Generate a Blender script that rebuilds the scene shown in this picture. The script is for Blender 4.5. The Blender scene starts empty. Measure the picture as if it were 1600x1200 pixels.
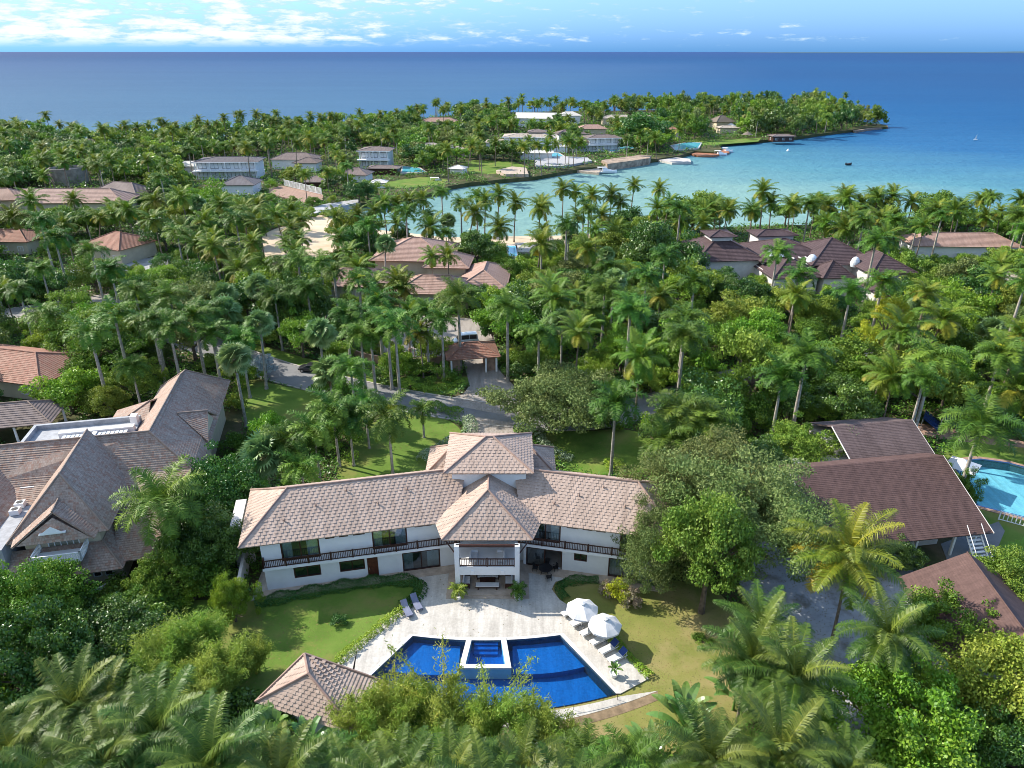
import bpy, math, random
import numpy as np
from mathutils import Vector, Matrix

R_ = math.radians
scene = bpy.context.scene
COL = scene.collection

# ------------------------------------------------------------------ camera, sky, sun
FPX, CAM_H = 1110.0, 50.0
PITCH = math.atan(520.0/FPX)
cam_d = bpy.data.cameras.new("camera")
cam_d.sensor_width = 36.0
cam_d.lens = FPX/1600.0*36.0
cam_d.clip_start = 0.5
cam_d.clip_end = 200000.0
cam = bpy.data.objects.new("camera", cam_d)
COL.objects.link(cam)
cam.location = (0, 0, CAM_H)
cam.rotation_euler = (math.pi/2-PITCH, 0, 0)
scene.camera = cam

SUN = Vector((-8.5, 3.7, 6.7)).normalized()
sun_el = math.asin(SUN.z)
world = bpy.data.worlds.new("World")
scene.world = world
world.use_nodes = True
nt = world.node_tree
for n in list(nt.nodes):
    nt.nodes.remove(n)
def wn(t, **k):
    n = nt.nodes.new(t)
    for a, b in k.items():
        setattr(n, a, b)
    return n
wo = wn('ShaderNodeOutputWorld'); wb = wn('ShaderNodeBackground')
sky = wn('ShaderNodeTexSky', sky_type='NISHITA', sun_disc=False)
sky.sun_elevation = sun_el
sky.sun_rotation = math.atan2(SUN.x, SUN.y) % (2*math.pi)
sky.air_density = 1.0; sky.dust_density = 0.3; sky.ozone_density = 3.0; sky.altitude = 50
tc = wn('ShaderNodeTexCoord'); sep = wn('ShaderNodeSeparateXYZ')
nt.links.new(tc.outputs['Generated'], sep.inputs[0])
def wm(op, a, b=None, c=None, clamp=False):
    n = wn('ShaderNodeMath', operation=op); n.use_clamp = clamp
    for i, x in enumerate((a, b, c)):
        if x is None: continue
        if isinstance(x, (int, float)): n.inputs[i].default_value = x
        else: nt.links.new(x, n.inputs[i])
    return n.outputs[0]
def wmix(f, a, b, bt='MIX'):
    n = wn('ShaderNodeMix', data_type='RGBA', blend_type=bt)
    for i, x in ((0, f), (6, a), (7, b)):
        if isinstance(x, (int, float)): n.inputs[i].default_value = x
        elif isinstance(x, tuple): n.inputs[i].default_value = (*x, 1)
        else: nt.links.new(x, n.inputs[i])
    return n.outputs[2]
# low sky over the sea is a clean blue that pales only in the last degree; the tropical air is clear
z_, x_, y_ = sep.outputs[2], sep.outputs[0], sep.outputs[1]
lowf = wm('SUBTRACT', 1.0, wm('DIVIDE', wm('ABSOLUTE', z_), 0.30), clamp=True)
tint = wmix(lowf, (1.0, 1.0, 1.0), (0.078, 0.22, 0.60))
skyc = wmix(1.0, sky.outputs[0], tint, 'MULTIPLY')
# cumulus bank: noise stretched along the horizon, thicker towards the left of the view
az = wm('ARCTAN2', x_, y_)
cmb = wn('ShaderNodeCombineXYZ')
nt.links.new(wm('MULTIPLY', az, 20.0), cmb.inputs[0])
nt.links.new(wm('MULTIPLY', z_, 95.0), cmb.inputs[1])
n1 = wn('ShaderNodeTexNoise'); n1.inputs['Scale'].default_value = 1.25; n1.inputs['Detail'].default_value = 9; n1.inputs['Roughness'].default_value = 0.62
nt.links.new(cmb.outputs[0], n1.inputs['Vector'])
cmb2 = wn('ShaderNodeCombineXYZ')
nt.links.new(wm('MULTIPLY', az, 3.0), cmb2.inputs[0]); nt.links.new(wm('MULTIPLY', z_, 9.0), cmb2.inputs[1]); cmb2.inputs[2].default_value = 3.3
n2 = wn('ShaderNodeTexNoise'); n2.inputs['Scale'].default_value = 1.3; n2.inputs['Detail'].default_value = 3
nt.links.new(cmb2.outputs[0], n2.inputs['Vector'])
# coverage: high on the left (az<0), little on the right apart from a thin band above the horizon
cov = wm('MULTIPLY_ADD', az, -0.32, 0.005)
cov = wm('MINIMUM', cov, 0.17)
band = wm('SUBTRACT', 1.0, wm('ABSOLUTE', wm('DIVIDE', wm('SUBTRACT', z_, 0.017), 0.011)), clamp=True)
cov = wm('ADD', cov, wm('MULTIPLY', band, 0.05))
cov = wm('ADD', cov, wm('MULTIPLY', wm('SUBTRACT', n2.outputs[0], 0.5), 0.35))
dens = wm('ADD', n1.outputs[0], cov)
mask = wm('MULTIPLY', wm('SUBTRACT', dens, 0.51), 8.0, clamp=True)
# clouds thin out in the first degree above the sea
hz = wm('MULTIPLY', wm('SUBTRACT', z_, 0.004), 90.0, clamp=True)
mask = wm('MULTIPLY', mask, hz)
core = wm('MULTIPLY', wm('SUBTRACT', dens, 0.58), 6.0, clamp=True)
cloudc = wmix(core, (1.6, 2.25, 2.75), (3.2, 3.3, 3.35))
mask = wm('MULTIPLY', mask, 0.85)
fin = wmix(mask, skyc, cloudc)
nt.links.new(fin, wb.inputs[0])
wb.inputs[1].default_value = 0.15
nt.links.new(wb.outputs[0], wo.inputs[0])

sd = bpy.data.lights.new("sun", 'SUN')
sd.energy = 3.35; sd.angle = R_(0.5); sd.color = (1.0, 0.93, 0.83)
so = bpy.data.objects.new("sun", sd); COL.objects.link(so)
so.rotation_euler = (-SUN).to_track_quat('-Z', 'Y').to_euler()
so.location = (-60, 30, 80)

scene.view_settings.view_transform = 'Standard'
scene.view_settings.look = 'None'
scene.view_settings.exposure = 1.3
scene.view_settings.gamma = 1.0
scene.cycles.filter_width = 0.9
scene.cycles.use_denoising = True
scene.cycles.sample_clamp_indirect = 3.0
scene.cycles.max_bounces = 6
scene.cycles.diffuse_bounces = 3
scene.cycles.transparent_max_bounces = 12
scene.cycles.caustics_reflective = False
scene.cycles.caustics_refractive = False

# ------------------------------------------------------------------ measuring helpers
CP, SP = math.cos(PITCH), math.sin(PITCH)
def P(x, y, z=0.0):
    """where the sight line of a measured photo point meets the height z"""
    a = (x-800)/FPX; b = (y-600)/FPX
    t = (z-CAM_H)/(-SP-b*CP)
    return Vector((a*t, (CP-b*SP)*t, z))
def Q(X, Y, Z):
    Z = Z-CAM_H
    d = Y*CP-Z*SP
    return 800+FPX*X/d, 600-FPX*(Y*SP+Z*CP)/d
def GP(pts, z=0.0):
    return [P(x, y, z) for x, y in pts]
def inpoly(px, py, poly):
    """vectorised point in polygon"""
    px = np.asarray(px, float); py = np.asarray(py, float)
    r = np.zeros(px.shape, bool)
    n = len(poly)
    for i in range(n):
        x0, y0 = poly[i][0], poly[i][1]; x1, y1 = poly[(i+1) % n][0], poly[(i+1) % n][1]
        if y0 == y1: continue
        c = ((y0 > py) != (y1 > py)) & (px < (x1-x0)*(py-y0)/(y1-y0)+x0)
        r ^= c
    return r

# ------------------------------------------------------------------ object helpers
ORG = {}
def put(o, parent=None, org=None):
    COL.objects.link(o)
    if parent is not None: o.parent = parent
    return o
def tag(o, label=None, cat=None, group=None, kind=None):
    if label: o['label'] = label
    if cat: o['category'] = cat
    if group: o['group'] = group
    if kind: o['kind'] = kind
    return o
def thing(name, loc, label, cat, group=None, rz=0.0):
    o = bpy.data.objects.new(name, None)
    o.empty_display_size = 0.3
    o.location = loc; o.rotation_euler = (0, 0, rz)
    COL.objects.link(o)
    ORG[o.name] = Vector(loc)
    return tag(o, label, cat, group)
def copy_tree(o, parent=None):
    c = o.copy(); COL.objects.link(c)
    if parent is not None: c.parent = parent
    for ch in list(KIDS.get(o.name, ())):
        copy_tree(ch, c)
    return c
KIDS = {}

class MB:
    def __init__(s): s.v = []; s.f = []
    def poly(s, pts):
        k = len(s.v); s.v += [tuple(p) for p in pts]; s.f.append(tuple(range(k, k+len(pts)))); return s
    def grid(s, rows, close=False):
        k = len(s.v); n = len(rows[0])
        for r in rows: s.v += [tuple(p) for p in r]
        for i in range(len(rows)-1):
            for j in range(n if close else n-1):
                a = k+i*n+j; b = k+i*n+(j+1) % n
                s.f.append((a, b, b+n, a+n))
        return s
    def ob(s, p0, d, u0, u1, w0, w1, z0, z1):
        """box in a frame: origin p0 (xy), unit d, n = d turned +90 degrees"""
        nx, ny = -d[1], d[0]; k = len(s.v)
        for z in (z0, z1):
            for u, w in ((u0, w0), (u1, w0), (u1, w1), (u0, w1)):
                s.v.append((p0[0]+d[0]*u+nx*w, p0[1]+d[1]*u+ny*w, z))
        s.f += [(k+3, k+2, k+1, k), (k+4, k+5, k+6, k+7), (k, k+1, k+5, k+4), (k+1, k+2, k+6, k+5), (k+2, k+3, k+7, k+6), (k+3, k, k+4, k+7)]
        return s
    def box(s, x0, x1, y0, y1, z0, z1): return s.ob((0, 0), (1, 0), x0, x1, y0, y1, z0, z1)
    def prism(s, pts, z0, z1):
        n = len(pts); k = len(s.v)
        area = sum(pts[i][0]*pts[(i+1) % n][1]-pts[(i+1) % n][0]*pts[i][1] for i in range(n))
        if area < 0: pts = pts[::-1]
        s.v += [(p[0], p[1], z0) for p in pts]+[(p[0], p[1], z1) for p in pts]
        s.f.append(tuple(range(k+n-1, k-1, -1))); s.f.append(tuple(range(k+n, k+2*n)))
        for i in range(n):
            j = (i+1) % n; s.f.append((k+i, k+j, k+n+j, k+n+i))
        return s
    def tube(s, pts, rad, n=8, cap=True):
        pts = [Vector(p) for p in pts]; rows = []
        if isinstance(rad, (int, float)): rad = [rad]*len(pts)
        for i, p in enumerate(pts):
            t = (pts[min(i+1, len(pts)-1)]-pts[max(i-1, 0)]).normalized()
            up = Vector((0, 0, 1)) if abs(t.z) < .95 else Vector((1, 0, 0))
            a = t.cross(up).normalized(); b = a.cross(t)
            rows.append([p+(a*math.cos(q)+b*math.sin(q))*rad[i] for q in [2*math.pi*j/n for j in range(n)]])
        s.grid(rows, True)
        if cap:
            k = len(s.v); s.f.append(tuple(range(k-n, k))); s.f.append(tuple(range(k-n*len(pts)+n-1, k-n*len(pts)-1, -1)))
        return s
    def lathe(s, prof, n=16, c=(0, 0, 0), sx=1, sy=1):
        rows = [[(c[0]+r*sx*math.cos(2*math.pi*j/n), c[1]+r*sy*math.sin(2*math.pi*j/n), c[2]+z) for j in range(n)] for r, z in prof]
        return s.grid(rows, True)
    def build(s, name, mat, parent=None, smooth=False, local=False):
        me = bpy.data.meshes.new(name)
        off = Vector((0, 0, 0))
        if parent is not None and not local: off = ORG.get(parent.name, off)
        me.from_pydata([(x-off.x, y-off.y, z-off.z) for x, y, z in s.v], [], s.f)
        uv = me.uv_layers.new(name="metres")
        for p in me.polygons:
            nrm = p.normal
            h = Vector((-nrm.y, nrm.x, 0))
            if h.length < 0.05: h = Vector((1, 0, 0))
            h.normalize(); vd = nrm.cross(h)
            for li in p.loop_indices:
                co = me.vertices[me.loops[li].vertex_index].co
                uv.data[li].uv = (co.dot(h), co.dot(vd))
        if smooth:
            for p in me.polygons: p.use_smooth = True
        me.materials.append(mat)
        o = bpy.data.objects.new(name, me)
        COL.objects.link(o)
        if parent is not None:
            o.parent = parent
            KIDS.setdefault(parent.name, []).append(o)
            ORG[o.name] = off
        return o

# ------------------------------------------------------------------ materials
def mat(name):
    m = bpy.data.materials.new(name); m.use_nodes = True
    t = m.node_tree
    b = t.nodes['Principled BSDF']
    return m, t, b
class NT:
    def __init__(s, t): s.t = t
    def n(s, ty, **k):
        n = s.t.nodes.new(ty)
        for a, b in k.items(): setattr(n, a, b)
        return n
    def l(s, a, b): s.t.links.new(a, b)
    def mix(s, f, a, b, bt='MIX'):
        n = s.n('ShaderNodeMix', data_type='RGBA', blend_type=bt)
        for i, x in ((0, f), (6, a), (7, b)):
            if isinstance(x, (int, float)): n.inputs[i].default_value = x
            elif isinstance(x, tuple): n.inputs[i].default_value = (*x, 1) if len(x) == 3 else x
            else: s.l(x, n.inputs[i])
        return n.outputs[2]
    def m(s, op, a, b=None, c=None, clamp=False):
        n = s.n('ShaderNodeMath', operation=op); n.use_clamp = clamp
        for i, x in enumerate((a, b, c)):
            if x is None: continue
            if isinstance(x, (int, float)): n.inputs[i].default_value = x
            else: s.l(x, n.inputs[i])
        return n.outputs[0]
    def noise(s, vec, scale, detail=4, rough=.55, out=0):
        n = s.n('ShaderNodeTexNoise'); n.inputs['Scale'].default_value = scale
        n.inputs['Detail'].default_value = detail; n.inputs['Roughness'].default_value = rough
        if vec is not None: s.l(vec, n.inputs['Vector'])
        return n.outputs[out]
    def ramp(s, f, stops):
        r = s.n('ShaderNodeValToRGB'); s.l(f, r.inputs[0])
        e = r.color_ramp.elements
        while len(e) < len(stops): e.new(0.5)
        for i, (p, c) in enumerate(stops):
            e[i].position = p; e[i].color = (*c, 1)
        return r.outputs[0]
    def bump(s, h, strength, dist, b):
        n = s.n('ShaderNodeBump'); n.inputs['Strength'].default_value = strength; n.inputs['Distance'].default_value = dist
        s.l(h, n.inputs['Height']); s.l(n.outputs[0], b.inputs['Normal'])

def plain(name, col, rough=.6, metal=0., var=.12, scale=1.5, spec=.4, bump=0.):
    m, t, b = mat(name); g = NT(t)
    geo = g.n('ShaderNodeNewGeometry')
    nz = g.noise(geo.outputs['Position'], scale, 5, .6)
    d = tuple(max(0, c*(1-var*2)) for c in col); l = tuple(min(1, c*(1+var)) for c in col)
    g.l(g.ramp(nz, [(.3, d), (.7, l)]), b.inputs['Base Color'])
    b.inputs['Roughness'].default_value = rough; b.inputs['Metallic'].default_value = metal
    b.inputs['Specular IOR Level'].default_value = spec
    if bump: g.bump(nz, bump, .05, b)
    return m
def tiles(name, c1, c2, mortar, bw=.35, rh=.3, rough=.75, stain=.35, ms=.012, odd=None):
    """roof tiles or stone slabs laid on the face's own metres"""
    m, t, b = mat(name); g = NT(t)
    uv = g.n('ShaderNodeUVMap', uv_map="metres")
    br = g.n('ShaderNodeTexBrick'); br.offset = .5
    g.l(uv.outputs[0], br.inputs['Vector'])
    br.inputs['Color1'].default_value = (*c1, 1); br.inputs['Color2'].default_value = (*c2, 1); br.inputs['Mortar'].default_value = (*mortar, 1)
    br.inputs['Scale'].default_value = 1; br.inputs['Brick Width'].default_value = bw; br.inputs['Row Height'].default_value = rh
    br.inputs['Mortar Size'].default_value = ms; br.inputs['Bias'].default_value = -.1
    geo = g.n('ShaderNodeNewGeometry')
    nz = g.noise(geo.outputs['Position'], .35, 6, .65)
    nf = g.noise(geo.outputs['Position'], 5., 3, .6)
    c = g.mix(g.ramp(nz, [(.35, (0, 0, 0)), (.68, (1, 1, 1))]), g.mix(stain, br.outputs[0], tuple(x*.55 for x in c1)), br.outputs[0])
    if odd:
        wnz = g.n('ShaderNodeTexWhiteNoise', noise_dimensions='2D')
        mp = g.n('ShaderNodeVectorMath', operation='DIVIDE'); g.l(uv.outputs[0], mp.inputs[0]); mp.inputs[1].default_value = (bw, rh, 1)
        fl = g.n('ShaderNodeVectorMath', operation='FLOOR'); g.l(mp.outputs[0], fl.inputs[0]); g.l(fl.outputs[0], wnz.inputs['Vector'])
        c = g.mix(g.ramp(wnz.outputs[0], [(.72, (0, 0, 0)), (.76, (.75, .75, .75))]), c, odd)
    c = g.mix(.25, c, g.ramp(nf, [(.3, tuple(x*.6 for x in c1)), (.7, tuple(min(1, x*1.3) for x in c2))]))
    mps = g.n('ShaderNodeMapping'); g.l(uv.outputs[0], mps.inputs[0]); mps.inputs['Scale'].default_value = (1.4, .16, 1)
    c = g.mix(1.0, c, g.ramp(g.noise(mps.outputs[0], 1.0, 6, .65), [(.34, (.74, .73, .72)), (.6, (1, 1, 1))]), 'MULTIPLY')
    g.l(c, b.inputs['Base Color'])
    b.inputs['Roughness'].default_value = rough; b.inputs['Specular IOR Level'].default_value = .25
    return m
def leafmat(name, c1, c2, tone, rough=.42, transl=.22, spec=.5, hue=.03, val=.35):
    m, t, b = mat(name); g = NT(t)
    geo = g.n('ShaderNodeNewGeometry'); oi = g.n('ShaderNodeObjectInfo')
    at = g.n('ShaderNodeAttribute', attribute_name='tone')
    c = g.mix(geo.outputs['Random Per Island'], c1, c2)
    c = g.mix(at.outputs['Fac'], c, tone)
    hs = g.n('ShaderNodeHueSaturation'); g.l(c, hs.inputs['Color'])
    g.l(g.m('MULTIPLY_ADD', oi.outputs['Random'], hue*2, .5-hue), hs.inputs['Hue'])
    g.l(g.m('MULTIPLY_ADD', g.m('FRACT', g.m('MULTIPLY', oi.outputs['Random'], 7.31)), val, 1.16-val*.5), hs.inputs['Value'])
    g.l(hs.outputs[0], b.inputs['Base Color'])
    b.inputs['Roughness'].default_value = rough; b.inputs['Specular IOR Level'].default_value = spec
    tr = g.n('ShaderNodeBsdfTranslucent'); g.l(hs.outputs[0], tr.inputs[0])
    mx = g.n('ShaderNodeMixShader'); mx.inputs[0].default_value = transl
    g.l(b.outputs[0], mx.inputs[1]); g.l(tr.outputs[0], mx.inputs[2])
    g.l(mx.outputs[0], t.nodes['Material Output'].inputs[0])
    return m
def glassmat(name, tintc=(.55, .62, .66), fac=.30, rough=.03):
    m, t, b = mat(name); g = NT(t); t.nodes.remove(b)
    tr = g.n('ShaderNodeBsdfTransparent'); tr.inputs[0].default_value = (*tintc, 1)
    gl = g.n('ShaderNodeBsdfGlossy'); gl.inputs['Roughness'].default_value = rough; gl.inputs[0].default_value = (.9, .95, 1, 1)
    mx = g.n('ShaderNodeMixShader'); lw = g.n('ShaderNodeLayerWeight'); lw.inputs[0].default_value = .35
    g.l(g.m('MULTIPLY_ADD', lw.outputs['Fresnel'], .8, fac*.4, clamp=True), mx.inputs[0])
    g.l(tr.outputs[0], mx.inputs[1]); g.l(gl.outputs[0], mx.inputs[2])
    g.l(mx.outputs[0], t.nodes['Material Output'].inputs[0])
    return m
def poolwater(name, tintc, bump=.6, scale=2.6):
    m, t, b = mat(name); g = NT(t); t.nodes.remove(b)
    tr = g.n('ShaderNodeBsdfTransparent'); tr.inputs[0].default_value = (*tintc, 1)
    gl = g.n('ShaderNodeBsdfGlossy'); gl.inputs['Roughness'].default_value = .06
    geo = g.n('ShaderNodeNewGeometry'); nz = g.noise(geo.outputs['Position'], scale, 4, .6)
    bp = g.n('ShaderNodeBump'); bp.inputs['Strength'].default_value = bump; bp.inputs['Distance'].default_value = .08
    g.l(nz, bp.inputs['Height']); g.l(bp.outputs[0], gl.inputs['Normal'])
    fr = g.n('ShaderNodeLayerWeight'); fr.inputs[0].default_value = .5; g.l(bp.outputs[0], fr.inputs['Normal'])
    mx = g.n('ShaderNodeMixShader'); g.l(g.m('MULTIPLY_ADD', g.m('POWER', fr.outputs['Facing'], 4.0), .6, .02), mx.inputs[0])
    g.l(tr.outputs[0], mx.inputs[1]); g.l(gl.outputs[0], mx.inputs[2])
    g.l(mx.outputs[0], t.nodes['Material Output'].inputs[0])
    return m
def groundmat(name, cols, scale=.12, rough=.95, fine=3., bump=.3, patch=None, pscale=.07, plo=.5, phi=.62):
    m, t, b = mat(name); g = NT(t)
    geo = g.n('ShaderNodeNewGeometry')
    n1_ = g.noise(geo.outputs['Position'], scale, 6, .6)
    n2_ = g.noise(geo.outputs['Position'], fine, 4, .7)
    f = g.m('ADD', g.m('MULTIPLY', n1_, .7), g.m('MULTIPLY', n2_, .3))
    k = len(cols)
    c = g.ramp(f, [(.34+.32*i/(k-1), cc) for i, cc in enumerate(cols)])
    if patch:
        c = g.mix(g.ramp(g.noise(geo.outputs['Position'], pscale, 5, .65), [(plo, (0, 0, 0)), (phi, (1, 1, 1))]), c, patch)
    g.l(c, b.inputs['Base Color']); b.inputs['Roughness'].default_value = rough; b.inputs['Specular IOR Level'].default_value = .15
    g.bump(n2_, bump, .08, b)
    return m

M = {}
M['roof'] = tiles('villa_roof_tile', (.45, .335, .27), (.50, .385, .315), (.44, .33, .27), 9.0, .36, stain=.22, ms=.004)
M['cap'] = plain('ridge_cap_tile', (.33, .22, .175), .75)
M['wood'] = plain('dark_hardwood', (.055, .020, .013), .45, var=.3, scale=6)
M['white'] = plain('white_render', (.76, .76, .76), .8, var=.035, scale=.8)
M['lroof'] = tiles('weathered_tile', (.36, .255, .20), (.45, .36, .30), (.19, .13, .10), .26, .27, stain=.35, odd=(.30, .15, .10))
M['lcap'] = plain('weathered_ridge', (.27, .20, .16), .8)
M['cream'] = plain('cream_render', (.58, .49, .36), .85, var=.06, scale=.7)
M['shingle2'] = tiles('grey_brown_shingle', (.135, .095, .09), (.17, .125, .12), (.09, .06, .055), 1.1, .22, stain=.5, ms=.01)
M['shingle'] = tiles('brown_shingle', (.115, .068, .060), (.150, .090, .078), (.08, .048, .042), 1.1, .22, stain=.45, ms=.01)
M['terra'] = tiles('terracotta_tile', (.36, .175, .12), (.43, .255, .185), (.16, .09, .07), .28, .4, stain=.4, odd=(.30, .11, .07))
M['pink'] = tiles('pinkish_tile', (.42, .26, .20), (.48, .33, .27), (.2, .12, .1), .3, .45, stain=.3)
M['grey_tile'] = tiles('grey_brown_tile', (.22, .17, .155), (.28, .22, .20), (.10, .08, .075), .35, .4, stain=.4)
M['slate'] = tiles('slate_tile', (.15, .135, .145), (.20, .18, .185), (.09, .08, .085), .4, .4, stain=.3)
M['pale_tile'] = tiles('pale_tile', (.50, .42, .34), (.58, .50, .42), (.3, .25, .2), .4, .4, stain=.3)
M['umber'] = tiles('umber_shingle', (.085, .055, .058), (.125, .085, .085), (.05, .035, .037), .5, .3, stain=.4, ms=.01)
M['white_roof'] = plain('white_roof', (.62, .59, .54), .8, var=.06)
M['thatch'] = plain('palm_thatch', (.20, .165, .13), .95, var=.3, scale=5, bump=.8)
M['travertine'] = tiles('travertine_paving', (.54, .51, .46), (.62, .59, .54), (.48, .45, .41), 1.2, .6, rough=.7, stain=.28, ms=.006)
M['coping'] = plain('white_coping', (.64, .62, .59), .6, var=.05, scale=2)
M['stonebase'] = plain('beige_stone', (.46, .37, .29), .8, var=.15, scale=1.3)
M['paver'] = tiles('driveway_pavers', (.36, .32, .285), (.43, .385, .34), (.24, .21, .185), .5, .5, rough=.9, stain=.3, ms=.03)
M['brickpave'] = tiles('brick_paving', (.36, .22, .16), (.42, .29, .22), (.22, .16, .13), .3, .2, rough=.9, stain=.3)
M['asphalt'] = groundmat('asphalt', [(.16, .16, .165), (.215, .215, .215), (.26, .255, .25)], .3, .9, 8, .2)
M['kerb'] = plain('concrete_kerb', (.42, .39, .35), .9, var=.15)
M['redkerb'] = plain('painted_kerb', (.40, .22, .15), .9, var=.2)
M['concrete'] = groundmat('concrete_yard', [(.30, .30, .31), (.40, .40, .41), (.46, .46, .46)], .25, .9, 2, .15, patch=(.20, .18, .15), pscale=.35, plo=.52, phi=.7)
M['soil'] = groundmat('forest_floor', [(.035, .05, .018), (.07, .075, .03), (.11, .09, .05)], .2, .98, 2.5, .6, patch=(.16, .12, .075), plo=.55, phi=.7)
M['lawn'] = groundmat('lawn_grass', [(.08, .14, .022), (.115, .19, .03), (.16, .23, .045)], .25, .95, 9, .5, patch=(.18, .20, .05), pscale=.16)
M['lawn_dry'] = groundmat('dry_lawn_grass', [(.13, .165, .035), (.20, .21, .055), (.27, .24, .085)], .2, .95, 9, .5, patch=(.30, .245, .11), pscale=.14, plo=.47, phi=.63)
M['sand'] = groundmat('beach_sand', [(.48, .37, .25), (.58, .46, .33), (.64, .52, .39)], .2, .95, 5, .2)
M['rock'] = plain('coral_rock', (.26, .19, .14), .95, var=.3, scale=.6, bump=.9)
M['dock'] = plain('pale_dock', (.50, .46, .42), .8, var=.1)
M['glass'] = glassmat('window_glass', (.82, .88, .9), .2)
M['dglass'] = plain('dark_glass', (.02, .03, .035), .08, var=.3, spec=.9)
M['curtain'] = plain('curtain_cloth', (.80, .86, .86), .9, var=.08)
M['dark_in'] = plain('room_interior', (.34, .31, .28), .9)
M['metal'] = plain('brushed_metal', (.55, .55, .56), .35, .9)
M['black'] = plain('black_plastic', (.02, .02, .022), .5)
M['chrome'] = plain('pale_metal', (.7, .7, .72), .3, .8)
M['cushion'] = plain('white_cushion', (.66, .65, .64), .9, var=.04)
M['wcanvas'] = plain('white_canvas', (.66, .66, .66), .85, var=.03)
M['navy'] = plain('navy_towel', (.025, .06, .22), .9)
M['greyblue'] = plain('grey_blue_sling', (.18, .20, .29), .8)
M['redcloth'] = plain('red_cushion', (.5, .03, .025), .8)
M['pooltile'] = tiles('blue_pool_mosaic', (.006, .11, .33), (.010, .14, .40), (.010, .13, .37), .25, .25, rough=.4, stain=.1, ms=.01)
M['aquatile'] = tiles('aqua_pool_tile', (.20, .50, .60), (.26, .56, .66), (.22, .50, .62), .4, .4, rough=.5, stain=.1, ms=.01)
M['pw'] = poolwater('pool_water', (.60, .86, 1.0))
M['aw'] = poolwater('aqua_water', (.82, .98, 1.0))
M['palm_bark'] = plain('palm_bark', (.36, .325, .28), .9, var=.25, scale=3, bump=.5)
M['coco_bark'] = plain('coconut_bark', (.24, .185, .14), .9, var=.3, scale=4, bump=.6)
M['bark'] = plain('tree_bark', (.17, .13, .10), .95, var=.35, scale=3, bump=.8)
M['shaft'] = plain('crownshaft', (.10, .22, .04), .45, var=.2)
M['dead'] = plain('dry_fronds', (.24, .155, .075), .95, var=.35, scale=2)
M['royal'] = leafmat('royal_frond', (.046, .115, .012), (.09, .185, .02), (.22, .30, .03), .5, .25, .25, .02, .55)
M['coco'] = leafmat('coconut_frond', (.058, .13, .010), (.105, .20, .018), (.30, .28, .035), .5, .3, .25, .02, .5)
M['coco_near'] = leafmat('near_frond_shade_toned', (.024, .068, .008), (.052, .115, .013), (.26, .27, .04), .45, .25, .3, .015, .35)  # darker green copy: the shade along the view's bottom is put into the colour
M['coco_gold'] = leafmat('yellowing_coconut_frond', (.08, .15, .012), (.15, .21, .02), (.45, .33, .03), .45, .28, .3, .01, .2)
M['fan'] = leafmat('fan_leaf', (.11, .20, .06), (.18, .28, .09), (.26, .30, .10), .45, .2, .4, .02, .3)
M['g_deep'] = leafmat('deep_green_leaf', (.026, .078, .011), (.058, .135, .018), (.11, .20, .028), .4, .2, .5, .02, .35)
M['g_mid'] = leafmat('mid_green_leaf', (.052, .122, .011), (.105, .20, .02), (.19, .28, .035), .5, .25, .3, .012, .4)
M['g_lite'] = leafmat('bright_green_leaf', (.095, .21, .014), (.17, .30, .024), (.27, .37, .04), .45, .3, .4, .02, .25)
M['g_grey'] = leafmat('grey_green_leaf', (.09, .135, .035), (.15, .195, .05), (.23, .26, .085), .6, .2, .25, .02, .3)
M['g_olive'] = leafmat('olive_leaf', (.10, .18, .018), (.17, .25, .03), (.27, .33, .05), .55, .25, .3, .02, .3)
M['g_yell'] = leafmat('yellow_leaf', (.32, .36, .02), (.50, .47, .03), (.20, .28, .03), .5, .3, .3, .01, .2)
M['bamboo'] = leafmat('bamboo_leaf', (.15, .25, .03), (.24, .35, .05), (.38, .40, .08), .5, .45, .35, .02, .25)
M['g_under'] = leafmat('understory_leaf', (.035, .12, .010), (.085, .22, .018), (.17, .31, .03), .45, .28, .35, 0, 0)
M['bluish'] = leafmat('blue_leaf', (.14, .26, .50), (.25, .40, .66), (.5, .6, .75), .5, .1, .3, .005, .1)
M['hedge_d'] = leafmat('dark_hedge_leaf', (.02, .085, .012), (.04, .13, .02), (.06, .15, .03), .45, .15, .4, .01, .1)
M['hedge_y'] = leafmat('lime_hedge_leaf', (.13, .26, .02), (.24, .38, .03), (.34, .42, .05), .45, .25, .4, .01, .1)
M['varieg'] = leafmat('variegated_leaf', (.20, .28, .14), (.45, .50, .36), (.10, .18, .06), .5, .2, .3, .01, .1)
M['paddle'] = leafmat('paddle_leaf', (.05, .14, .03), (.09, .21, .045), (.19, .26, .05), .3, .25, .6, .02, .25)
M['silver'] = leafmat('silver_leaf', (.28, .34, .36), (.38, .44, .46), (.3, .36, .36), .5, .1, .3, .005, .1)
M['pinkfl'] = leafmat('pinkish_twigs', (.28, .20, .17), (.36, .27, .22), (.20, .22, .09), .7, .1, .2, .01, .1)
M['boat'] = plain('white_gelcoat', (.80, .80, .80), .25, var=.03, spec=.6)
M['blueboat'] = plain('blue_tarp', (.04, .22, .60), .6)
M['tyre'] = plain('tyre_rubber', (.02, .02, .02), .9)
M['vanpaint'] = plain('silver_car_paint', (.62, .66, .70), .3, .3, var=.02, spec=.7)
M['darkpaint'] = plain('black_car_paint', (.03, .03, .035), .25, .2, var=.02, spec=.7)
M['whitepaint'] = plain('white_car_paint', (.78, .78, .78), .3, var=.02, spec=.6)
M['gate_col'] = plain('gate_stone', (.33, .22, .16), .9, var=.2)
M['flatroof'] = plain('bitumen_flat_roof', (.34, .35, .37), .7, var=.15)
M['terrace'] = plain('terrace_plaster', (.60, .57, .55), .8, var=.05)
M['skylight'] = plain('skylight_pane', (.62, .66, .70), .25, var=.08, spec=.7)
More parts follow.
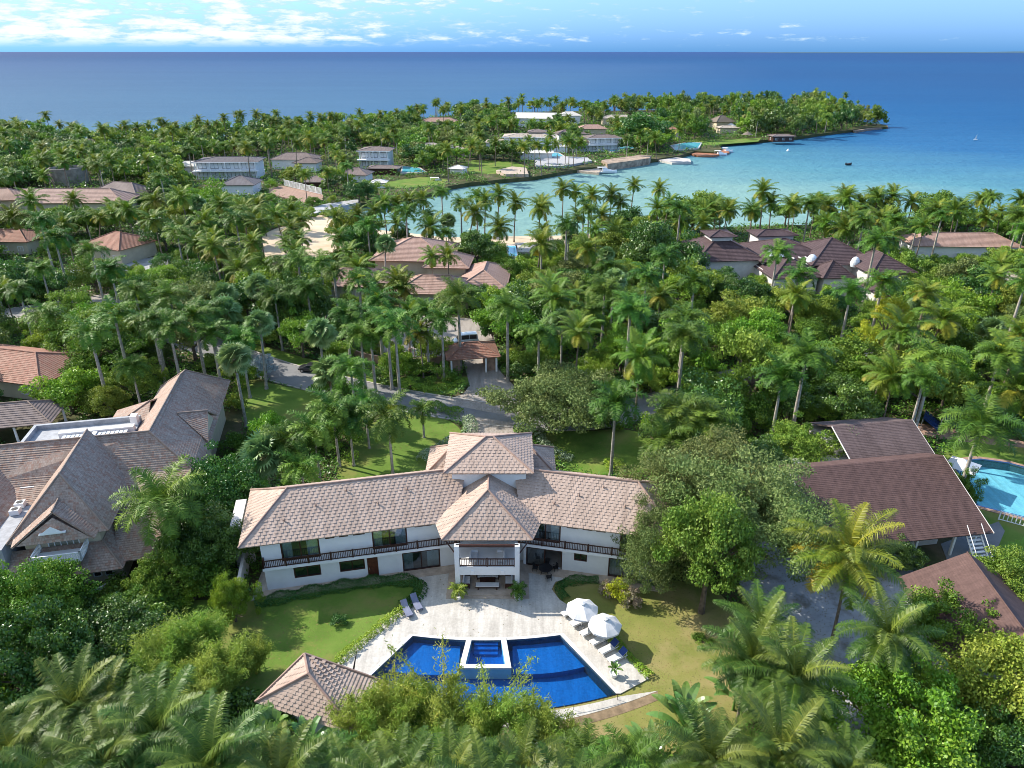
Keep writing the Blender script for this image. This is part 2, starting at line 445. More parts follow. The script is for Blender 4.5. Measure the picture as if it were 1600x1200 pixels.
M['lamp_white'] = plain('white_paint_trim', (.82, .82, .82), .6, var=.03)
M['cliff'] = plain('shore_stone', (.36, .27, .20), .95, var=.3, scale=.4, bump=.7)
M['greydeck'] = plain('grey_decking', (.40, .39, .39), .8, var=.1)

# sea: the bottom shows through in the shallows, deeper water is bluer
m, t, b = mat('sea_water'); g = NT(t)
geo = g.n('ShaderNodeNewGeometry'); sx = g.n('ShaderNodeSeparateXYZ'); g.l(geo.outputs['Position'], sx.inputs[0])
X_, Y_ = sx.outputs[0], sx.outputs[1]
mpv = g.n('ShaderNodeMapping'); g.l(geo.outputs['Position'], mpv.inputs[0]); mpv.inputs['Scale'].default_value = (.0035, .011, 1)
big = g.noise(mpv.outputs[0], 1.0, 5, .6)
# depth proxy: metres out from the bay, pushed by large noise
dd = g.m('ADD', g.m('MULTIPLY', Y_, 1.0), g.m('MULTIPLY', g.m('MAXIMUM', g.m('SUBTRACT', X_, 50), 0), 1.15))
dd = g.m('ADD', dd, g.m('MULTIPLY', g.m('SUBTRACT', big, .5), 260))
lg = g.m('LOGARITHM', g.m('MAXIMUM', dd, 10), 10.0)      # 2.3 = 200 m, 3 = 1 km, 4 = 10 km
colr = g.ramp(g.m('DIVIDE', g.m('SUBTRACT', lg, 2.2), 2.3), [
    (.00, (.33, .50, .39)), (.15, (.28, .45, .37)), (.20, (.12, .31, .34)), (.27, (.03, .16, .31)),
    (.36, (.008, .105, .25)), (.52, (.006, .075, .20)), (.64, (.003, .075, .20)), (.76, (.001, .058, .18)), (1.0, (.001, .050, .165))])
# west of the peninsula the violet blue has sky reflection painted in; pale shallow rim
west = g.m('MULTIPLY', g.m('SUBTRACT', g.m('MULTIPLY', Y_, .35), X_), .0022, clamp=True)
midw = g.ramp(g.m('DIVIDE', g.m('SUBTRACT', lg, 2.2), 2.3), [(.0, (.13, .30, .31)), (.20, (.11, .26, .31)), (.27, (.07, .17, .26)), (.45, (.045, .125, .23)), (.58, (.03, .10, .22)), (.66, (.006, .072, .19)), (.76, (.002, .055, .17)), (1.0, (.012, .05, .18))])
colr = g.mix(west, colr, midw)
colr = g.mix(1.0, colr, (.70, .74, .80), 'MULTIPLY')
mp2 = g.n('ShaderNodeMapping'); g.l(geo.outputs['Position'], mp2.inputs[0]); mp2.inputs['Scale'].default_value = (.02, .09, 1)
fleck = g.noise(mp2.outputs[0], 1.0, 7, .7)
mp3 = g.n('ShaderNodeMapping'); g.l(geo.outputs['Position'], mp3.inputs[0]); mp3.inputs['Scale'].default_value = (.0010, .0065, 1)
streak = g.noise(mp3.outputs[0], 1.0, 8, .68)
colr = g.mix(g.ramp(streak, [(.40, (0, 0, 0)), (.64, (.55, .55, .55))]), colr, g.mix(1.0, colr, (.74, .80, .88), 'MULTIPLY'))
colr = g.mix(g.ramp(fleck, [(.42, (0, 0, 0)), (.66, (.35, .35, .35))]), colr, g.mix(1.0, colr, (.72, .74, .8), 'MULTIPLY'))
g.l(colr, b.inputs['Base Color'])
b.inputs['Roughness'].default_value = .45; b.inputs['Specular IOR Level'].default_value = .09; b.inputs['IOR'].default_value = 1.33
wv = g.noise(geo.outputs['Position'], .22, 6, .65)
g.bump(wv, .7, 1.8, b)
M['sea'] = m
# ------------------------------------------------------------------ setting: land, water, roads, lawns
def slab(name, pts, m, z0=-.2, z1=.02, kind='structure', sub=0):
    mb = MB(); mb.prism([(p[0], p[1]) for p in pts], z0, z1)
    o = mb.build(name, m)
    if kind: o['kind'] = kind
    return o
def smooth_poly(pts, it=2, closed=True):
    pts = [Vector((p[0], p[1], 0)) for p in pts]
    for _ in range(it):
        q = []; n = len(pts)
        for i in range(n if closed else n-1):
            a, b = pts[i], pts[(i+1) % n]
            q += [a*.75+b*.25, a*.25+b*.75]
        if not closed: q = [pts[0]]+q+[pts[-1]]
        pts = q
    return pts

S = 60000.0
mb = MB(); rows = []
xs = [-S, -8000, -2000, -600, 0, 600, 2000, 8000, S]; ys = [-S/4, -400, 0, 200, 400, 800, 1600, 4000, 12000, S]
for yy in ys: rows.append([(xx, yy, -1.6) for xx in xs])
mb.grid(rows); o = mb.build('sea', M['sea']); o['kind'] = 'structure'
bed = MB(); bed.poly([(-S, -S/4, -9), (S, -S/4, -9), (S, S, -9), (-S, S, -9)]); o = bed.build('seabed', M['sand']); o['kind'] = 'structure'

SHORE = [(2100, 372), (1750, 352), (1600, 347), (1400, 343), (1290, 350), (1150, 354), (1000, 362), (900, 370), (780, 374), (700, 373), (620, 368), (560, 358), (522, 344),
         (505, 332), (512, 326), (560, 319), (600, 312), (640, 305), (690, 299), (700, 291), (735, 285), (800, 279), (835, 276), (880, 268), (905, 264), (960, 258), (985, 253), (1020, 249), (1062, 243), (1085, 236), (1118, 238), (1128, 232), (1122, 225), (1150, 222), (1240, 215),
         (1280, 209), (1330, 203), (1362, 199), (1386, 198), (1384, 195), (1352, 191), (1330, 183), (1290, 176), (1200, 171), (1080, 170), (950, 173), (860, 174), (760, 176), (700, 181), (640, 187), (590, 196), (540, 203),
         (450, 206), (380, 211), (300, 220), (230, 224), (165, 226), (110, 220), (40, 212), (-60, 209), (-500, 205)]
shore_w = GP(SHORE)
land = [Vector((420, 0, 0)), Vector((420, 230, 0))]+shore_w+[Vector((-900, 300, 0)), Vector((-420, 0, 0)), Vector((-420, -60, 0)), Vector((420, -60, 0))]
LAND = [(p.x, p.y) for p in land]
mb = MB(); mb.prism(LAND, -8.5, 0.0)
o = mb.build('ground', M['soil']); o['kind'] = 'structure'
# a low coast along the horizon, far across the water
mb = MB(); k = 60; rows = []
for i in range(k+1):
    xx = 9000+i*520; hh = 45*(.35+.65*abs(math.sin(i*.37)*math.cos(i*.11+.5)))*min(1, i/8)
    rows.append([(xx, 31000-i*60, -5), (xx, 31600-i*60, hh), (xx, 32600-i*60, -5)])
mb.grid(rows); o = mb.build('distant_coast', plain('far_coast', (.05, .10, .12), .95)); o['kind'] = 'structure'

def ribbon(pts, w):
    """outline of a strip of width w along a smooth centre line"""
    c = smooth_poly(pts, 3, closed=False); L_, Rr = [], []
    for i, p in enumerate(c):
        d = (c[min(i+1, len(c)-1)]-c[max(i-1, 0)]).normalized(); n = Vector((-d.y, d.x, 0))
        L_.append(p+n*w/2); Rr.append(p-n*w/2)
    return L_, Rr
def strip(name, Ls, Rs, z0, z1, m):
    mb = MB(); n = len(Ls)
    mb.grid([[(a.x, a.y, z0), (a.x, a.y, z1), (b.x, b.y, z1), (b.x, b.y, z0)] for a, b in zip(Ls, Rs)])
    o = mb.build(name, m); o['kind'] = 'structure'; return o
ROADPX = [(-260, 520), (-80, 503), (20, 489), (120, 474), (200, 492), (290, 528), (375, 560), (440, 583), (520, 602), (610, 622), (700, 638), (800, 652), (900, 658), (1000, 640), (1110, 600), (1240, 570), (1400, 560)]
RL, RR = ribbon(GP(ROADPX), 6.6)
strip('road', RL, RR, -.2, .035, M['asphalt'])
for sgn, A in ((1, RL), (-1, RR)):
    B_ = []
    for i, p in enumerate(A):
        d = (A[min(i+1, len(A)-1)]-A[max(i-1, 0)]).normalized(); B_.append(p+Vector((-d.y, d.x, 0))*.28*sgn)
    # kerbs run along the lawns only
    strip('kerb', A[8:-30] if len(A) > 60 else A, B_[8:-30] if len(A) > 60 else B_, -.2, .14, M['kerb'])
ROAD_POLY = [(p.x, p.y) for p in RL]+[(p.x, p.y) for p in RR[::-1]]

EXCL = [ROAD_POLY]
def area(name, px, m, z1, z=0.0, sm=0, excl=True, grow=None):
    w = GP(px, z)
    if sm: w = smooth_poly(w, sm)
    o = slab(name, w, m, z1-.25, z1)
    if excl: EXCL.append([(p.x, p.y) for p in w])
    return w
area('driveway', [(688, 628), (736, 612), (727, 575), (722, 556), (770, 552), (776, 575), (806, 606), (836, 645), (800, 650), (740, 640)], M['paver'], .05, sm=1)
area('driveway_court', [(590, 500), (660, 492), (760, 500), (780, 545), (720, 566), (640, 560), (560, 545)], M['paver'], .06, sm=1)
area('driveway', [(708, 647), (745, 652), (800, 661), (806, 690), (850, 722), (850, 760), (690, 760), (690, 722), (730, 690), (728, 668)], M['paver'], .062)
area('lawn', [(590, 652), (640, 640), (700, 655), (722, 672), (722, 690), (690, 728), (600, 762), (520, 762), (540, 700)], M['lawn'], .03, sm=1)
area('lawn', [(838, 668), (900, 676), (990, 668), (1040, 700), (1020, 742), (900, 742), (858, 716)], M['lawn'], .03, sm=1)
area('lawn', [(380, 590), (430, 600), (500, 616), (560, 630), (520, 690), (420, 690), (370, 640)], M['lawn'], .03, sm=1)
area('lawn', [(300, 512), (350, 530), (420, 543), (500, 566), (560, 590), (540, 598), (460, 574), (380, 550), (300, 528)], M['lawn'], .03)
area('lawn', [(540, 585), (620, 590), (730, 585), (733, 604), (690, 620), (620, 612), (545, 600)], M['lawn'], .031, sm=1)
area('lawn', [(255, 940), (395, 935), (500, 920), (640, 905), (700, 905), (700, 1010), (560, 1090), (470, 1140), (330, 1110), (250, 1010)], M['lawn'], .03)
area('lawn', [(860, 900), (1000, 900), (1110, 915), (1160, 960), (1190, 1040), (1160, 1130), (1000, 1200), (850, 1220), (850, 1000)], M['lawn_dry'], .03)
area('yard', [(1140, 850), (1260, 820), (1440, 880), (1480, 960), (1440, 1080), (1350, 1170), (1240, 1130), (1215, 1000), (1160, 930)], M['concrete'], .03)
area('lawn', [(1480, 675), (1640, 700), (1700, 800), (1640, 880), (1500, 850), (1470, 740)], M['lawn'], .03)
area('pavement', [(1425, 660), (1500, 672), (1600, 690), (1600, 700), (1500, 690), (1430, 680)], M['brickpave'], .05)
area('yard', [(1470, 850), (1560, 815), (1570, 830), (1540, 900), (1500, 930)], M['asphalt'], .036)
area('beach', [(395, 372), (450, 362), (530, 366), (600, 376), (700, 384), (900, 388), (900, 374), (1000, 366), (1000, 360), (900, 368), (700, 371), (560, 356), (522, 342), (500, 336), (470, 345), (430, 358)], M['sand'], .05)
area('beach', [(410, 366), (520, 362), (560, 380), (520, 402), (410, 408)], M['sand'], .055)
area('yard', [(55, 478), (170, 458), (200, 470), (120, 486), (20, 500)], M['paver'], .05)
area('yard', [(95, 425), (250, 400), (290, 410), (150, 440)], M['concrete'], .03)
# main terrace round the pool, with the house side curve
deckpx = [(392, 940), (440, 926), (560, 908), (640, 903), (655, 906), (662, 915), (658, 930), (640, 945), (600, 975), (560, 1005), (528, 1036)]
dk = GP(deckpx)
dk += [Vector((-15.6, 46.1, 0)), Vector((-13.8, 43.9, 0))]
dk_r = GP([(1001, 1060)])+[Vector((8.9, 50.2, 0)), Vector((6.6, 53.6, 0))]+GP([(874, 938), (862, 922), (868, 910), (905, 902), (1010, 918)])
dk2 = [Vector((9.1, 43.9, 0))]+dk_r+[Vector((12.5, 62, 0)), Vector((0, 64, 0)), Vector((-14, 63, 0)), Vector((-26.5, 60, 0))]
deck_out = dk+dk2
EXCL.append([(p.x, p.y) for p in deck_out])

# pool outline (true metres), symmetric about x = AX
AX = -2.4
PTL, PTR = Vector((-9.35, 50.55, 0)), Vector((4.55, 50.65, 0))
PBL, PBR = Vector((-13.75, 43.9, 0)), Vector((8.95, 43.9, 0))
def arc(a, b, sag, n=14):
    out = []
    for i in range(n+1):
        t = i/n; p = a.lerp(b, t); p.y -= sag*4*t*(1-t); out.append(p)
    return out
top = arc(PTL, PTR, .62, 20)
bot = arc(PBR, PBL, 1.9, 24)
pool_poly = top+bot          # clockwise from top left
ZW = -.02
# terrace: ring built as quads between pool edge and outside: split into bands by hand
def band(mb, A, B, z0, z1):
    n = len(A)
    mb.grid([[(a.x, a.y, z0), (a.x, a.y, z1), (b.x, b.y, z1), (b.x, b.y, z0)] for a, b in zip(A, B)])
mb = MB()
up = [PTL+Vector((-.35, .2, 0))]+[q+Vector((0, .32, 0)) for q in top[1:-1]]+[PTR+Vector((.35, .2, 0))]
north = [(p.x, p.y) for p in up]+[(6.6, 53.6)]+[(p.x, p.y) for p in dk_r[3:]]+[(12.5, 62), (0, 64), (-14, 63), (-26.5, 60)]+[(p.x, p.y) for p in dk[:9]]
mb.prism(north, -.3, .12)
wl = [(p.x, p.y) for p in dk[8:]]+[(PBL.x-.35, PBL.y), (PTL.x-.35, PTL.y+.2)]
mb.prism(wl, -.3, .121)
er = [(PTR.x+.35, PTR.y+.2), (PBR.x+.35, PBR.y), (12.0, 45.5), (11.95, 45.7), (8.9, 50.2), (6.6, 53.6)]
mb.prism(er, -.3, .121)
o = mb.build('terrace', M['travertine']); o['kind'] = 'structure'
# steps and the lower walk below the infinity edge
mb = MB()
for k in range(3):
    mb.ob((9.3, 43.95), (Vector((2.9, 1.6, 0)).normalized().x, Vector((2.9, 1.6, 0)).normalized().y), 0, 3.15, -.42*(k+1), -.42*k, -.9, .0-.14*k-.05)
o = mb.build('terrace_steps', M['stonebase']); o['kind'] = 'structure'
lo_in = arc(PBR+Vector((.3, -.24, 0)), PBL+Vector((-.3, -.24, 0)), 1.9, 24)
lo_out = arc(PBR+Vector((3.6, .35, 0)), PBL+Vector((-3.0, -1.4, 0)), 3.0, 24)
mb = MB(); band(mb, lo_in, lo_out, -.3, .06)
o = mb.build('lower_walk', M['travertine']); o['kind'] = 'structure'
EXCL.append([(p.x, p.y) for p in lo_in+lo_out[::-1]])
mb = MB(); band(mb, [p+Vector((0, -.02, 0)) for p in lo_out], [p+Vector((0, -.9, 0)) for p in lo_out], -.3, .045)
o = mb.build('bare_earth', plain('bare_earth', (.25, .18, .11), .95, var=.25, scale=1.2)); o['kind'] = 'structure'
# swimming pool
pool = thing('swimming_pool', (AX, 46, 0), "deep blue fan-shaped swimming pool in the pale terrace before the white villa", 'swimming pool')
mb = MB()
inner = [(p.x, p.y) for p in pool_poly]
c0 = Vector((AX, 46.6, 0))
n = len(inner)
mb.poly([(p[0], p[1], -1.25) for p in inner][::-1])
for i in range(n):
    a, b_ = inner[i], inner[(i+1) % n]
    mb.poly([(a[0], a[1], .10), (b_[0], b_[1], .10), (b_[0], b_[1], -1.25), (a[0], a[1], -1.25)])
mb.build('basin', M['pooltile'], pool)
mb = MB()
sh_a = arc(Vector((.05, 46.75, 0)), Vector((6.65, 47.55, 0)), .35, 10)
mb.prism([(p.x, p.y) for p in sh_a]+[(4.55+.2, 50.45), (4.4, 50.5), *[(p.x, p.y-.05) for p in top[::-1][1:9] if p.x > .2], (.05, 50.0)], -1.24, -.62)
mb.build('shelf', M['pooltile'], pool); mb = MB()
sh_b = arc(Vector((-11.6, 47.2, 0)), Vector((-4.85, 46.75, 0)), .35, 10)
mb.prism([(p.x, p.y) for p in sh_b]+[(-4.85, 50.0)]+[(p.x, p.y-.05) for p in top[1:8][::-1] if p.x < -5.0]+[(-9.3, 50.45)], -1.24, -.62)
mb.build('shelf', M['pooltile'], pool)
mb = MB(); mb.poly([(p[0], p[1], ZW) for p in inner][::-1]); mb.build('water', M['pw'], pool)
mb = MB()   # coping between terrace and water
for A, B2 in ((top, up),): band(mb, A, B2, -.1, .135)
band(mb, [PTL, PBL], [PTL+Vector((-.35, .2, 0)), PBL+Vector((-.35, 0, 0))], -.1, .137)
band(mb, [PTR, PBR], [PTR+Vector((.35, .2, 0)), PBR+Vector((.35, 0, 0))], -.1, .137)
mb.build('coping', M['coping'], pool)
mb = MB(); band(mb, bot, [p+Vector((0, -.22, 0)) for p in bot], -1.0, -.03)
mb.build('infinity_edge', M['pooltile'], pool)
mb = MB()
e2 = [p+Vector((0, -.55, 0)) for p in bot]
mb.tube([(p.x, p.y, .62) for p in e2], .025, 6)
for p in e2[::4]: mb.tube([(p.x, p.y, -.1), (p.x, p.y, .62)], .025, 6)
mb.build('handrail', M['wood'], pool)
# spa: raised white frame inside the pool, steps under its water
spa = thing('spa_tub', (AX, 48.3, 0), "raised trapezoid spa tub with white rim and underwater steps inside the pool", 'spa tub')
a, b_, c_, d_ = Vector((-4.25, 50.25, 0)), Vector((-.55, 50.25, 0)), Vector((-.05, 46.65, 0)), Vector((-4.75, 46.65, 0))
ai, bi, ci, di = Vector((-3.75, 50.22, 0)), Vector((-1.05, 50.22, 0)), Vector((-.62, 47.1, 0)), Vector((-4.18, 47.1, 0))
mb = MB()
mb.prism([a, ai, di, d_], -1.2, .16); mb.prism([bi, b_, c_, ci], -1.2, .16); mb.prism([d_, di, ci, c_], -1.2, .162)
mb.build('rim', M['coping'], spa)
mb = MB(); mb.prism([ai+Vector((.01, 0, 0)), bi+Vector((-.01, 0, 0)), ci+Vector((-.01, .01, 0)), di+Vector((.01, .01, 0))], -1.2, -.75)
for k in range(3): mb.box(-3.55, -1.3, 50.15-.42*(k+1), 50.15-.42*k, -.74, -.15-.18*k)
mb.build('basin', M['pooltile'], spa)
mb = MB(); mb.poly([(p.x, p.y, .06) for p in (di, ci, bi, ai)]); mb.build('water', M['pw'], spa)
EXCL.append(inner)

# ------------------------------------------------------------------ building kit
def clipv(poly, vals, v0, v1):
    """clip polygon (points with scalar vals) to v0<=v<=v1"""
    for lim, sg in ((v0, 1), (v1, -1)):
        out = []; n = len(poly)
        for i in range(n):
            p, q = poly[i], poly[(i+1) % n]; a, b = (vals[i]-lim)*sg, (vals[(i+1) % n]-lim)*sg
            if a >= -1e-9: out.append((p, vals[i]))
            if (a > 1e-9 and b < -1e-9) or (a < -1e-9 and b > 1e-9):
                t = a/(a-b); out.append((p.lerp(q, t), vals[i]+(vals[(i+1) % n]-vals[i])*t))
        poly = [x[0] for x in out]; vals = [x[1] for x in out]
        if len(poly) < 3: return [], []
    return poly, vals
def roof_face(mb, pts, row=.36, lift=.05, thick=.16, stepped=True, pan=0):
    pts = [Vector(p) for p in pts]
    nrm = Vector((0, 0, 0))
    for i in range(1, len(pts)-1): nrm += (pts[i]-pts[0]).cross(pts[i+1]-pts[0])
    if nrm.z < 0: pts = pts[::-1]; nrm = -nrm
    nrm.normalize()
    h = Vector((-nrm.y, nrm.x, 0))
    if h.length < 1e-4: h = Vector((1, 0, 0))
    h.normalize(); vd = nrm.cross(h)
    if vd.z < 0: vd = -vd
    vals = [p.dot(vd) for p in pts]; lo, hi = min(vals), max(vals)
    if stepped and hi-lo > row*1.5:
        k = max(1, int(round((hi-lo)/row))); st = (hi-lo)/k
        e0, e1 = nrm, None
        for i in range(k):
            a, b = lo+i*st, lo+(i+1)*st
            pl, vl = clipv(pts, vals, a, b)
            if len(pl) < 3: continue
            lp = [p+nrm*(lift*(1-(v-a)/st)) for p, v in zip(pl, vl)]
            mb.poly(lp)
            low = [(p, l) for p, l, v in zip(pl, lp, vl) if abs(v-a) < 1e-4]
            if len(low) >= 2:
                low.sort(key=lambda q: q[0].dot(h)); p0, l0 = low[0]; p1, l1 = low[-1]
                if pan:      # the raised rolls of the tiles, one every pan metres
                    hi_ = sorted(p.dot(h) for p, v in zip(pl, vl) if abs(v-b) < 1e-4)
                    if len(hi_) >= 2:
                        s0, s1 = max(p0.dot(h), hi_[0]), min(p1.dot(h), hi_[-1]); s = math.ceil(s0/pan)*pan+(.17*i) % pan
                        if s < s0: s += pan
                        while s+pan*.55 < s1:
                            A0 = p0+h*(s-p0.dot(h)); B0 = A0+h*pan*.55; up_ = vd*st
                            a1, b1 = A0+nrm*(lift+.035), B0+nrm*(lift+.035); a2, b2 = A0+up_+nrm*.012, B0+up_+nrm*.012
                            mb.poly([a1, b1, b2, a2]); mb.poly([A0, B0, b1, a1]); mb.poly([A0, a1, a2]); mb.poly([B0, b2, b1]); s += pan
                dn = -vd*.001
                mb.poly([p0+dn, p1+dn, l1, l0] if (p1-p0).cross(l1-p1).dot(-vd) > 0 else [l0, l1, p1+dn, p0+dn])
    else:
        mb.poly(pts)
    under = [p-nrm*thick for p in pts]
    mb.poly(under[::-1])
    n = len(pts)
    for i in range(n):
        j = (i+1) % n; mb.poly([under[i], under[j], pts[j], pts[i]])
def beams(mb, lines, r=.11, up=.06):
    for a, b in lines:
        a, b = Vector(a), Vector(b)
        mb.tube([a+Vector((0, 0, up)), b+Vector((0, 0, up))], r, 6)
def roof_obj(root, faces, lines, m, mc, row=.36, lift=.05, label=None, stepped=True, r=.11):
    mb = MB()
    for f in faces: roof_face(mb, f, row, lift, stepped=stepped, pan=.55 if m is M['roof'] else 0)
    rf = mb.build('roof', m, root)
    if label: rf['label'] = label
    if lines:
        mb = MB(); beams(mb, lines, r); mb.build('ridge_cap', mc, rf)
    return rf
class Fr:
    """local frame: origin, angle"""
    def __init__(s, x, y, ang): s.o = Vector((x, y, 0)); s.d = Vector((math.cos(ang), math.sin(ang), 0)); s.n = Vector((-s.d.y, s.d.x, 0))
    def __call__(s, u, v, z=0): return s.o+s.d*u+s.n*v+Vector((0, 0, z))
def hip(fr, u0, u1, v0, v1, z, rise, ends='hh', over=0):
    u0 -= over; u1 += over; v0 -= over; v1 += over
    L, W = u1-u0, v1-v0
    A, B, C, D = fr(u0, v0, z), fr(u1, v0, z), fr(u1, v1, z), fr(u0, v1, z)
    if L >= W:
        s = W/2; a = s if ends[0] == 'h' else 0; b = s if ends[1] == 'h' else 0
        E, F = fr(u0+a, (v0+v1)/2, z+rise), fr(u1-b, (v0+v1)/2, z+rise)
        if (E-F).length < .05: F = E.copy(); faces = [[A, B, E], [B, C, E], [C, D, E], [D, A, E]]
        else: faces = [[A, B, F, E], [C, D, E, F]]+([[B, C, F]] if b else [])+([[D, A, E]] if a else [])
        lines = [(E, F)]+([(A, E), (D, E)] if a else [])+([(B, F), (C, F)] if b else [])
    else:
        s = L/2; a = s if ends[0] == 'h' else 0; b = s if ends[1] == 'h' else 0
        E, F = fr((u0+u1)/2, v0+a, z+rise), fr((u0+u1)/2, v1-b, z+rise)
        faces = [[B, C, F, E], [D, A, E, F]]+([[A, B, E]] if a else [])+([[C, D, F]] if b else [])
        lines = [(E, F)]+([(A, E), (B, E)] if a else [])+([(C, F), (D, F)] if b else [])
    lines = [l for l in lines if (l[0]-l[1]).length > .05]
    return faces, lines
def wall_open(mb, p0, d, L, z0, z1, th, ops):
    """a wall with real openings; ops = (u0,u1,za,zb)"""
    ops = sorted(ops); u = 0
    for (a, b, za, zb) in ops:
        if a > u: mb.ob(p0, d, u, a, 0, th, z0, z1)
        if za > z0: mb.ob(p0, d, a, b, 0, th, z0, za)
        if zb < z1: mb.ob(p0, d, a, b, 0, th, zb, z1)
        u = b
    if u < L: mb.ob(p0, d, u, L, 0, th, z0, z1)
def window(root, p0, d, a, b, z0, z1, w=0.0, fm=None, gm=None, fw=.12, mull=1, name='window', curtain=False, label=None, dep=.12):
    """frame ring + mullions as the part, pane (and curtain) as its sub-parts"""
    fm = fm or M['wood']; gm = gm or M['glass']
    mb = MB()
    mb.ob(p0, d, a, a+fw, w-.03, w+dep, z0, z1); mb.ob(p0, d, b-fw, b, w-.03, w+dep, z0, z1)
    mb.ob(p0, d, a+fw, b-fw, w-.03, w+dep, z0, z0+fw); mb.ob(p0, d, a+fw, b-fw, w-.03, w+dep, z1-fw, z1)
    for k in range(mull):
        u = a+(b-a)*(k+1)/(mull+1)
        mb.ob(p0, d, u-fw*.4, u+fw*.4, w, w+dep*.8, z0+fw, z1-fw)
    f = mb.build(name, fm, root)
    if label: f['label'] = label
    mb = MB(); mb.ob(p0, d, a+fw*.8, b-fw*.8, w+dep*.45, w+dep*.55, z0+fw*.8, z1-fw*.8)
    mb.build('pane', gm, f)
    if curtain:
        n = 40; nx, ny = -d[1], d[0]
        segs = [(a+fw, a+(b-a)*.28), (b-(b-a)*.34, b-fw)] if curtain == 'part' else [(a+fw, b-fw)]
        for (s0, s1) in segs:
            rr = []; mb = MB()
            for zz in (z0+.06, z1-.05):
                rr.append([(p0[0]+d[0]*(s0+(s1-s0)*i/n)+nx*(w+.32+.05*math.sin(i*1.7)), p0[1]+d[1]*(s0+(s1-s0)*i/n)+ny*(w+.32+.05*math.sin(i*1.7)), zz) for i in range(n+1)])
            mb.grid(rr); mb.build('curtain', M['curtain'], f)
    return f
def railing(root, a, b, z0, h=.95, m=None, gap=.17, post=2.3, r=.028, name='railing', balu=None):
    a, b = Vector(a), Vector(b); L = (b-a).length; d = (b-a).normalized(); d = (d.x, d.y); m = m or M['wood']
    mb = MB(); p = (a.x, a.y)
    mb.ob(p, d, 0, L, -.05, .05, z0+h-.08, z0+h)
    mb.ob(p, d, 0, L, -.035, .035, z0+.06, z0+.13)
    k = max(1, int(round(L/post)))
    for i in range(k+1):
        u = L*i/k; mb.ob(p, d, u-.07, u+.07, -.07, .07, z0, z0+h+.06)
    n = int(L/gap)
    for i in range(1, n):
        u = L*i/n; mb.ob(p, d, u-r, u+r, -.025, .025, z0+.13, z0+h-.08)
    return mb.build(name, m, root)
def bodybox(mb, fr, u0, u1, v0, v1, z0, z1):
    mb.ob((fr.o.x, fr.o.y), (fr.d.x, fr.d.y), u0, u1, v0, v1, z0, z1)
def foot(fr, u0, u1, v0, v1, grow=1.0):
    EXCL.append([tuple(fr(a, b)[:2]) for a, b in ((u0-grow, v0-grow), (u1+grow, v0-grow), (u1+grow, v1+grow), (u0-grow, v1+grow))])

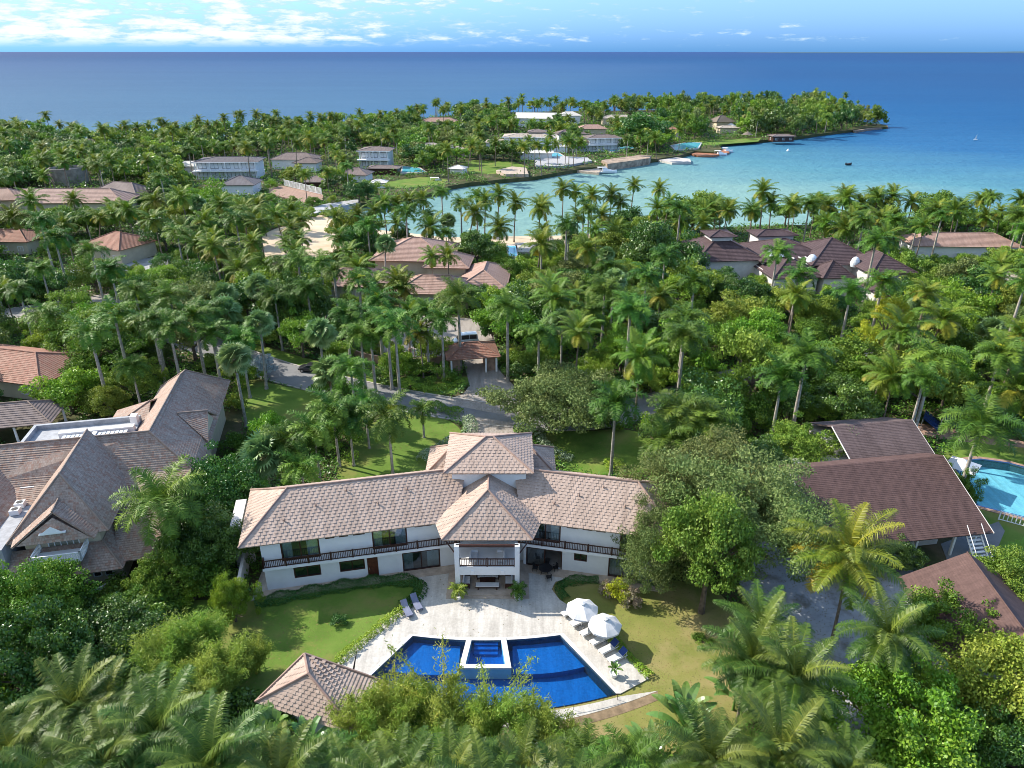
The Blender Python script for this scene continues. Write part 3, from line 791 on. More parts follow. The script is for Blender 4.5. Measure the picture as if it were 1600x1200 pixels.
# ------------------------------------------------------------------ main white villa
VA = -2.45
villa = thing('villa', (VA, 62, 0), "white two-storey villa with brown hip roofs and a central portico by the blue pool", 'villa')
wd = Vector((.978, .208, 0)).normalized()
LP0 = Vector((-24.94, 56.79, 0)); LLEN = 19.4
RP0 = Vector((1.22, 60.85, 0)); rd = Vector((wd.x, -wd.y, 0)); RLEN = 14.2
EZ = 6.3
wings = []
for side, p0, d, L in (('l', LP0, wd, LLEN), ('r', RP0, rd, RLEN)):
    P0 = (p0.x, p0.y); D = (d.x, d.y)
    if side == 'l':
        lower = [(2.8, 5.45, 1.2, 2.52), (7.34, 9.88, 1.2, 2.5), (10.13, 11.22, .14, 2.5), (13.75, 17.7, .14, 2.54)]
        upper = [(1.9, 5.65, 3.5, 5.95), (6.27, 7.2, 5.55, 5.98), (7.65, 8.55, 5.55, 5.98), (9.05, 10.2, 5.55, 5.98), (10.88, 14.42, 3.5, 6.0), (15.25, 17.0, 5.6, 6.02)]
    else:
        lower = [(.3, 4.15, .14, 2.54), (5.4, 6.75, 1.6, 2.6), (9.0, 12.1, .14, 2.52)]
        upper = [(.7, 3.9, 3.5, 6.0), (4.5, 5.7, 5.6, 6.02), (6.15, 7.15, 5.6, 6.02), (7.55, 8.5, 5.6, 6.02), (10.0, 13.2, 3.5, 6.0)]
    fr = Fr(p0.x, p0.y, math.atan2(d.y, d.x))
    mb = MB()
    wall_open(mb, P0, D, L, .1, 3.0, .28, lower); wall_open(mb, P0, D, L, 3.3, EZ+.05, .28, upper)
    mb.ob(P0, D, 0, .28, .28, 8.6, .1, EZ+.05); mb.ob(P0, D, L-.28, L, .28, 8.6, .1, EZ+.05)
    mb.ob(P0, D, 0, L, 8.6, 8.9, .1, EZ+.05)
    mb.ob(P0, D, -.0, L, -.62, 0, 3.0, 3.32)          # balcony slab edge
    mb.build('wall', M['white'], villa)
    mb = MB(); mb.ob(P0, D, .28, L-.28, .28, 8.6, 3.0, 3.3); mb.ob(P0, D, .28, L-.28, .28, 8.6, .1, .16); mb.ob(P0, D, .28, L-.28, 4.2, 4.3, .16, 3.0); mb.ob(P0, D, .28, L-.28, 4.2, 4.3, 3.3, 6.2)
    mb.build('floor', M['dark_in'], villa)
    mb = MB(); mb.ob(P0, D, -.6, L+.6, -1.25, 0, -.1, .155); mb.build('plinth', M['stonebase'], villa)
    for i, o_ in enumerate(lower):
        tall = o_[2] < .5; door = tall and o_[1]-o_[0] < 1.5
        if door:
            mb = MB(); mb.ob(P0, D, o_[0], o_[0]+.1, -.03, .14, o_[2], o_[3]); mb.ob(P0, D, o_[1]-.1, o_[1], -.03, .14, o_[2], o_[3]); mb.ob(P0, D, o_[0]+.1, o_[1]-.1, -.03, .14, o_[3]-.1, o_[3])
            mb.ob(P0, D, o_[0]+.1, o_[1]-.1, .03, .09, o_[2], o_[3]-.1)
            for q in (0, 1): mb.ob(P0, D, o_[0]+.2, o_[1]-.2, .0, .03, o_[2]+.2+q*1.1, o_[2]+1.1+q*1.05)
            dr = mb.build('door', plain('reddish_wood', (.11, .035, .02), .45, var=.25, scale=5), villa)
            mb = MB(); mb.ob(P0, D, o_[0]+.16, o_[0]+.2, -.05, .0, 1.0, 1.25); mb.build('handle', M['chrome'], dr)
        else:
            if side == 'r' and i == 0:
                window(villa, P0, D, .3, 2.35, .14, 2.54, .02, curtain=None, mull=0, name='sliding_door')
                mb = MB(); mb.ob(P0, D, 4.03, 4.15, -.01, .14, .14, 2.54); mb.ob(P0, D, 2.35, 4.03, -.01, .14, 2.42, 2.54); mb.build('doorway_frame', M['wood'], villa)
            else:
                window(villa, P0, D, *o_, .02, curtain=(True if (tall and (side == 'l' and False or side == 'r')) else ('part' if tall else False)), mull=1, name='sliding_door' if tall else 'window')
    for o_ in upper:
        tall = o_[2] < 4
        window(villa, P0, D, *o_, .02, curtain='part' if tall else False, mull=1 if tall else 0, fw=.14 if tall else .09, name='sliding_door' if tall else 'window')
    q0, q1 = fr(.1 if side == 'l' else -.35, -.56), fr(L+.35 if side == 'l' else L-.1, -.56)
    railing(villa, q0, q1, 3.32, .92)
    e = fr(.1, 0) if side == 'l' else fr(L-.1, 0); f_ = q0 if side == 'l' else q1
    railing(villa, f_, e, 3.32, .92, post=1)
    foot(fr, 0, L, -1, 9.5)
    # roof
    lo, hi = (-1.85, L+.2) if side == 'l' else (-.2, L+1.7)
    v0, v1 = -.75, 9.6; rise = 2.95; vm = (v0+v1)/2; hh = 4.6
    if side == 'l':
        A, D_, E_ = fr(lo, v0, EZ), fr(lo, v1, EZ), fr(lo+hh, vm, EZ+rise)
        B_, C_, F_ = fr(hi+3.0, v0, EZ), fr(hi+1.0, v1, EZ), fr(hi+1.8, vm, EZ+rise)
        # inner ends run in under the tower
        B_ = fr(hi-.1, v0, EZ)
        roof_obj(villa, [[A, B_, F_, E_], [D_, E_, F_, C_], [A, E_, D_]], [(A, E_), (E_, D_), (E_, F_)], M['roof'], M['cap'], .36, .022)
    else:
        A, D_, E_ = fr(hi, v0, EZ), fr(hi, v1, EZ), fr(hi-hh, vm, EZ+rise)
        F_ = fr(lo-1.8, vm, EZ+rise); C_ = fr(lo-1.0, v1, EZ); B_ = fr(lo+.1, v0, EZ)
        roof_obj(villa, [[B_, A, E_, F_], [D_, C_, F_, E_], [A, D_, E_]], [(A, E_), (E_, D_), (E_, F_)], M['roof'], M['cap'], .36, .022)
        # the vents
    mb = MB()
    for k in range(5):
        u = 2.5+k*3.1 if side == 'l' else 3+k*2.4
        if u < L-1.5:
            vv = 1.2+((k*37) % 5)*.55; zz = EZ+(vv-v0)/(vm-v0)*rise
            c = fr(u, vv, zz+.05); mb = MB(); mb.lathe([(.07, 0), (.07, .22), (.11, .22), (.02, .32)], 8, c); mb.build('roof_vent', M['cap'], villa)
# tower
TZ = 9.85
mb = MB(); TX0, TX1, TY0, TY1 = VA-3.95, VA+3.95, 64.3, 71.4
mb.box(TX0, TX1, TY0, TY1, 5.6, TZ+.05); mb.box(TX0+.1, TX1-.1, 61.5, 64.3, .1, 6.9)
mb.build('wall', M['white'], villa)
tfr = Fr(VA, 63.55, 0)
fs, ls = hip(tfr, -4.75, 4.75, 0, 8.7, TZ, 1.95)
roof_obj(villa, fs, ls, M['roof'], M['cap'], .36, .022)
# rear entrance roof
fs, ls = hip(Fr(VA, 69, 0), -7.5, 7.5, 0, 6.2, 6.2, 2.2)
roof_obj(villa, fs, ls, M['roof'], M['cap'], .36, .022)
mb = MB(); mb.box(VA-6.6, VA+6.6, 69.8, 74.3, .05, 6.2); mb.build('wall', M['white'], villa)
foot(Fr(VA, 62, 0), -8, 8, 0, 14)
# portico
PZ = 6.25
A, B_ = Vector((VA-4.5, 57.0, PZ)), Vector((VA+4.5, 57.0, PZ))
A2, B2 = Vector((VA-5.7, 60.7, PZ)), Vector((VA+5.7, 60.7, PZ))
Pk, Pb = Vector((VA, 61.2, 9.35)), Vector((VA, 66.5, 9.35))
A3, B3 = Vector((VA-5.2, 66.5, PZ+.25)), Vector((VA+5.2, 66.5, PZ+.25))
roof_obj(villa, [[A, B_, Pk], [A, Pk, Pb, A3, A2], [B_, B2, B3, Pb, Pk]][:1], [(A, Pk), (B_, Pk)], M['roof'], M['cap'], .36, .022)
fs = []
for s_, a0, a2 in ((-1, A, A2), (1, B_, B2)):
    sl = (Pk.z-PZ)/5.1
    mid = Vector((VA+s_*3.3, 64.35, PZ+.95))
    fs += [[a0, a2, Pk], [a2, mid, Pk], [mid, Vector((VA, 64.35, 9.35)), Pk]]
roof_obj(villa, fs, [(Pk, Vector((VA, 64.3, 9.35)))], M['roof'], M['cap'], .36, .022)
for x in (VA-3.0, VA+2.96):
    mb = MB(); mb.box(x-.24, x+.24, 56.2, 56.68, .1, 6.1); mb.box(x-.3, x+.3, 56.14, 56.74, .1, .4)
    mb.build('column', M['white'], villa)
mb = MB(); mb.box(VA-2.76, VA+2.72, 56.25, 56.62, 2.55, 3.55); mb.box(VA-3.24, VA+3.2, 56.68, 61.4, 3.05, 3.4)
mb.box(VA-3.2, VA-2.9, 56.7, 61.4, 2.55, 3.05); mb.box(VA+2.86, VA+3.16, 56.7, 61.4, 2.55, 3.05)
mb.build('balcony', M['white'], villa)
for x in (-1.5, 1.5): mb = MB(); mb.box(VA+x-.13, VA+x+.13, 56.17, 56.25, 2.8, 3.1); mb.build('wall_lamp', M['lamp_white'], villa)
railing(villa, (VA-2.75, 56.35, 0), (VA+2.7, 56.35, 0), 3.56, .95, post=2.7)
mb = MB()
for s_ in (-1, 1):
    mb.tube([(VA+s_*4.2, 57.3, 6.05), (VA+s_*3.1, 56.5, 4.9)], .09, 4)
    mb.tube([(VA+s_*3.1, 56.5, 5.95), (VA+s_*3.3, 60.9, 5.95)], .11, 4)
mb.box(VA-3.1, VA+3.1, 56.4, 56.6, 5.85, 6.1)
mb.build('roof_beam', M['wood'], villa)
# back wall of the portico with glass doors
mb = MB()
wall_open(mb, (VA-3.2, 61.4), (1, 0), 6.4, .1, 3.0, .25, [(1.2, 5.2, .14, 2.6)])
wall_open(mb, (VA-3.2, 61.4), (1, 0), 6.4, 3.4, 6.6, .25, [(1.7, 4.7, 3.45, 6.0)])
mb.build('wall', M['white'], villa)
window(villa, (VA-3.2, 61.4), (1, 0), 1.2, 5.2, .14, 2.6, .02, mull=3, name='glass_door')
window(villa, (VA-3.2, 61.4), (1, 0), 1.7, 4.7, 3.45, 6.0, .02, mull=1, name='glass_door')
mb = MB(); mb.box(VA-4.2, VA+4.2, 55.55, 61.3, -.05, .17); mb.box(VA-3.7, VA+3.7, 55.9, 61.3, .17, .27)
mb.build('portico_step', M['stonebase'], villa)
# side wall at the left end of the villa
mb = MB(); fr = Fr(LP0.x, LP0.y, math.atan2(wd.y, wd.x))
bodybox(mb, fr, -2.6, -2.3, -1.0, 5.0, 0, 2.4); bodybox(mb, fr, -2.3, -1.7, 5.0, 5.3, 0, 5.2); bodybox(mb, fr, -3.4, -2.3, 4.0, 9.0, 0, 5.6)
mb.build('service_wall', M['terrace'], villa)

# ------------------------------------------------------------------ tiled villa on the left
lv = thing('villa', (-44, 66, 0), "large cream villa with steep weathered-tile gabled roofs beside the white villa", 'villa')
f = Fr(-41.0, 70.0, math.atan2(.216, .976))
mb = MB()
bodybox(mb, f, -10.4, -3.4, -10.3, 2, 2.9, 6.0)      # block C upper
bodybox(mb, f, -13, -1.8, -11.2, 2, 0, 3.0)          # lower storey
bodybox(mb, f, -19, 3.4, -2.2, 4.0, 0, 5.6)          # A
bodybox(mb, f, -4.4, 3.4, 0, 24, 0, 5.8)             # B
bodybox(mb, f, -22, -13.5, -12, 3, 0, 6.0)           # D
mb.build('wall', M['cream'], lv)
zr = 10.5
# A + its long front slope
aR, aL = f(-.3, 1.6, zr), f(-19, 2.6, 10.0)
roof_obj(lv, [[aR, f(4.2, -1.6, 5.9), f(2.4, -11.6, 2.9), f(-20, -11.6, 2.9), aL]][:0]+[[aR, f(4.2, -1.7, 6.9), f(-19.2, -1.7, 6.9), aL], [aL, aR, f(-.3, 7.5, 6.6), f(-19, 7.5, 6.6)]], [(aL, aR)], M['lroof'], M['lcap'], .27, .035)
roof_obj(lv, [[f(-19.2, -1.7, 6.9), f(4.2, -1.7, 6.9), f(3.0, -12.2, 3.0), f(-2.0, -12.2, 3.0), f(-3.0, -6, 5.4), f(-19.2, -6, 5.4)]], None, M['lroof'], M['lcap'], .27, .035)
# B: long ridge to the north
b0, b1 = f(-.3, 1.6, zr), f(.1, 17.5, zr)
roof_obj(lv, [[b0, f(4.2, -1.7, 6.9), f(4.9, -1.9, 6.0), f(4.9, 24.5, 6.0), f(.1, 20.5, 9.9), b1], [b0, b1, f(.1, 20.5, 9.9), f(-4.7, 24.5, 6.0), f(-4.9, 4.5, 6.0)], [f(.1, 20.5, 9.9), f(4.9, 24.5, 6.0), f(-4.7, 24.5, 6.0)]],
         [(b0, b1), (b1, f(.1, 20.5, 9.9)), (b0, f(4.2, -1.7, 6.9)), (f(.1, 20.5, 9.9), f(4.9, 24.5, 6)), (f(.1, 20.5, 9.9), f(-4.7, 24.5, 6))], M['lroof'], M['lcap'], .27, .035)
# B dormer facing right
roof_obj(lv, [[f(1.2, 8.2, 9.3), f(4.6, 9.2, 8.8), f(4.9, 5.2, 6.5)], [f(1.2, 8.2, 9.3), f(4.6, 9.2, 8.8), f(4.9, 12.4, 6.6)]], [(f(1.2, 8.2, 9.3), f(4.6, 9.2, 8.8))], M['lroof'], M['lcap'], .27, .035)
mb = MB(); mb.poly([f(4.5, 6.0, 6.3), f(4.5, 12.0, 6.3), f(4.5, 9.1, 8.6)]); mb.build('gable_wall', M['cream'], lv)
# west annex of B
roof_obj(lv, [[f(-4, 16.5, 7.6), f(-9.5, 13.0, 5.0), f(-3.5, 11.0, 5.9)][::-1], [f(-4, 16.5, 7.6), f(-9.5, 20, 5.0), f(-9.5, 13, 5.0)], [f(-4, 16.5, 7.6), f(-3, 21, 6.2), f(-9.5, 20, 5.0)]], [(f(-4, 16.5, 7.6), f(-9.5, 13, 5))], M['lroof'], M['lcap'], .27, .035)
mb = MB(); bodybox(mb, f, -9, -4, 13.4, 19.6, 0, 5.0); mb.build('wall', M['cream'], lv)
# C: ridge towards the pool garden, hipped front
c0, c1 = f(-6.8, 2.2, 11.2), f(-6.8, -7.0, 11.0)
cl, cr = f(-11.6, -11.0, 5.8), f(-2.2, -11.0, 6.1)
roof_obj(lv, [[c0, c1, cr, f(-2.2, -1.5, 6.1), f(-3.3, 1, 7.4)], [c1, c0, f(-11.6, 1, 6.1), cl], [c1, cl, cr]], [(c0, c1), (c1, cl), (c1, cr)], M['lroof'], M['lcap'], .27, .035)
# little gable in front of C
g0, g1 = f(-6.9, -8.4, 9.0), f(-6.9, -10.6, 8.8)
roof_obj(lv, [[g0, g1, f(-3.3, -11.9, 6.0), f(-3.0, -10.4, 6.3)], [g0, g1, f(-10.8, -11.9, 6.0), f(-11.0, -10.4, 6.3)]], [(g0, g1)], M['lroof'], M['lcap'], .27, .035)
mb = MB(); roof_face(mb, [f(-3.6, -11.75, 6.0), f(-10.4, -11.75, 6.0), f(-6.9, -10.9, 8.3)], .3, .04); mb.build('gable_tiles', M['lroof'], lv)
mb = MB(); mb.prism([f(-8.2, -11.7), f(-5.8, -11.7), f(-5.8, -11.4), f(-8.2, -11.4)], 6.9, 7.0)
mb.poly([f(-8.1, -11.72, 7.0), f(-5.9, -11.72, 7.0), f(-7.0, -11.6, 7.75)]); mb.build('gable_vent', M['white'], lv)
# pent roof between the storeys
roof_obj(lv, [[f(-13.6, -10.4, 4.6), f(-3.3, -10.4, 4.6), f(-1.0, -13.3, 2.9), f(-15, -13.3, 2.9)], [f(-3.3, -10.4, 4.6), f(-3.3, -1, 4.6), f(-1.0, -1, 2.9), f(-1.0, -13.3, 2.9)]], [(f(-3.3, -10.4, 4.6), f(-1.0, -13.3, 2.9))], M['lroof'], M['lcap'], .27, .035)
# D roof, only its right slope is in view
roof_obj(lv, [[f(-13.2, -12.6, 5.6), f(-13.2, -.5, 6.4), f(-18.5, 3.4, 10.6), f(-18.5, -8, 10.6)], [f(-13.2, -12.6, 5.6), f(-18.5, -8, 10.6), f(-23.5, -12.6, 5.6)], [f(-18.5, 3.4, 10.6), f(-23.5, 3.4, 5.6), f(-23.5, -12.6, 5.6), f(-18.5, -8, 10.6)]],
         [(f(-18.5, -8, 10.6), f(-13.2, -12.6, 5.6)), (f(-18.5, -8, 10.6), f(-18.5, 3.4, 10.6))], M['lroof'], M['lcap'], .27, .035)
# flat roof terrace with glazed lights
fl = MB(); bodybox(fl, f, -17, -4.5, 4.5, 13.2, 0, 6.6); bodybox(fl, f, -17, -16.6, 4.5, 13.2, 6.6, 7.2); bodybox(fl, f, -16.6, -4.5, 12.8, 13.2, 6.6, 7.2)
fl.build('flat_roof', M['flatroof'], lv)
mb = MB()
for k in range(2):
    for i in range(7):
        bodybox(mb, f, -12.6+k*4.0+i*.5, -12.2+k*4.0+i*.5, 6.4, 9.6, 7.0, 7.06)
mb.build('skylight', M['skylight'], lv)
mb = MB(); bodybox(mb, f, -13.2, -4.6, 9.8, 10.6, 6.6, 7.3); bodybox(mb, f, -9.2, -8.7, 5.5, 9.8, 6.6, 7.2); bodybox(mb, f, -15.8, -13.2, 5.5, 8.8, 6.6, 6.75); bodybox(mb, f, -5.4, -4.6, 11.6, 12.6, 6.6, 7.8); mb.build('roof_upstand', M['white'], lv)
fs, ls = hip(f, -19.5, -14.2, 5.5, 11, 5.8, 1.4); roof_obj(lv, fs, ls, M['lroof'], M['lcap'], .27, .035)
fd = (f.d.x, f.d.y); p = f(-10.4, -10.3)
w_ = window(lv, (p.x, p.y), fd, 2.1, 5.0, 3.6, 5.6, -.06, fm=M['lamp_white'], mull=4, fw=.09, label="white framed balcony window")
mb = MB(); bodybox(mb, f, -9.0, -4.6, -12.9, -10.45, 4.15, 4.35); mb.build('balcony', M['white'], lv)
railing(lv, f(-9.0, -12.85), f(-4.6, -12.85), 4.35, .9, M['lamp_white'], gap=.22, post=4.4, r=.05)
railing(lv, f(-9.0, -12.85), f(-9.0, -10.5), 4.35, .9, M['lamp_white'], gap=.22, post=2.4, r=.05)
railing(lv, f(-4.6, -10.5), f(-4.6, -12.85), 4.35, .9, M['lamp_white'], gap=.22, post=2.4, r=.05)
p = f(-13, -11.2)
for a, b in ((5.4, 7.2), (8.3, 9.1), (9.4, 10.2)):
    window(lv, (p.x, p.y), fd, a, b, .8 if a > 8 else .1, 2.5, -.06, fm=M['lamp_white'] if a > 8 else M['black'], gm=M['dglass'], mull=0, fw=.08)
# right of B, two lit side windows and the curved garden wall
mb = MB(); pts = [f(-6.6+4.4*math.cos(t), -11.3+3.6*math.sin(t)) for t in [math.pi+.1+(math.pi-.3)*i/12 for i in range(13)]]
pin = [f(-6.6+4.2*math.cos(t), -11.3+3.4*math.sin(t)) for t in [math.pi+.1+(math.pi-.3)*i/12 for i in range(13)]]
mb.grid([[(a.x, a.y, 0), (a.x, a.y, 1.25), (b.x, b.y, 1.25), (b.x, b.y, 0)] for a, b in zip(pts, pin)])
mb.build('terrace_wall', M['terrace'], lv)
foot(f, -23, 5, -13.5, 25)
# courtyard glimpse between C and D
rc = thing('garden_bench', f(-12.6, -2.0, 6.05), "red bench cushion in the gap between two weathered roofs", 'bench')
mb = MB(); bodybox(mb, f, -13.3, -12.0, -2.6, -1.9, 6.2, 6.45); mb.build('cushion', M['redcloth'], rc)
mb = MB(); bodybox(mb, f, -13.3, -12.0, -1.9, -1.7, 6.05, 6.9); bodybox(mb, f, -13.3, -13.2, -2.6, -1.9, 6.0, 6.2); bodybox(mb, f, -12.1, -12.0, -2.6, -1.9, 6.0, 6.2); mb.build('frame', M['white'], rc)
for i, v in enumerate((-4.3, -5.6)):
    ac = thing('rooftop_fan', f(-12.6, v, 6.05), ("square white rooftop fan unit nearer the red bench" if i == 0 else "square white rooftop fan unit farther from the red bench"), 'fan unit', 'rooftop fan units')
    mb = MB(); bodybox(mb, f, -13.05, -12.15, v-.4, v+.4, 6.05, 6.6); mb.build('casing', M['white'], ac)
    c = f(-12.6, v, 6.61); mb = MB(); mb.lathe([(0, .01), (.3, .012), (.32, 0)], 14, c); mb.build('grille', M['black'], ac)
mb = MB(); bodybox(mb, f, -13.5, -11.6, -12, 0, 0, 6.0); mb.build('flat_roof', M['flatroof'], lv)

# ------------------------------------------------------------------ generic house
def house(label, px, py, ang, L, W, h, rise, rm, wm_, ends='hh', over=.9, row=.5, wins=4, storeys=1, capm=None, cat='house', name='house', zc=0, group=None, stepped=True, fm=None, wh=1.3, wmax=1.6, base=None, root=None, du=0, dv=0, z0=0):
    """du, dv shift a further block in the house's own frame"""
    if isinstance(px, Fr): f = px
    else:
        c = P(px, py, zc); f = Fr(c.x, c.y, R_(ang))
    if root is None:
        root = thing(name, f(0, 0, 0), label, cat, group)
    mb = MB(); bodybox(mb, f, du-L/2, du+L/2, dv-W/2, dv+W/2, z0, z0+h); mb.build('wall', wm_, root)
    fs, ls = hip(f, du-L/2, du+L/2, dv-W/2, dv+W/2, z0+h-.02, rise, ends, over)
    roof_obj(root, fs, ls, rm, capm or rm, row, .05, stepped=stepped, r=.14)
    if 'g' in ends:
        for e_, s_ in ((0, -1), (1, 1)):
            if ends[e_] == 'g' and L >= W:
                u = du+s_*L/2; mb = MB(); hh = rise*(W/2)/(W/2+over)
                mb.poly([f(u, dv-W/2, z0+h), f(u, dv+W/2, z0+h), f(u, dv, z0+h+hh)]); mb.build('gable_wall', wm_, root)
    p = f(du-L/2, dv-W/2); d = (f.d.x, f.d.y)
    sh = h/storeys
    for s_ in range(storeys):
        for i in range(wins):
            u = L*(i+.5)/wins; ww = min(wmax, L/wins*.72)
            window(root, (p.x, p.y), d, u-ww/2, u+ww/2, z0+s_*sh+.9, z0+s_*sh+.9+wh, -.05, fm=fm or M['white'], gm=M['dglass'], mull=1, fw=.1)
    p = f(du-L/2, dv+W/2); d2 = (-f.n.x, -f.n.y)
    if wins > 1:
        window(root, (p.x, p.y), d2, W*.3, W*.3+1.4, z0+.9, z0+.9+wh, -.05, fm=fm or M['white'], gm=M['dglass'], mull=1, fw=.1)
    foot(f, du-L/2, du+L/2, dv-W/2, dv+W/2, 1.5)
    return root, f
# ------------------------------------------------------------------ right-hand property
rv = thing('villa', (41, 68, 0), "open-plan house under two big brown shingle gable roofs next to the light blue pool", 'villa')
f = Fr(31.2, 68.6, R_(8.6))
fd = (f.d.x, f.d.y)
RZ = 7.3
mb = MB()
mb.ob((f.o.x, f.o.y), fd, 1.2, 15.6, -6.5, 8.0, 0, 3.4); mb.ob((f.o.x, f.o.y), fd, 11, 19, 7.5, 14.0, 0, 4.6)
mb.build('wall', M['terrace'], rv)
r0, r1 = f(0, 0, RZ), f(19.3, 0, RZ)
roof_obj(rv, [[r0, r1, f(19.3, -9.3, 3.2), f(0, -9.3, 3.2)], [r0, r1, f(19.3, 2.5, 6.2), f(0, 2.5, 6.2)]], None, M['shingle'], M['white'], .24, .018)
for u in (-.03, 19.33):
    mb = MB(); mb.grid([[f(u-.025, -9.4, 3.05), f(u+.025, -9.4, 3.05), f(u+.025, -9.4, 3.24), f(u-.025, -9.4, 3.24)], [f(u-.025, 0, RZ-.15), f(u+.025, 0, RZ-.15), f(u+.025, 0, RZ+.04), f(u-.025, 0, RZ+.04)]], True); mb.build('barge_board', M['terrace'], rv)
r2, r3 = f(10.6, 8.8, 7.2), f(21.7, 8.8, 7.2)
roof_obj(rv, [[r2, r3, f(21.7, 2.6, 4.5), f(10.6, 2.6, 4.5)], [r2, r3, f(21.7, 14, 4.9), f(10.6, 14, 4.9)]], None, M['shingle2'], M['white'], .24, .018)
for u in (10.57, 21.73):
    mb = MB(); mb.grid([[f(u-.025, 2.6, 4.35), f(u+.025, 2.6, 4.35), f(u+.025, 2.6, 4.55), f(u-.025, 2.6, 4.55)], [f(u-.025, 8.8, 7.05), f(u+.025, 8.8, 7.05), f(u+.025, 8.8, 7.24), f(u-.025, 8.8, 7.24)]], True); mb.build('barge_board', M['terrace'], rv)
for u in (1.5, 6, 11, 15.5, 18): mb = MB(); mb.ob((f.o.x, f.o.y), fd, u, u+.25, -8.6, -8.35, 0, 3.4); mb.build('post', M['lamp_white'], rv)
mb = MB()
for i in range(9): mb.ob((f.o.x, f.o.y), fd, 16.6, 18.2, -9.0-i*.3, -8.72-i*.3, 2.6-i*.3, 2.66-i*.3)
for u in (16.5, 18.2): mb.tube([f(u, -8.6, 3.2), f(u, -11.6, .2)], .09, 4); mb.tube([f(u, -8.6, 4.0), f(u, -11.6, 1.0)], .05, 4)
mb.build('stairs', M['lamp_white'], rv)
mb = MB(); mb.ob((f.o.x, f.o.y), fd, -1.4, 1.2, -3.4, -1.2, 2.2, 2.5); mb.ob((f.o.x, f.o.y), fd, -1.4, -1.2, -3.4, -1.2, 0, 2.2); mb.build('side_deck', plain('yellow_timber', (.5, .33, .16), .8), rv)
for a in (2.5, 6.5, 10.5): window(rv, f(1.2, -6.5)[:2], fd, a-1.2, a+1.2, .2, 2.6, -.05, fm=M['lamp_white'], gm=M['dglass'], mull=2)
foot(f, 0, 19, -9.3, 6); foot(f, 10, 22.5, 0, 14)
# lower building with a steep roof in front of it
cb = thing('cottage', (43, 50, 0), "cottage with reddish brown shingle roof half hidden by trees below the white outside stairs", 'cottage')
a, b_ = P(1511, 863, 6.6), P(1600, 985, 6.6)
rdx = (b_-a).normalized(); nx = Vector((-rdx.y, rdx.x, 0))
if nx.x > 0: nx = -nx
b_ = a+rdx*11.5
lo1 = 5.6
roof_obj(cb, [[a, b_, b_+nx*lo1+Vector((0, 0, -3.6)), a+nx*lo1+Vector((0, 0, -3.6))], [a, b_, b_-nx*lo1+Vector((0, 0, -3.6)), a-nx*lo1+Vector((0, 0, -3.6))]], [(a, b_)], M['shingle'], M['shingle'], .24, .018, r=.06)
mb = MB(); mb.prism([a+nx*4.8+rdx*.6, a-nx*4.8+rdx*.6, b_-nx*4.8-rdx*.6, b_+nx*4.8-rdx*.6], 0, 3.0); mb.build('wall', M['terrace'], cb)
EXCL.append([tuple((a+nx*6)[:2]), tuple((a-nx*6)[:2]), tuple((b_-nx*6)[:2]), tuple((b_+nx*6)[:2])])
# light blue pool
ap = thing('swimming_pool', (60, 76, 0), "light turquoise swimming pool with brick surround beside the brown shingle house", 'swimming pool')
pp = [(59.2, 81.9), (63.4, 82.5), (66.5, 81.5), (72, 77), (74, 70), (66, 67.8), (60.7, 69.5), (56.6, 71.9)]
pv = [Vector((x, y, 0)) for x, y in pp]; pc = sum(pv, Vector())/len(pv)
po = [p+(p-pc).normalized()*.9 for p in pv]; pm = [p+(p-pc).normalized()*.25 for p in pv]
mb = MB(); mb.poly([(p.x, p.y, -1.0) for p in pv])
for i in range(len(pv)):
    p, q = pv[i], pv[(i+1) % len(pv)]; mb.poly([(p.x, p.y, .1), (q.x, q.y, .1), (q.x, q.y, -1), (p.x, p.y, -1)])
mb.build('basin', M['aquatile'], ap)
mb = MB(); mb.poly([(p.x, p.y, -.03) for p in pv][::-1]); mb.build('water', M['aw'], ap)
mb = MB(); band(mb, pv+pv[:1], pm+pm[:1], -.1, .12); mb.build('rim', plain('navy_tile', (.03, .07, .2), .5), ap)
mb = MB(); band(mb, pm+pm[:1], po+po[:1], -.1, .1); mb.build('surround', M['brickpave'], ap)
EXCL.append([(p.x, p.y) for p in po])

# punch the land open under both pools
def punch(polys):
    o = bpy.data.objects['ground']
    import bmesh
    cut = MB()
    for pl in polys: cut.prism(pl, -2.0, .5)
    c = cut.build('cutter', M['soil'])
    for nm in [o.name for o in COL.objects if o.get('kind') == 'structure' and o.name.split('.')[0] in ('ground', 'lawn')]:
        ob = bpy.data.objects[nm]
        md = ob.modifiers.new('b', 'BOOLEAN'); md.operation = 'DIFFERENCE'; md.object = c; md.solver = 'EXACT'
    dg = bpy.context.evaluated_depsgraph_get()
    for ob in list(COL.objects):
        if ob.modifiers:
            me = bpy.data.meshes.new_from_object(ob.evaluated_get(dg)); ob.modifiers.clear(); ob.data = me
    bpy.data.objects.remove(c)
punch([[(p[0], p[1]) for p in inner]+[], [(p.x, p.y) for p in pv]])

# ------------------------------------------------------------------ pool house in front
ph = thing('pool_house', (-16, 41, 0), "small pool house with beige tiled hip roof at the corner of the lawn", 'pool house')
pa, pb = P(476, 1022, 5.5), P(482, 1053, 5.4)
c1, c2, c3 = P(399, 1097, 3.0), P(560, 1151, 3.0), P(608, 1068, 3.0)
c4 = c1+(pa-pb)*1.2; c4.z = 3.0
roof_obj(ph, [[pa, pb, c1], [pb, c1, c2], [pa, pb, c2, c3], [pa, c1, c3+(c1-c2)*.0]], [(pa, pb), (pb, c1), (pb, c2), (pa, c3), (pa, c1)], M['roof'], M['cap'], .3, .045)
cc = (c1+c2+c3)/3
mb = MB(); mb.prism([cc+(q-cc)*.8 for q in (c1, c2, c3)], 0, 3.0); mb.build('wall', M['white'], ph)
EXCL.append([tuple(c1[:2]), tuple(c2[:2]), tuple(c3[:2]), tuple(c4[:2])])

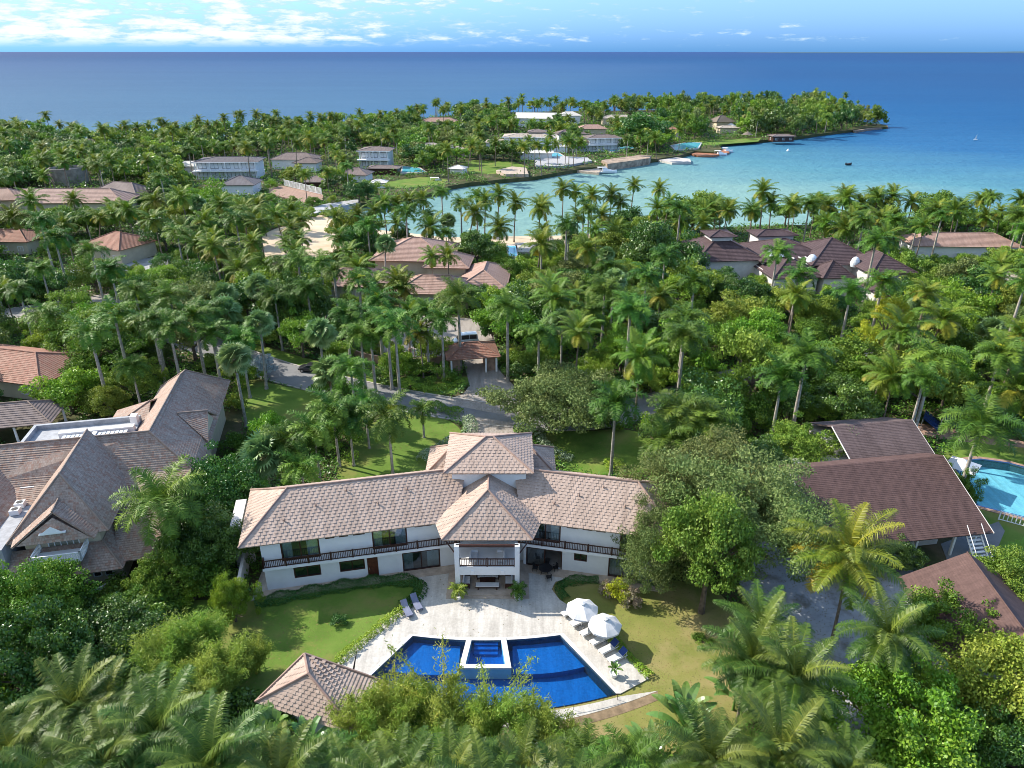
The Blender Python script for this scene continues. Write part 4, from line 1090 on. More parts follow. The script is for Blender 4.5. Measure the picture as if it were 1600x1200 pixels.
# ------------------------------------------------------------------ other houses of the quarter
def H(label, apx, apy, az, ang, L, W, h, rise, rm, wm_, **k):
    c = P(apx, apy, az); return house(label, Fr(c.x, c.y, R_(ang)), 0, 0, L, W, h, rise, rm, wm_, **k)
rt, fr = H("brown tiled house of several hip roofs among palms behind the gatehouse", 650, 371, 9.3, -4, 17, 15, 5.8, 3.5, M['pink'], M['cream'], over=1.2, wins=4)
house('', fr, 0, 0, 9, 9, 4.9, 2.8, M['pink'], M['cream'], root=rt, du=8.6, dv=-5.2, over=1.0, wins=2)
house('', fr, 0, 0, 16, 9, 3.4, 2.6, M['pink'], M['cream'], root=rt, du=-10, dv=-16, over=1.0, wins=3)
house('', fr, 0, 0, 15, 9, 3.4, 2.6, M['pink'], M['cream'], root=rt, du=8, dv=-20, over=1.0, wins=3)
house('', fr, 0, 0, 9, 16, 3.4, 2.6, M['pink'], M['cream'], root=rt, du=18, dv=-12, over=1.0, wins=2)
H("low house with weathered pink roof between palms near the beach", 503, 411, 5.5, -20, 12, 6, 3.2, 2, M['pink'], M['cream'], wins=2)
H("small pink roofed beach hut at the edge of the sand", 425, 405, 5, 5, 5, 5, 2.8, 1.8, M['pink'], M['cream'], wins=1, name='beach_hut', cat='hut')
UM = M['umber']
rt, fr = H("sprawling mansion with dark brown pyramid roofs and white skylights above the palms", 1225, 372, 9.5, 6, 16, 15, 6.2, 3.2, UM, M['terrace'], wins=3, storeys=2)
house('', fr, 0, 0, 15, 16, 6.2, 4.0, UM, M['terrace'], root=rt, du=-15.5, dv=2, wins=3)
house('', fr, 0, 0, 5, 5, 1.2, .8, UM, M['terrace'], root=rt, du=-15.5, dv=2, z0=9.3, wins=1, wh=.3)
house('', fr, 0, 0, 15, 15, 6.0, 4.2, UM, M['terrace'], root=rt, du=10, dv=-3.5, wins=3)
house('', fr, 0, 0, 10, 10, 4.6, 3.0, UM, M['terrace'], root=rt, du=-3.5, dv=-10.5, wins=2)
house('', fr, 0, 0, 6, 6, 4.6, 3.0, UM, M['terrace'], root=rt, du=5.5, dv=-13.5, wins=2)
house('', fr, 0, 0, 9, 12, 6.0, 3.0, UM, M['terrace'], root=rt, du=16.5, dv=-13, wins=2, storeys=2)
house('', fr, 0, 0, 8, 7, 3.2, 2.2, UM, M['terrace'], root=rt, du=15, dv=-22, wins=2)
house('', fr, 0, 0, 9, 5, 8.8, .8, UM, M['terrace'], root=rt, du=1, dv=8.5, wins=3, wh=.6)
for du, dv, r in ((3.0, -9.0, 1.3), (11.8, -12.0, 1.1)):
    c = fr(du, dv, 5.6); mb = MB(); mb.lathe([(r, 0), (r, .6), (r*.92, 1.1), (r*.7, 1.7), (r*.38, 2.1), (0, 2.25)], 16, c); mb.build('skylight_dome', M['skylight'], rt)
mb = MB(); fs, ls = hip(fr, -6.2, -2.2, -7.4, -3.4, 7.0, 2.0)
for q in fs: mb.poly(q)
mb.build('skylight', M['skylight'], rt)
mb = MB(); bodybox(mb, fr, -9, 12, -10, -4, 0, 4.9)
for i in range(5): bodybox(mb, fr, -1+i*1.6, -.7+i*1.6, -8.2, -5.5, 6.6, 6.8)
mb.build('flat_roof', M['terrace'], rt)
H("long terracotta house with white wall on the right beyond the palms", 1500, 366, 6, -3, 26, 9, 4, 2.4, M['pink'], M['white'], wins=6, over=1)
H("low house with pale walls among palms at the right margin", 1540, 418, 5.4, -8, 14, 8, 3.4, 1.8, M['pale_tile'], M['white'], wins=4)
H("house with terracotta hip roof and cream walls near the left edge", 183, 361, 7, -24, 13, 11, 4.0, 2.8, M['terra'], M['cream'], wins=3, row=.4)
H("house with orange tile roof and white fascia at the left edge", 10, 356, 6, -4, 17, 10, 3.6, 2.0, M['terra'], M['cream'], wins=4, row=.4)
rt, fr = H("bright terracotta roofed house partly hidden by shrubs at the left margin", 20, 547, 5.6, -14, 20, 11, 3.2, 2.4, M['terra'], M['cream'], wins=3, row=.38)
rt, fr = H("long low pinkish pantile roof house behind the left palms", 118, 292, 8.5, 2, 34, 12, 4.4, 3.6, M['pink'], M['cream'], ends='gh', wins=6, row=.7)
H("short darker tiled roof rising behind the long pinkish roof", 190, 281, 8.5, -14, 18, 10, 4.5, 3.2, M['grey_tile'], M['cream'], wins=3)
H("grey pinkish roof at the left edge of the coast road", -4, 292, 8, 6, 16, 10, 4.5, 3, M['pink'], M['cream'], wins=3)
# open pavilion with grey tiles beside the left villa
pv_ = thing('pavilion', P(30, 650, 4), "open garden pavilion with worn grey tile roof on white posts left of the tiled villa", 'pavilion')
c = P(8, 628, 5.2); ff = Fr(c.x, c.y, R_(12))
fs, ls = hip(ff, -9, 6.6, -3.8, 3.8, 3.0, 2.0); roof_obj(pv_, fs, ls, M['grey_tile'], M['lcap'], .38, .05)
for u in (-8, -3, 1.5, 5.6):
    for v in (-3, 3): q = ff(u, v); mb = MB(); mb.lathe([(.22, 0), (.18, .3), (.16, 2.9), (.24, 3.0)], 10, q); mb.build('post', M['lamp_white'], pv_)
foot(ff, -9, 6.6, -3.8, 3.8)
# round concrete tank
tk = thing('water_tank', P(111, 287, 0), "round raw concrete water tank standing among trees far left", 'water tank')
c = P(111, 287, 0); mb = MB(); mb.lathe([(6.8, 0), (7.0, 6.6), (6.5, 6.6), (6.4, 5.6), (0, 5.6)], 28, c)
mb.build('tank_wall', plain('raw_concrete', (.36, .31, .27), .95, var=.25, scale=.5, bump=.3), tk)

def modern(label, px, py, zc, ang, L, W, h, blocks=(), rm='slate', rise=1.3, **k):
    rt, fr = H(label, px, py, zc, ang, L, W, h, rise, M[rm], M['white'], storeys=2, over=1.4, fm=M['black'], wh=2.3, wmax=3.4, row=.8, **k)
    mb = MB(); bodybox(mb, fr, -L/2-1.2, L/2+1.2, -W/2-2.8, -W/2, h*.5-.1, h*.5+.25); bodybox(mb, fr, -L/2-1.6, L/2+1.6, -W/2-1.6, -W/2-1.4, h-.25, h+.05)
    mb.build('balcony', M['white'], rt)
    for i in range(5): mb = MB(); bodybox(mb, fr, -L/2+i*L/4-.15, -L/2+i*L/4+.15, -W/2-2.0, -W/2-1.7, 0, h-.2); mb.build('column', M['white'], rt)
    return rt, fr
modern("white two-storey waterfront villa with wide grey hip roof and open balcony", 358, 243, 9, 4, 25, 13, 7.2, wins=5)
H("grey pyramid-roofed garage pavilion in front of the white waterfront villa", 375, 276, 6, 2, 12, 11, 3.8, 2.6, M['slate'], M['white'], wins=2, row=.8)
rt, fr = H("house with low brown grey roofs and white wing beyond the terrace", 462, 238, 7, -3, 20, 11, 4.5, 2.4, M['grey_tile'], M['white'], wins=4, row=.8)
house('', fr, 0, 0, 10, 9, 4, 1.8, M['grey_tile'], M['white'], root=rt, du=8, dv=-8, wins=2)
H("little brown gazebo roof beside the white fence", 492, 274, 4.6, 0, 8, 7, 2.6, 1.8, M['grey_tile'], M['wood'], wins=0, row=.8, name='gazebo', cat='gazebo')
H("small brown roofed cottage close to the inlet quay", 556, 263, 5, -8, 11, 9, 3, 2.4, M['grey_tile'], M['white'], wins=2, row=.8, name='cottage', cat='cottage')
modern("compact white cube villa with brown lean roof beside the lap pool", 588, 228, 9.5, -4, 13, 11, 8, rm='grey_tile', wins=3)
H("long brown pergola roof in front of the white cube villa", 600, 257, 4, -3, 13, 6, 2.8, .9, M['grey_tile'], M['wood'], wins=0, row=.8, name='pergola', cat='pergola')
H("tiny white boat shed on the green bank of the inlet", 592, 280, 3.2, 0, 5, 4, 2.2, 1, M['white_roof'], M['white'], wins=1, row=1, name='boat_shed', cat='shed')
H("small white and blue canopy shelter on the sloping lawn", 716, 258, 3.6, -20, 6, 5, 2.4, 1.2, M['white_roof'], M['white'], wins=1, row=1, name='shelter', cat='shelter')
H("pale terrace house with pink walls hidden behind the hedge", 705, 226, 5.6, -5, 19, 9, 3.8, 1.6, M['pale_tile'], M['cream'], wins=5, row=1)
H("low sandy roof showing between trees left of the sloping lawn", 667, 222, 5.6, 8, 15, 8, 3.6, 1.6, M['pale_tile'], M['cream'], wins=3, row=1)
rt, fr = modern("long white two-storey villa with stacked balconies over a bright pool", 828, 206, 9.5, -4, 27, 14, 7.4, rm='pale_tile', wins=6)
house('', fr, 0, 0, 12, 11, 4.2, 1.4, M['pale_tile'], M['white'], root=rt, du=-18, dv=1.5, wins=3, row=1, wmax=2.6)
house('', fr, 0, 0, 9, 8, 9.4, 1.2, M['grey_tile'], M['white'], root=rt, du=4, dv=4, wins=2, row=1)
house('', fr, 0, 0, 10, 7, 3.4, .7, M['white_roof'], M['white'], root=rt, du=16, dv=-9, wins=3, row=1)
H("flat white annex beside the stacked balcony villa", 838, 232, 5, -4, 16, 9, 3.4, .8, M['white_roof'], M['white'], wins=3, row=1)
rt, fr = modern("white villa with grey roof and rows of windows near the stone quay", 940, 208, 9, 10, 17, 11, 7, rm='grey_tile', wins=4)
house('', fr, 0, 0, 9, 8, 5, 2.2, M['grey_tile'], M['white'], root=rt, du=-13, dv=-1, wins=2, row=1)
H("pale gabled roof house left on the ridge of the peninsula", 893, 200, 8, 10, 18, 10, 5, 2.2, M['grey_tile'], M['white'], wins=3, row=1)
H("bright white roofed mansion with gables deep in the peninsula palms", 838, 175, 10, -10, 28, 14, 6.2, 3.4, M['white_roof'], M['white'], ends='gg', wins=5, row=1)
H("smaller white roofed wing right of the white mansion", 890, 172, 9.5, 5, 15, 11, 6, 2.6, M['white_roof'], M['white'], wins=3, row=1)
H("orange pink roof between trees toward the outer coast", 687, 181, 8, 0, 24, 10, 4.5, 2.4, M['pink'], M['cream'], wins=3, row=1)
H("flat ochre roof house glimpsed above dark trees", 965, 176, 8.5, 3, 22, 10, 5, 2, M['pale_tile'], M['cream'], wins=3, row=1)
H("brownish terracotta roof behind the row of white villas", 925, 191, 8, 3, 17, 10, 4.5, 2.2, M['pink'], M['cream'], wins=3, row=1)
H("tan roof strip right of the ochre roof on the peninsula", 1012, 176, 8.5, -3, 20, 9, 5, 2, M['pale_tile'], M['cream'], wins=3, row=1)
H("brick coloured house behind the turquoise shore pool", 1050, 196, 8, -6, 11, 9, 5, 2.4, M['terra'], M['cream'], wins=2, row=1)
H("grey thatched peaked house on the wooded headland", 1128, 180, 9, 15, 13, 11, 5, 4, M['thatch'], M['cream'], wins=2, row=1)
H("low cream pavilion in front of the thatched house", 1137, 193, 6, 6, 12, 7, 3.6, 1.2, M['pale_tile'], M['cream'], wins=3, row=1)
H("long low waterfront house at the left of the headland dock", 1222, 207, 5, 5, 13, 7, 3.2, .8, M['grey_tile'], M['wood'], wins=3, row=1, name='boathouse', cat='boathouse')
H("long white low roof on the inner road far left", 290, 250, 6, 4, 18, 10, 4, 1.5, M['white_roof'], M['white'], wins=3, row=1)
H("dark roof tip showing near the outer coast palms", 137, 214, 8, 0, 14, 9, 4, 3, M['umber'], M['cream'], wins=2, row=1)
# beach shelters with palm thatch on the headland
for i, (x, y, l) in enumerate(((1141, 198, "leftmost of three cream parasol roofs on the headland bank"), (1173, 201, "middle one of three cream parasol roofs on the headland bank"), (1167, 213, "dark thatched shelter nearest the water on the headland"))):
    c = P(x, y+4, 0); t_ = thing('shelter' if i < 2 else 'thatched_shelter', c, l, 'shelter')
    mb = MB(); mb.lathe([(3.4, 2.6), (2.2, 3.3), (0, 4.6)], 10, c); mb.build('roof', M['wcanvas'] if i < 2 else M['thatch'], t_)
    mb = MB(); mb.lathe([(.15, 0), (.12, 4.2)], 6, c); mb.build('post', M['wood'], t_)
# far pools
for nm, px, lab, z in (('a', [(630, 262), (655, 265), (665, 271), (628, 272)], "lap pool on the raised terrace beside the white cube villa", 0),
                       ('b', [(842, 239), (872, 241), (880, 246), (850, 248)], "bright pool in the terrace below the stacked balcony villa", 0),
                       ('c', [(945, 234), (985, 230), (993, 233), (955, 239)], "narrow pool behind the stone quay near the white villa", 0),
                       ('d', [(1050, 229), (1075, 224), (1095, 225), (1090, 233), (1055, 236)], "turquoise shore pool with curved edge left of the brown dock", 0),
                       ('e', [(792, 388), (806, 388), (808, 404), (795, 404)], "small pool between palms right of the brown tiled house", 0),
                       ('f', [(810, 385), (825, 384), (880, 392), (870, 398), (815, 396)], "pale paved pool deck glimpsed in the palms", 0)):
    w = GP(px, z); t_ = thing('swimming_pool' if nm != 'f' else 'pool_deck', w[0], lab, 'swimming pool' if nm != 'f' else 'pool deck')
    c = sum(w, Vector())/len(w); w2 = [p+(p-c).normalized()*1.4 for p in w]
    for i in range(len(w)): w[i].z = .9
    mb = MB(); mb.prism(w2, -.2, .7); mb.build('surround', M['dock'], t_)
    mb = MB(); mb.prism(w, .5, .72); mb.build('water', plain('far_pool_water', (.12, .50, .62), .15, spec=.5) if nm != 'f' else M['dock'], t_)
    EXCL.append([tuple((c+(p-c)*1.3)[:2]) for p in w])
# terraces and quays of the waterfront
def quay(label, px, m, h, name='quay', cat='quay'):
    w = GP(px, h); t_ = thing(name, w[0], label, cat); mb = MB(); mb.prism(w, -3.5, h); mb.build('deck', m, t_); EXCL.append([tuple(p[:2]) for p in w]); return t_
quay("white finger dock running out from the sandy bank with a moored dinghy", [(742, 276), (758, 273), (835, 269), (838, 273), (790, 279), (765, 284), (742, 282)], M['dock'], -.9, 'dock', 'dock')
quay("long low white dock along the inlet shore", [(600, 296), (640, 292), (700, 284), (715, 283), (716, 287), (660, 296), (600, 302)], M['dock'], -.9, 'dock', 'dock')
quay("short pale dock beside the blue tarp boat", [(560, 303), (598, 299), (600, 304), (562, 309)], M['dock'], -.9, 'dock', 'dock')
quay("beige breakwater arm ending at the white motor yacht", [(880, 262), (895, 258), (940, 264), (936, 270), (885, 265)], M['stonebase'], -.6, 'breakwater', 'breakwater')
quay("pale T-shaped dock with piles beyond the stone quay", [(1015, 247), (1030, 243), (1078, 248), (1080, 253), (1050, 254), (1030, 250)], M['dock'], -.6, 'dock', 'dock')
quay("rust brown boat dock on the shore before the headland", [(1080, 240), (1100, 235), (1135, 232), (1140, 238), (1115, 243), (1090, 243)], plain('rusty_deck', (.36, .15, .08), .9, var=.25), -.7, 'dock', 'dock')
quay("grey wooden dock under the boathouse on the headland", [(1196, 214), (1236, 209), (1240, 216), (1222, 220), (1200, 219)], M['greydeck'], -.7, 'dock', 'dock')
quay("stone pier running off the tip of the headland", [(1330, 202), (1350, 197), (1386, 195.5), (1388, 198), (1360, 201), (1335, 205)], M['rock'], -.3, 'pier', 'pier')
quay("grey stone terrace with loungers below the stacked balcony villa", [(835, 250), (880, 244), (918, 246), (925, 251), (880, 259), (838, 260)], M['greydeck'], 1.0, 'terrace', 'terrace')
quay("curved stone quay wall between the white villa and the pale dock", [(940, 250), (1000, 242), (1018, 243), (1015, 247), (980, 252), (950, 256)], M['cliff'], 1.6)
quay("tan retaining wall with steps on the sandy bank", [(775, 266), (800, 260), (822, 262), (826, 272), (790, 272)], M['stonebase'], 1.3, 'retaining_wall', 'wall')
quay("white walled yard with brick floor along the inlet", [(415, 296), (440, 290), (505, 303), (505, 312), (480, 318), (420, 302)], M['brickpave'], .4, 'courtyard', 'courtyard')
quay("grey concrete quay edge of the inlet beside the palms", [(470, 330), (505, 319), (560, 311), (560, 316), (508, 328), (480, 338)], M['concrete'], .6)
wfp = GP([(445, 292), (503, 306)]); railing(thing('fence', wfp[0], "white slatted fence along the brick courtyard of the inlet", 'fence'), wfp[0], wfp[1], .5, 2.4, M['lamp_white'], gap=.6, post=4, r=.12, name='slats')
gl = area('lawn', [(600, 285), (660, 276), (700, 281), (690, 288), (640, 293), (600, 295)], M['lawn'], .03)
area('lawn', [(700, 262), (740, 250), (800, 252), (830, 262), (770, 272), (720, 270)], M['lawn'], .03)
area('lawn', [(1080, 220), (1190, 215), (1185, 221), (1120, 226), (1085, 228)], M['lawn'], .03)

# ------------------------------------------------------------------ gatehouse, vehicles
gh = thing('gatehouse', P(742, 560, 0), "open gatehouse with terracotta tile roof across the paved driveway", 'gatehouse')
c = P(736, 535, 4.6); gf = Fr(c.x, c.y, R_(10))
fs, ls = hip(gf, -4.6, 4.6, -3.4, 3.4, 3.0, 1.6); roof_obj(gh, fs, ls, M['terra'], M['terra'], .38, .05)
for u in (-3.8, 2.2): mb = MB(); bodybox(mb, gf, u, u+1.6, -2.2, 2.0, 0, 3.0); mb.build('wall', M['gate_col'], gh)
for u, v in ((-3.9, -2.9), (2.0, -2.9), (3.8, -2.9), (3.8, 2.8)): mb = MB(); bodybox(mb, gf, u, u+.3, v, v+.3, 0, 3.05); mb.build('column', M['lamp_white'], gh)
gw = thing('garden_wall', P(620, 575, 0), "low pinkish stone garden wall left of the gatehouse behind the palms", 'wall')
mb = MB(); wl_ = smooth_poly(GP([(533, 548), (560, 562), (620, 574), (680, 570), (705, 566)]), 2, False)
for a_, b2 in zip(wl_[:-1], wl_[1:]):
    d = (b2-a_).normalized(); mb.ob((a_.x, a_.y), (d.x, d.y), 0, (b2-a_).length, -.15, .15, 0, 1.5)
mb.build('stone_wall', M['gate_col'], gw)
gf2 = thing('picket_fence', P(700, 545, 0), "tall thin slatted fence round the court beside the gatehouse", 'fence')
a_, b2 = GP([(640, 566), (702, 554)]); railing(gf2, a_, b2, 0, 2.6, M['gate_col'], gap=.5, post=3, r=.05, name='slats')

def loft_x(mb, secs):
    mb.grid(secs, True); mb.f.append(tuple(range(len(mb.v)-len(secs[0]), len(mb.v)))); k = len(mb.v)-len(secs)*len(secs[0]); mb.f.append(tuple(range(k+len(secs[0])-1, k-1, -1)))
def vehicle(name, label, cat, loc, rz, L, Wd, Hh, paint, van=False, group=None):
    t_ = thing(name, loc, label, cat, group, rz)
    hw = Wd/2
    def sec(x, w, z0, z1, r=.12): return [(x, -w+r, z0), (x, -w, z0+r), (x, -w*1.0, z1-r), (x, -w+r, z1), (x, w-r, z1), (x, w, z1-r), (x, w, z0+r), (x, w-r, z0)]
    belt = .95
    mb = MB(); loft_x(mb, [sec(-L/2, hw*.86, .35, belt*.8), sec(-L/2+.15, hw*.96, .25, belt*.98), sec(-L*.2, hw, .22, belt), sec(L*.22, hw, .22, belt), sec(L/2-.5, hw*.97, .22, belt*.9), sec(L/2-.08, hw*.88, .3, belt*.72), sec(L/2, hw*.8, .36, belt*.62)])
    b1 = mb.build('body', paint, t_, smooth=False, local=True)
    x0, x1, x2, x3 = ((-L/2+.08, -L/2+.25, L*.16, L*.33) if van else (-L*.42, -L*.28, L*.08, L*.24))
    mb = MB(); loft_x(mb, [sec(x0, hw*.93, belt-.02, belt+.03, .01), sec(x1, hw*.88, belt-.02, Hh-.03, .1), sec((x1+x2)/2, hw*.86, belt-.02, Hh, .1), sec(x2, hw*.86, belt-.02, Hh-.04, .1), sec(x3, hw*.92, belt-.02, belt+.03, .01)])
    mb.build('cabin', paint, t_, local=True)
    mb = MB()
    for s in (-1, 1):
        for a, b in ((x1+.12, (x1+x2)/2-.08), ((x1+x2)/2+.04, x2-.02)):
            mb.poly([(a, s*(hw*.925), belt+.06), (b, s*(hw*.925), belt+.06), (b, s*(hw*.885), Hh-.16), (a, s*(hw*.885), Hh-.16)]); mb.build('window', M['dglass'], t_, local=True); mb = MB()
    mb.poly([(x3-.03, -hw*.8, belt+.08), (x3-.03, hw*.8, belt+.08), (x2+.06, hw*.76, Hh-.12), (x2+.06, -hw*.76, Hh-.12)]); mb.build('windscreen', M['dglass'], t_, local=True); mb = MB()
    mb.poly([(x0-.02, -hw*.8, belt+.08), (x0-.02, hw*.8, belt+.08), (x1-.04, hw*.76, Hh-.14), (x1-.04, -hw*.76, Hh-.14)])
    mb.build('window', M['dglass'], t_, local=True)
    for x in (-L*.31, L*.31):
        for s in (-1, 1):
            mb = MB(); mb.tube([(x, s*(hw-.2), .32), (x, s*(hw+.02), .32)], .33, 16); w_ = mb.build('wheel', M['tyre'], t_, local=True)
            mb = MB(); mb.tube([(x, s*(hw), .32), (x, s*(hw+.035), .32)], .19, 12); mb.build('rim', M['metal'], w_, local=True)
    for s in (-1, 1):
        mb = MB(); mb.box(L/2-.16, L/2-.02, s*hw*.62-.16, s*hw*.62+.16, .56, .72); mb.build('headlight', M['chrome'], t_, local=True)
    return t_
c = P(727, 536, 0); vehicle('van', "silver van with dark windows parked above the gatehouse roof", 'van', (c.x, c.y, .06), R_(-168), 4.9, 1.85, 1.95, M['vanpaint'], True)
c = P(487, 580, 0); vehicle('car', "dark car parked on the shaded road left of the driveway", 'car', (c.x, c.y, .04), R_(170), 4.4, 1.8, 1.45, M['darkpaint'])
c = P(936, 660, 0); vehicle('car', "white car half hidden under the broad canopy tree", 'car', (c.x, c.y, .04), R_(10), 4.4, 1.8, 1.45, M['whitepaint'])
c = P(925, 572, 0); vehicle('car', "light grey car parked nose-in among shrubs right of the gatehouse", 'car', (c.x, c.y, .04), R_(115), 4.4, 1.8, 1.5, M['vanpaint'])

# ------------------------------------------------------------------ boats
def boat(name, label, cat, px, py, ang, L, Wd, m, cabin=True, group=None):
    c = P(px, py, -1.5); t_ = thing(name, (c.x, c.y, -1.5), label, cat, group, R_(ang))
    rows = []
    for i in range(11):
        t = i/10; x = -L/2+L*t; w = Wd/2*(1-max(0, (t-.45)/.55)**2.2)*(0.9+.1*min(1, t*4)); h = .75+.55*t**2; k = .18*Wd
        rows.append([(x, -w, h), (x, -w*.8, .1), (x, 0, -.35), (x, w*.8, .1), (x, w, h)])
    mb = MB(); mb.grid(rows); mb.poly(rows[0][::-1]); mb.build('hull', m, t_, smooth=False, local=True)
    mb = MB(); mb.grid([[(r[0][0], r[0][1]*.97, r[0][2]-.08), (r[0][0], r[4][1]*.97, r[4][2]-.08)] for r in rows]); mb.build('deck', M['cushion'] if cabin else M['wood'], t_, local=True)
    if cabin:
        mb = MB(); s = lambda x, w, z: [(x, -w, .75), (x, -w*.85, z), (x, w*.85, z), (x, w, .75)]
        loft_x(mb, [s(-L*.1, Wd*.33, 1.9), s(L*.08, Wd*.32, 2.0), s(L*.2, Wd*.27, 1.5), s(L*.34, Wd*.15, 1.15)]); mb.build('cabin', m, t_, local=True)
        mb = MB(); mb.poly([(L*.10, -Wd*.29, 1.62), (L*.10, Wd*.29, 1.62), (L*.09, Wd*.26, 1.95), (L*.09, -Wd*.26, 1.95)]); mb.poly([(L*.215, -Wd*.2, 1.42), (L*.215, Wd*.2, 1.42), (L*.105, Wd*.26, 1.97), (L*.105, -Wd*.26, 1.97)]); mb.build('windscreen', M['dglass'], t_, local=True)
        mb = MB()
        mb.box(-L*.32, L*.06, -Wd*.33, Wd*.33, 2.55, 2.62)
        for x in (-L*.3, L*.04):
            for y in (-Wd*.3, Wd*.3): mb.tube([(x, y, .8), (x, y, 2.56)], .04, 4)
        mb.build('bimini_top', M['wcanvas'], t_, local=True)
    else:
        mb = MB()
        for x in (-L*.25, 0, L*.2): mb.box(x-.15, x+.15, -Wd*.33, Wd*.33, .55, .65)
        mb.build('bench', M['dock'], t_, local=True)
        mb = MB(); mb.box(-L/2-.35, -L/2+.1, -.2, .2, .2, 1.2); mb.build('outboard_motor', M['black'], t_, local=True)
    return t_
boat('motor_boat', "dark hulled cabin cruiser moored at the long low white dock", 'boat', 684, 287, 4, 10, 3.2, M['boat'])
boat('motor_boat', "small white dinghy beside the white finger dock", 'boat', 768, 284, 6, 7, 2.4, M['boat'], False)
boat('boat', "boat under bright blue tarp near the palms of the inlet", 'boat', 651, 299, 20, 5, 2.4, M['blueboat'], False)
boat('yacht', "white motor yacht at the end of the beige breakwater", 'yacht', 945, 270, 8, 11.5, 3.8, M['boat'])
boat('motor_boat', "left of the two white boats tied to the rust brown dock", 'boat', 1124, 243, 12, 9, 3, M['boat'], group='boats at the brown dock')
boat('motor_boat', "right of the two white boats tied to the rust brown dock", 'boat', 1135, 238, 10, 8, 2.8, M['boat'], group='boats at the brown dock')
boat('skiff', "small white skiff tied at the headland boathouse dock", 'boat', 1217, 221, 6, 7, 2.4, M['boat'], False)
boat('skiff', "tiny dark skiff alone on the open turquoise water", 'boat', 1326, 258, 0, 2.8, 1.2, M['black'], False)
c = P(1524, 219, -1.5); t_ = thing('sailboat', (c.x, c.y, -1.5), "tiny white sailboat far out on the turquoise water", 'sailboat'); t_.scale = (.6, .6, .6)
mb = MB(); mb.grid([[(-2, -.6, .6), (-2, 0, 0), (-2, .6, .6)], [(.5, -.7, .6), (.5, 0, -.1), (.5, .7, .6)], [(2.4, -.05, .8), (2.4, 0, .5), (2.4, .05, .8)]]); mb.build('hull', M['boat'], t_, local=True)
mb = MB(); mb.prism([(-1.6, .02), (.6, .02), (.6, -.02), (-1.6, -.02)], .9, 1.0); mb.grid([[(-1.5, -.02, 1.0), (.55, -.02, 1.0)], [(.5, -.02, 6), (.6, -.02, 6)]]); mb.grid([[(-1.5, .02, 1.0), (.55, .02, 1.0)], [(.5, .02, 6), (.6, .02, 6)]]); mb.build('sail', M['wcanvas'], t_, local=True)
mb = MB(); mb.tube([(.62, 0, .4), (.62, 0, 6.3)], .06, 5); mb.build('mast', M['chrome'], t_, local=True)
c = P(1231, 236, -1.5); t_ = thing('buoy', (c.x, c.y, -1.5), "white mooring buoy floating in the bay below the headland", 'buoy')
mb = MB(); mb.lathe([(0, -.4), (.7, -.1), (.8, .3), (.5, .8), (.1, 1.0), (.1, 1.5), (0, 1.5)], 10); mb.build('float', M['boat'], t_, local=True)

# ------------------------------------------------------------------ terrace furniture
TZ0 = .125
def lounger(loc, rz, label, towel=None, frame=None, sling=None, group='sun loungers on the right side of the pool'):
    t_ = thing('sun_lounger', loc, label, 'sun lounger', group, rz)
    fm = frame or M['lamp_white']; cm = sling or M['cushion']
    mb = MB()
    for y in (-.32, .32): mb.box(-.95, .95, y-.025, y+.025, .27, .33)
    for x in (-.95, .4): mb.box(x, x+.05, -.3, .3, .27, .33)
    mb.build('frame', fm, t_, local=True)
    for x in (-.85, .75):
        for y in (-.32, .32):
            mb = MB(); mb.box(x-.025, x+.025, y-.025, y+.025, 0, .27); mb.build('leg', fm, t_, local=True)
    mb = MB(); mb.box(-.97, .35, -.31, .31, .335, .42); mb.build('seat', cm, t_, local=True)
    def back(mb, w, t0, t1, s0=0., s1=.78):
        a = R_(38); p = lambda s, t: (.36+s*math.cos(a)-t*math.sin(a), .34+s*math.sin(a)+t*math.cos(a))
        q = [p(s0, t0), p(s1, t0), p(s1, t1), p(s0, t1)]; k = len(mb.v)
        for y in (-w, w): mb.v += [(x, y, z) for x, z in q]
        mb.f += [(k, k+1, k+2, k+3), (k+7, k+6, k+5, k+4)]+[(k+i, k+4+i, k+4+(i+1) % 4, k+(i+1) % 4) for i in range(4)]
    mb = MB(); back(mb, .31, 0, .08); mb.build('backrest', cm, t_, local=True)
    mb = MB(); mb.tube([(.85, -.28, .0), (.85, -.28, .66)], .02, 5); mb.tube([(.85, .28, 0), (.85, .28, .66)], .02, 5); mb.build('back_support', fm, t_, local=True)
    if towel:
        tw = thing('towel', loc, towel, 'towel', 'navy towels on the loungers', rz)
        mb = MB(); back(mb, .33, .085, .10, .1, .8); mb.build('towel_cloth', M['navy'], tw, local=True)
    return t_
ft = [(876, 967), (890, 983), (905, 998), (921, 1012), (935, 1026), (948, 1040)]
hd = P(968, 1012) - P(936, 1028); ang = math.atan2(hd.y, hd.x)
nm = ["white lounger farthest up the terrace, beyond the first parasol", "white lounger in the shade right under the upper parasol", "white lounger between the two white parasols", "white lounger just below the lower parasol", "white lounger with navy towel, first one past the lower parasol", "white lounger with navy towel nearest the potted plant"]
for i, (x, y) in enumerate(ft):
    c = P(x, y); c = c+Vector((math.cos(ang), math.sin(ang), 0))*1.15
    lounger((c.x, c.y, TZ0), ang, nm[i], towel=(None if i < 4 else ("navy towel over the lounger back closer to the parasol" if i == 4 else "navy towel over the lounger back closer to the potted plant")))
for i, (x, y) in enumerate(((636, 958), (651, 948))):
    c = P(x, y); lounger((c.x, c.y, TZ0), R_(118), ("grey-blue lounger nearer the lime hedge corner" if i == 0 else "grey-blue lounger farther from the lime hedge corner"), frame=M['greyblue'], sling=M['greyblue'], group='grey-blue loungers on the left side of the terrace')
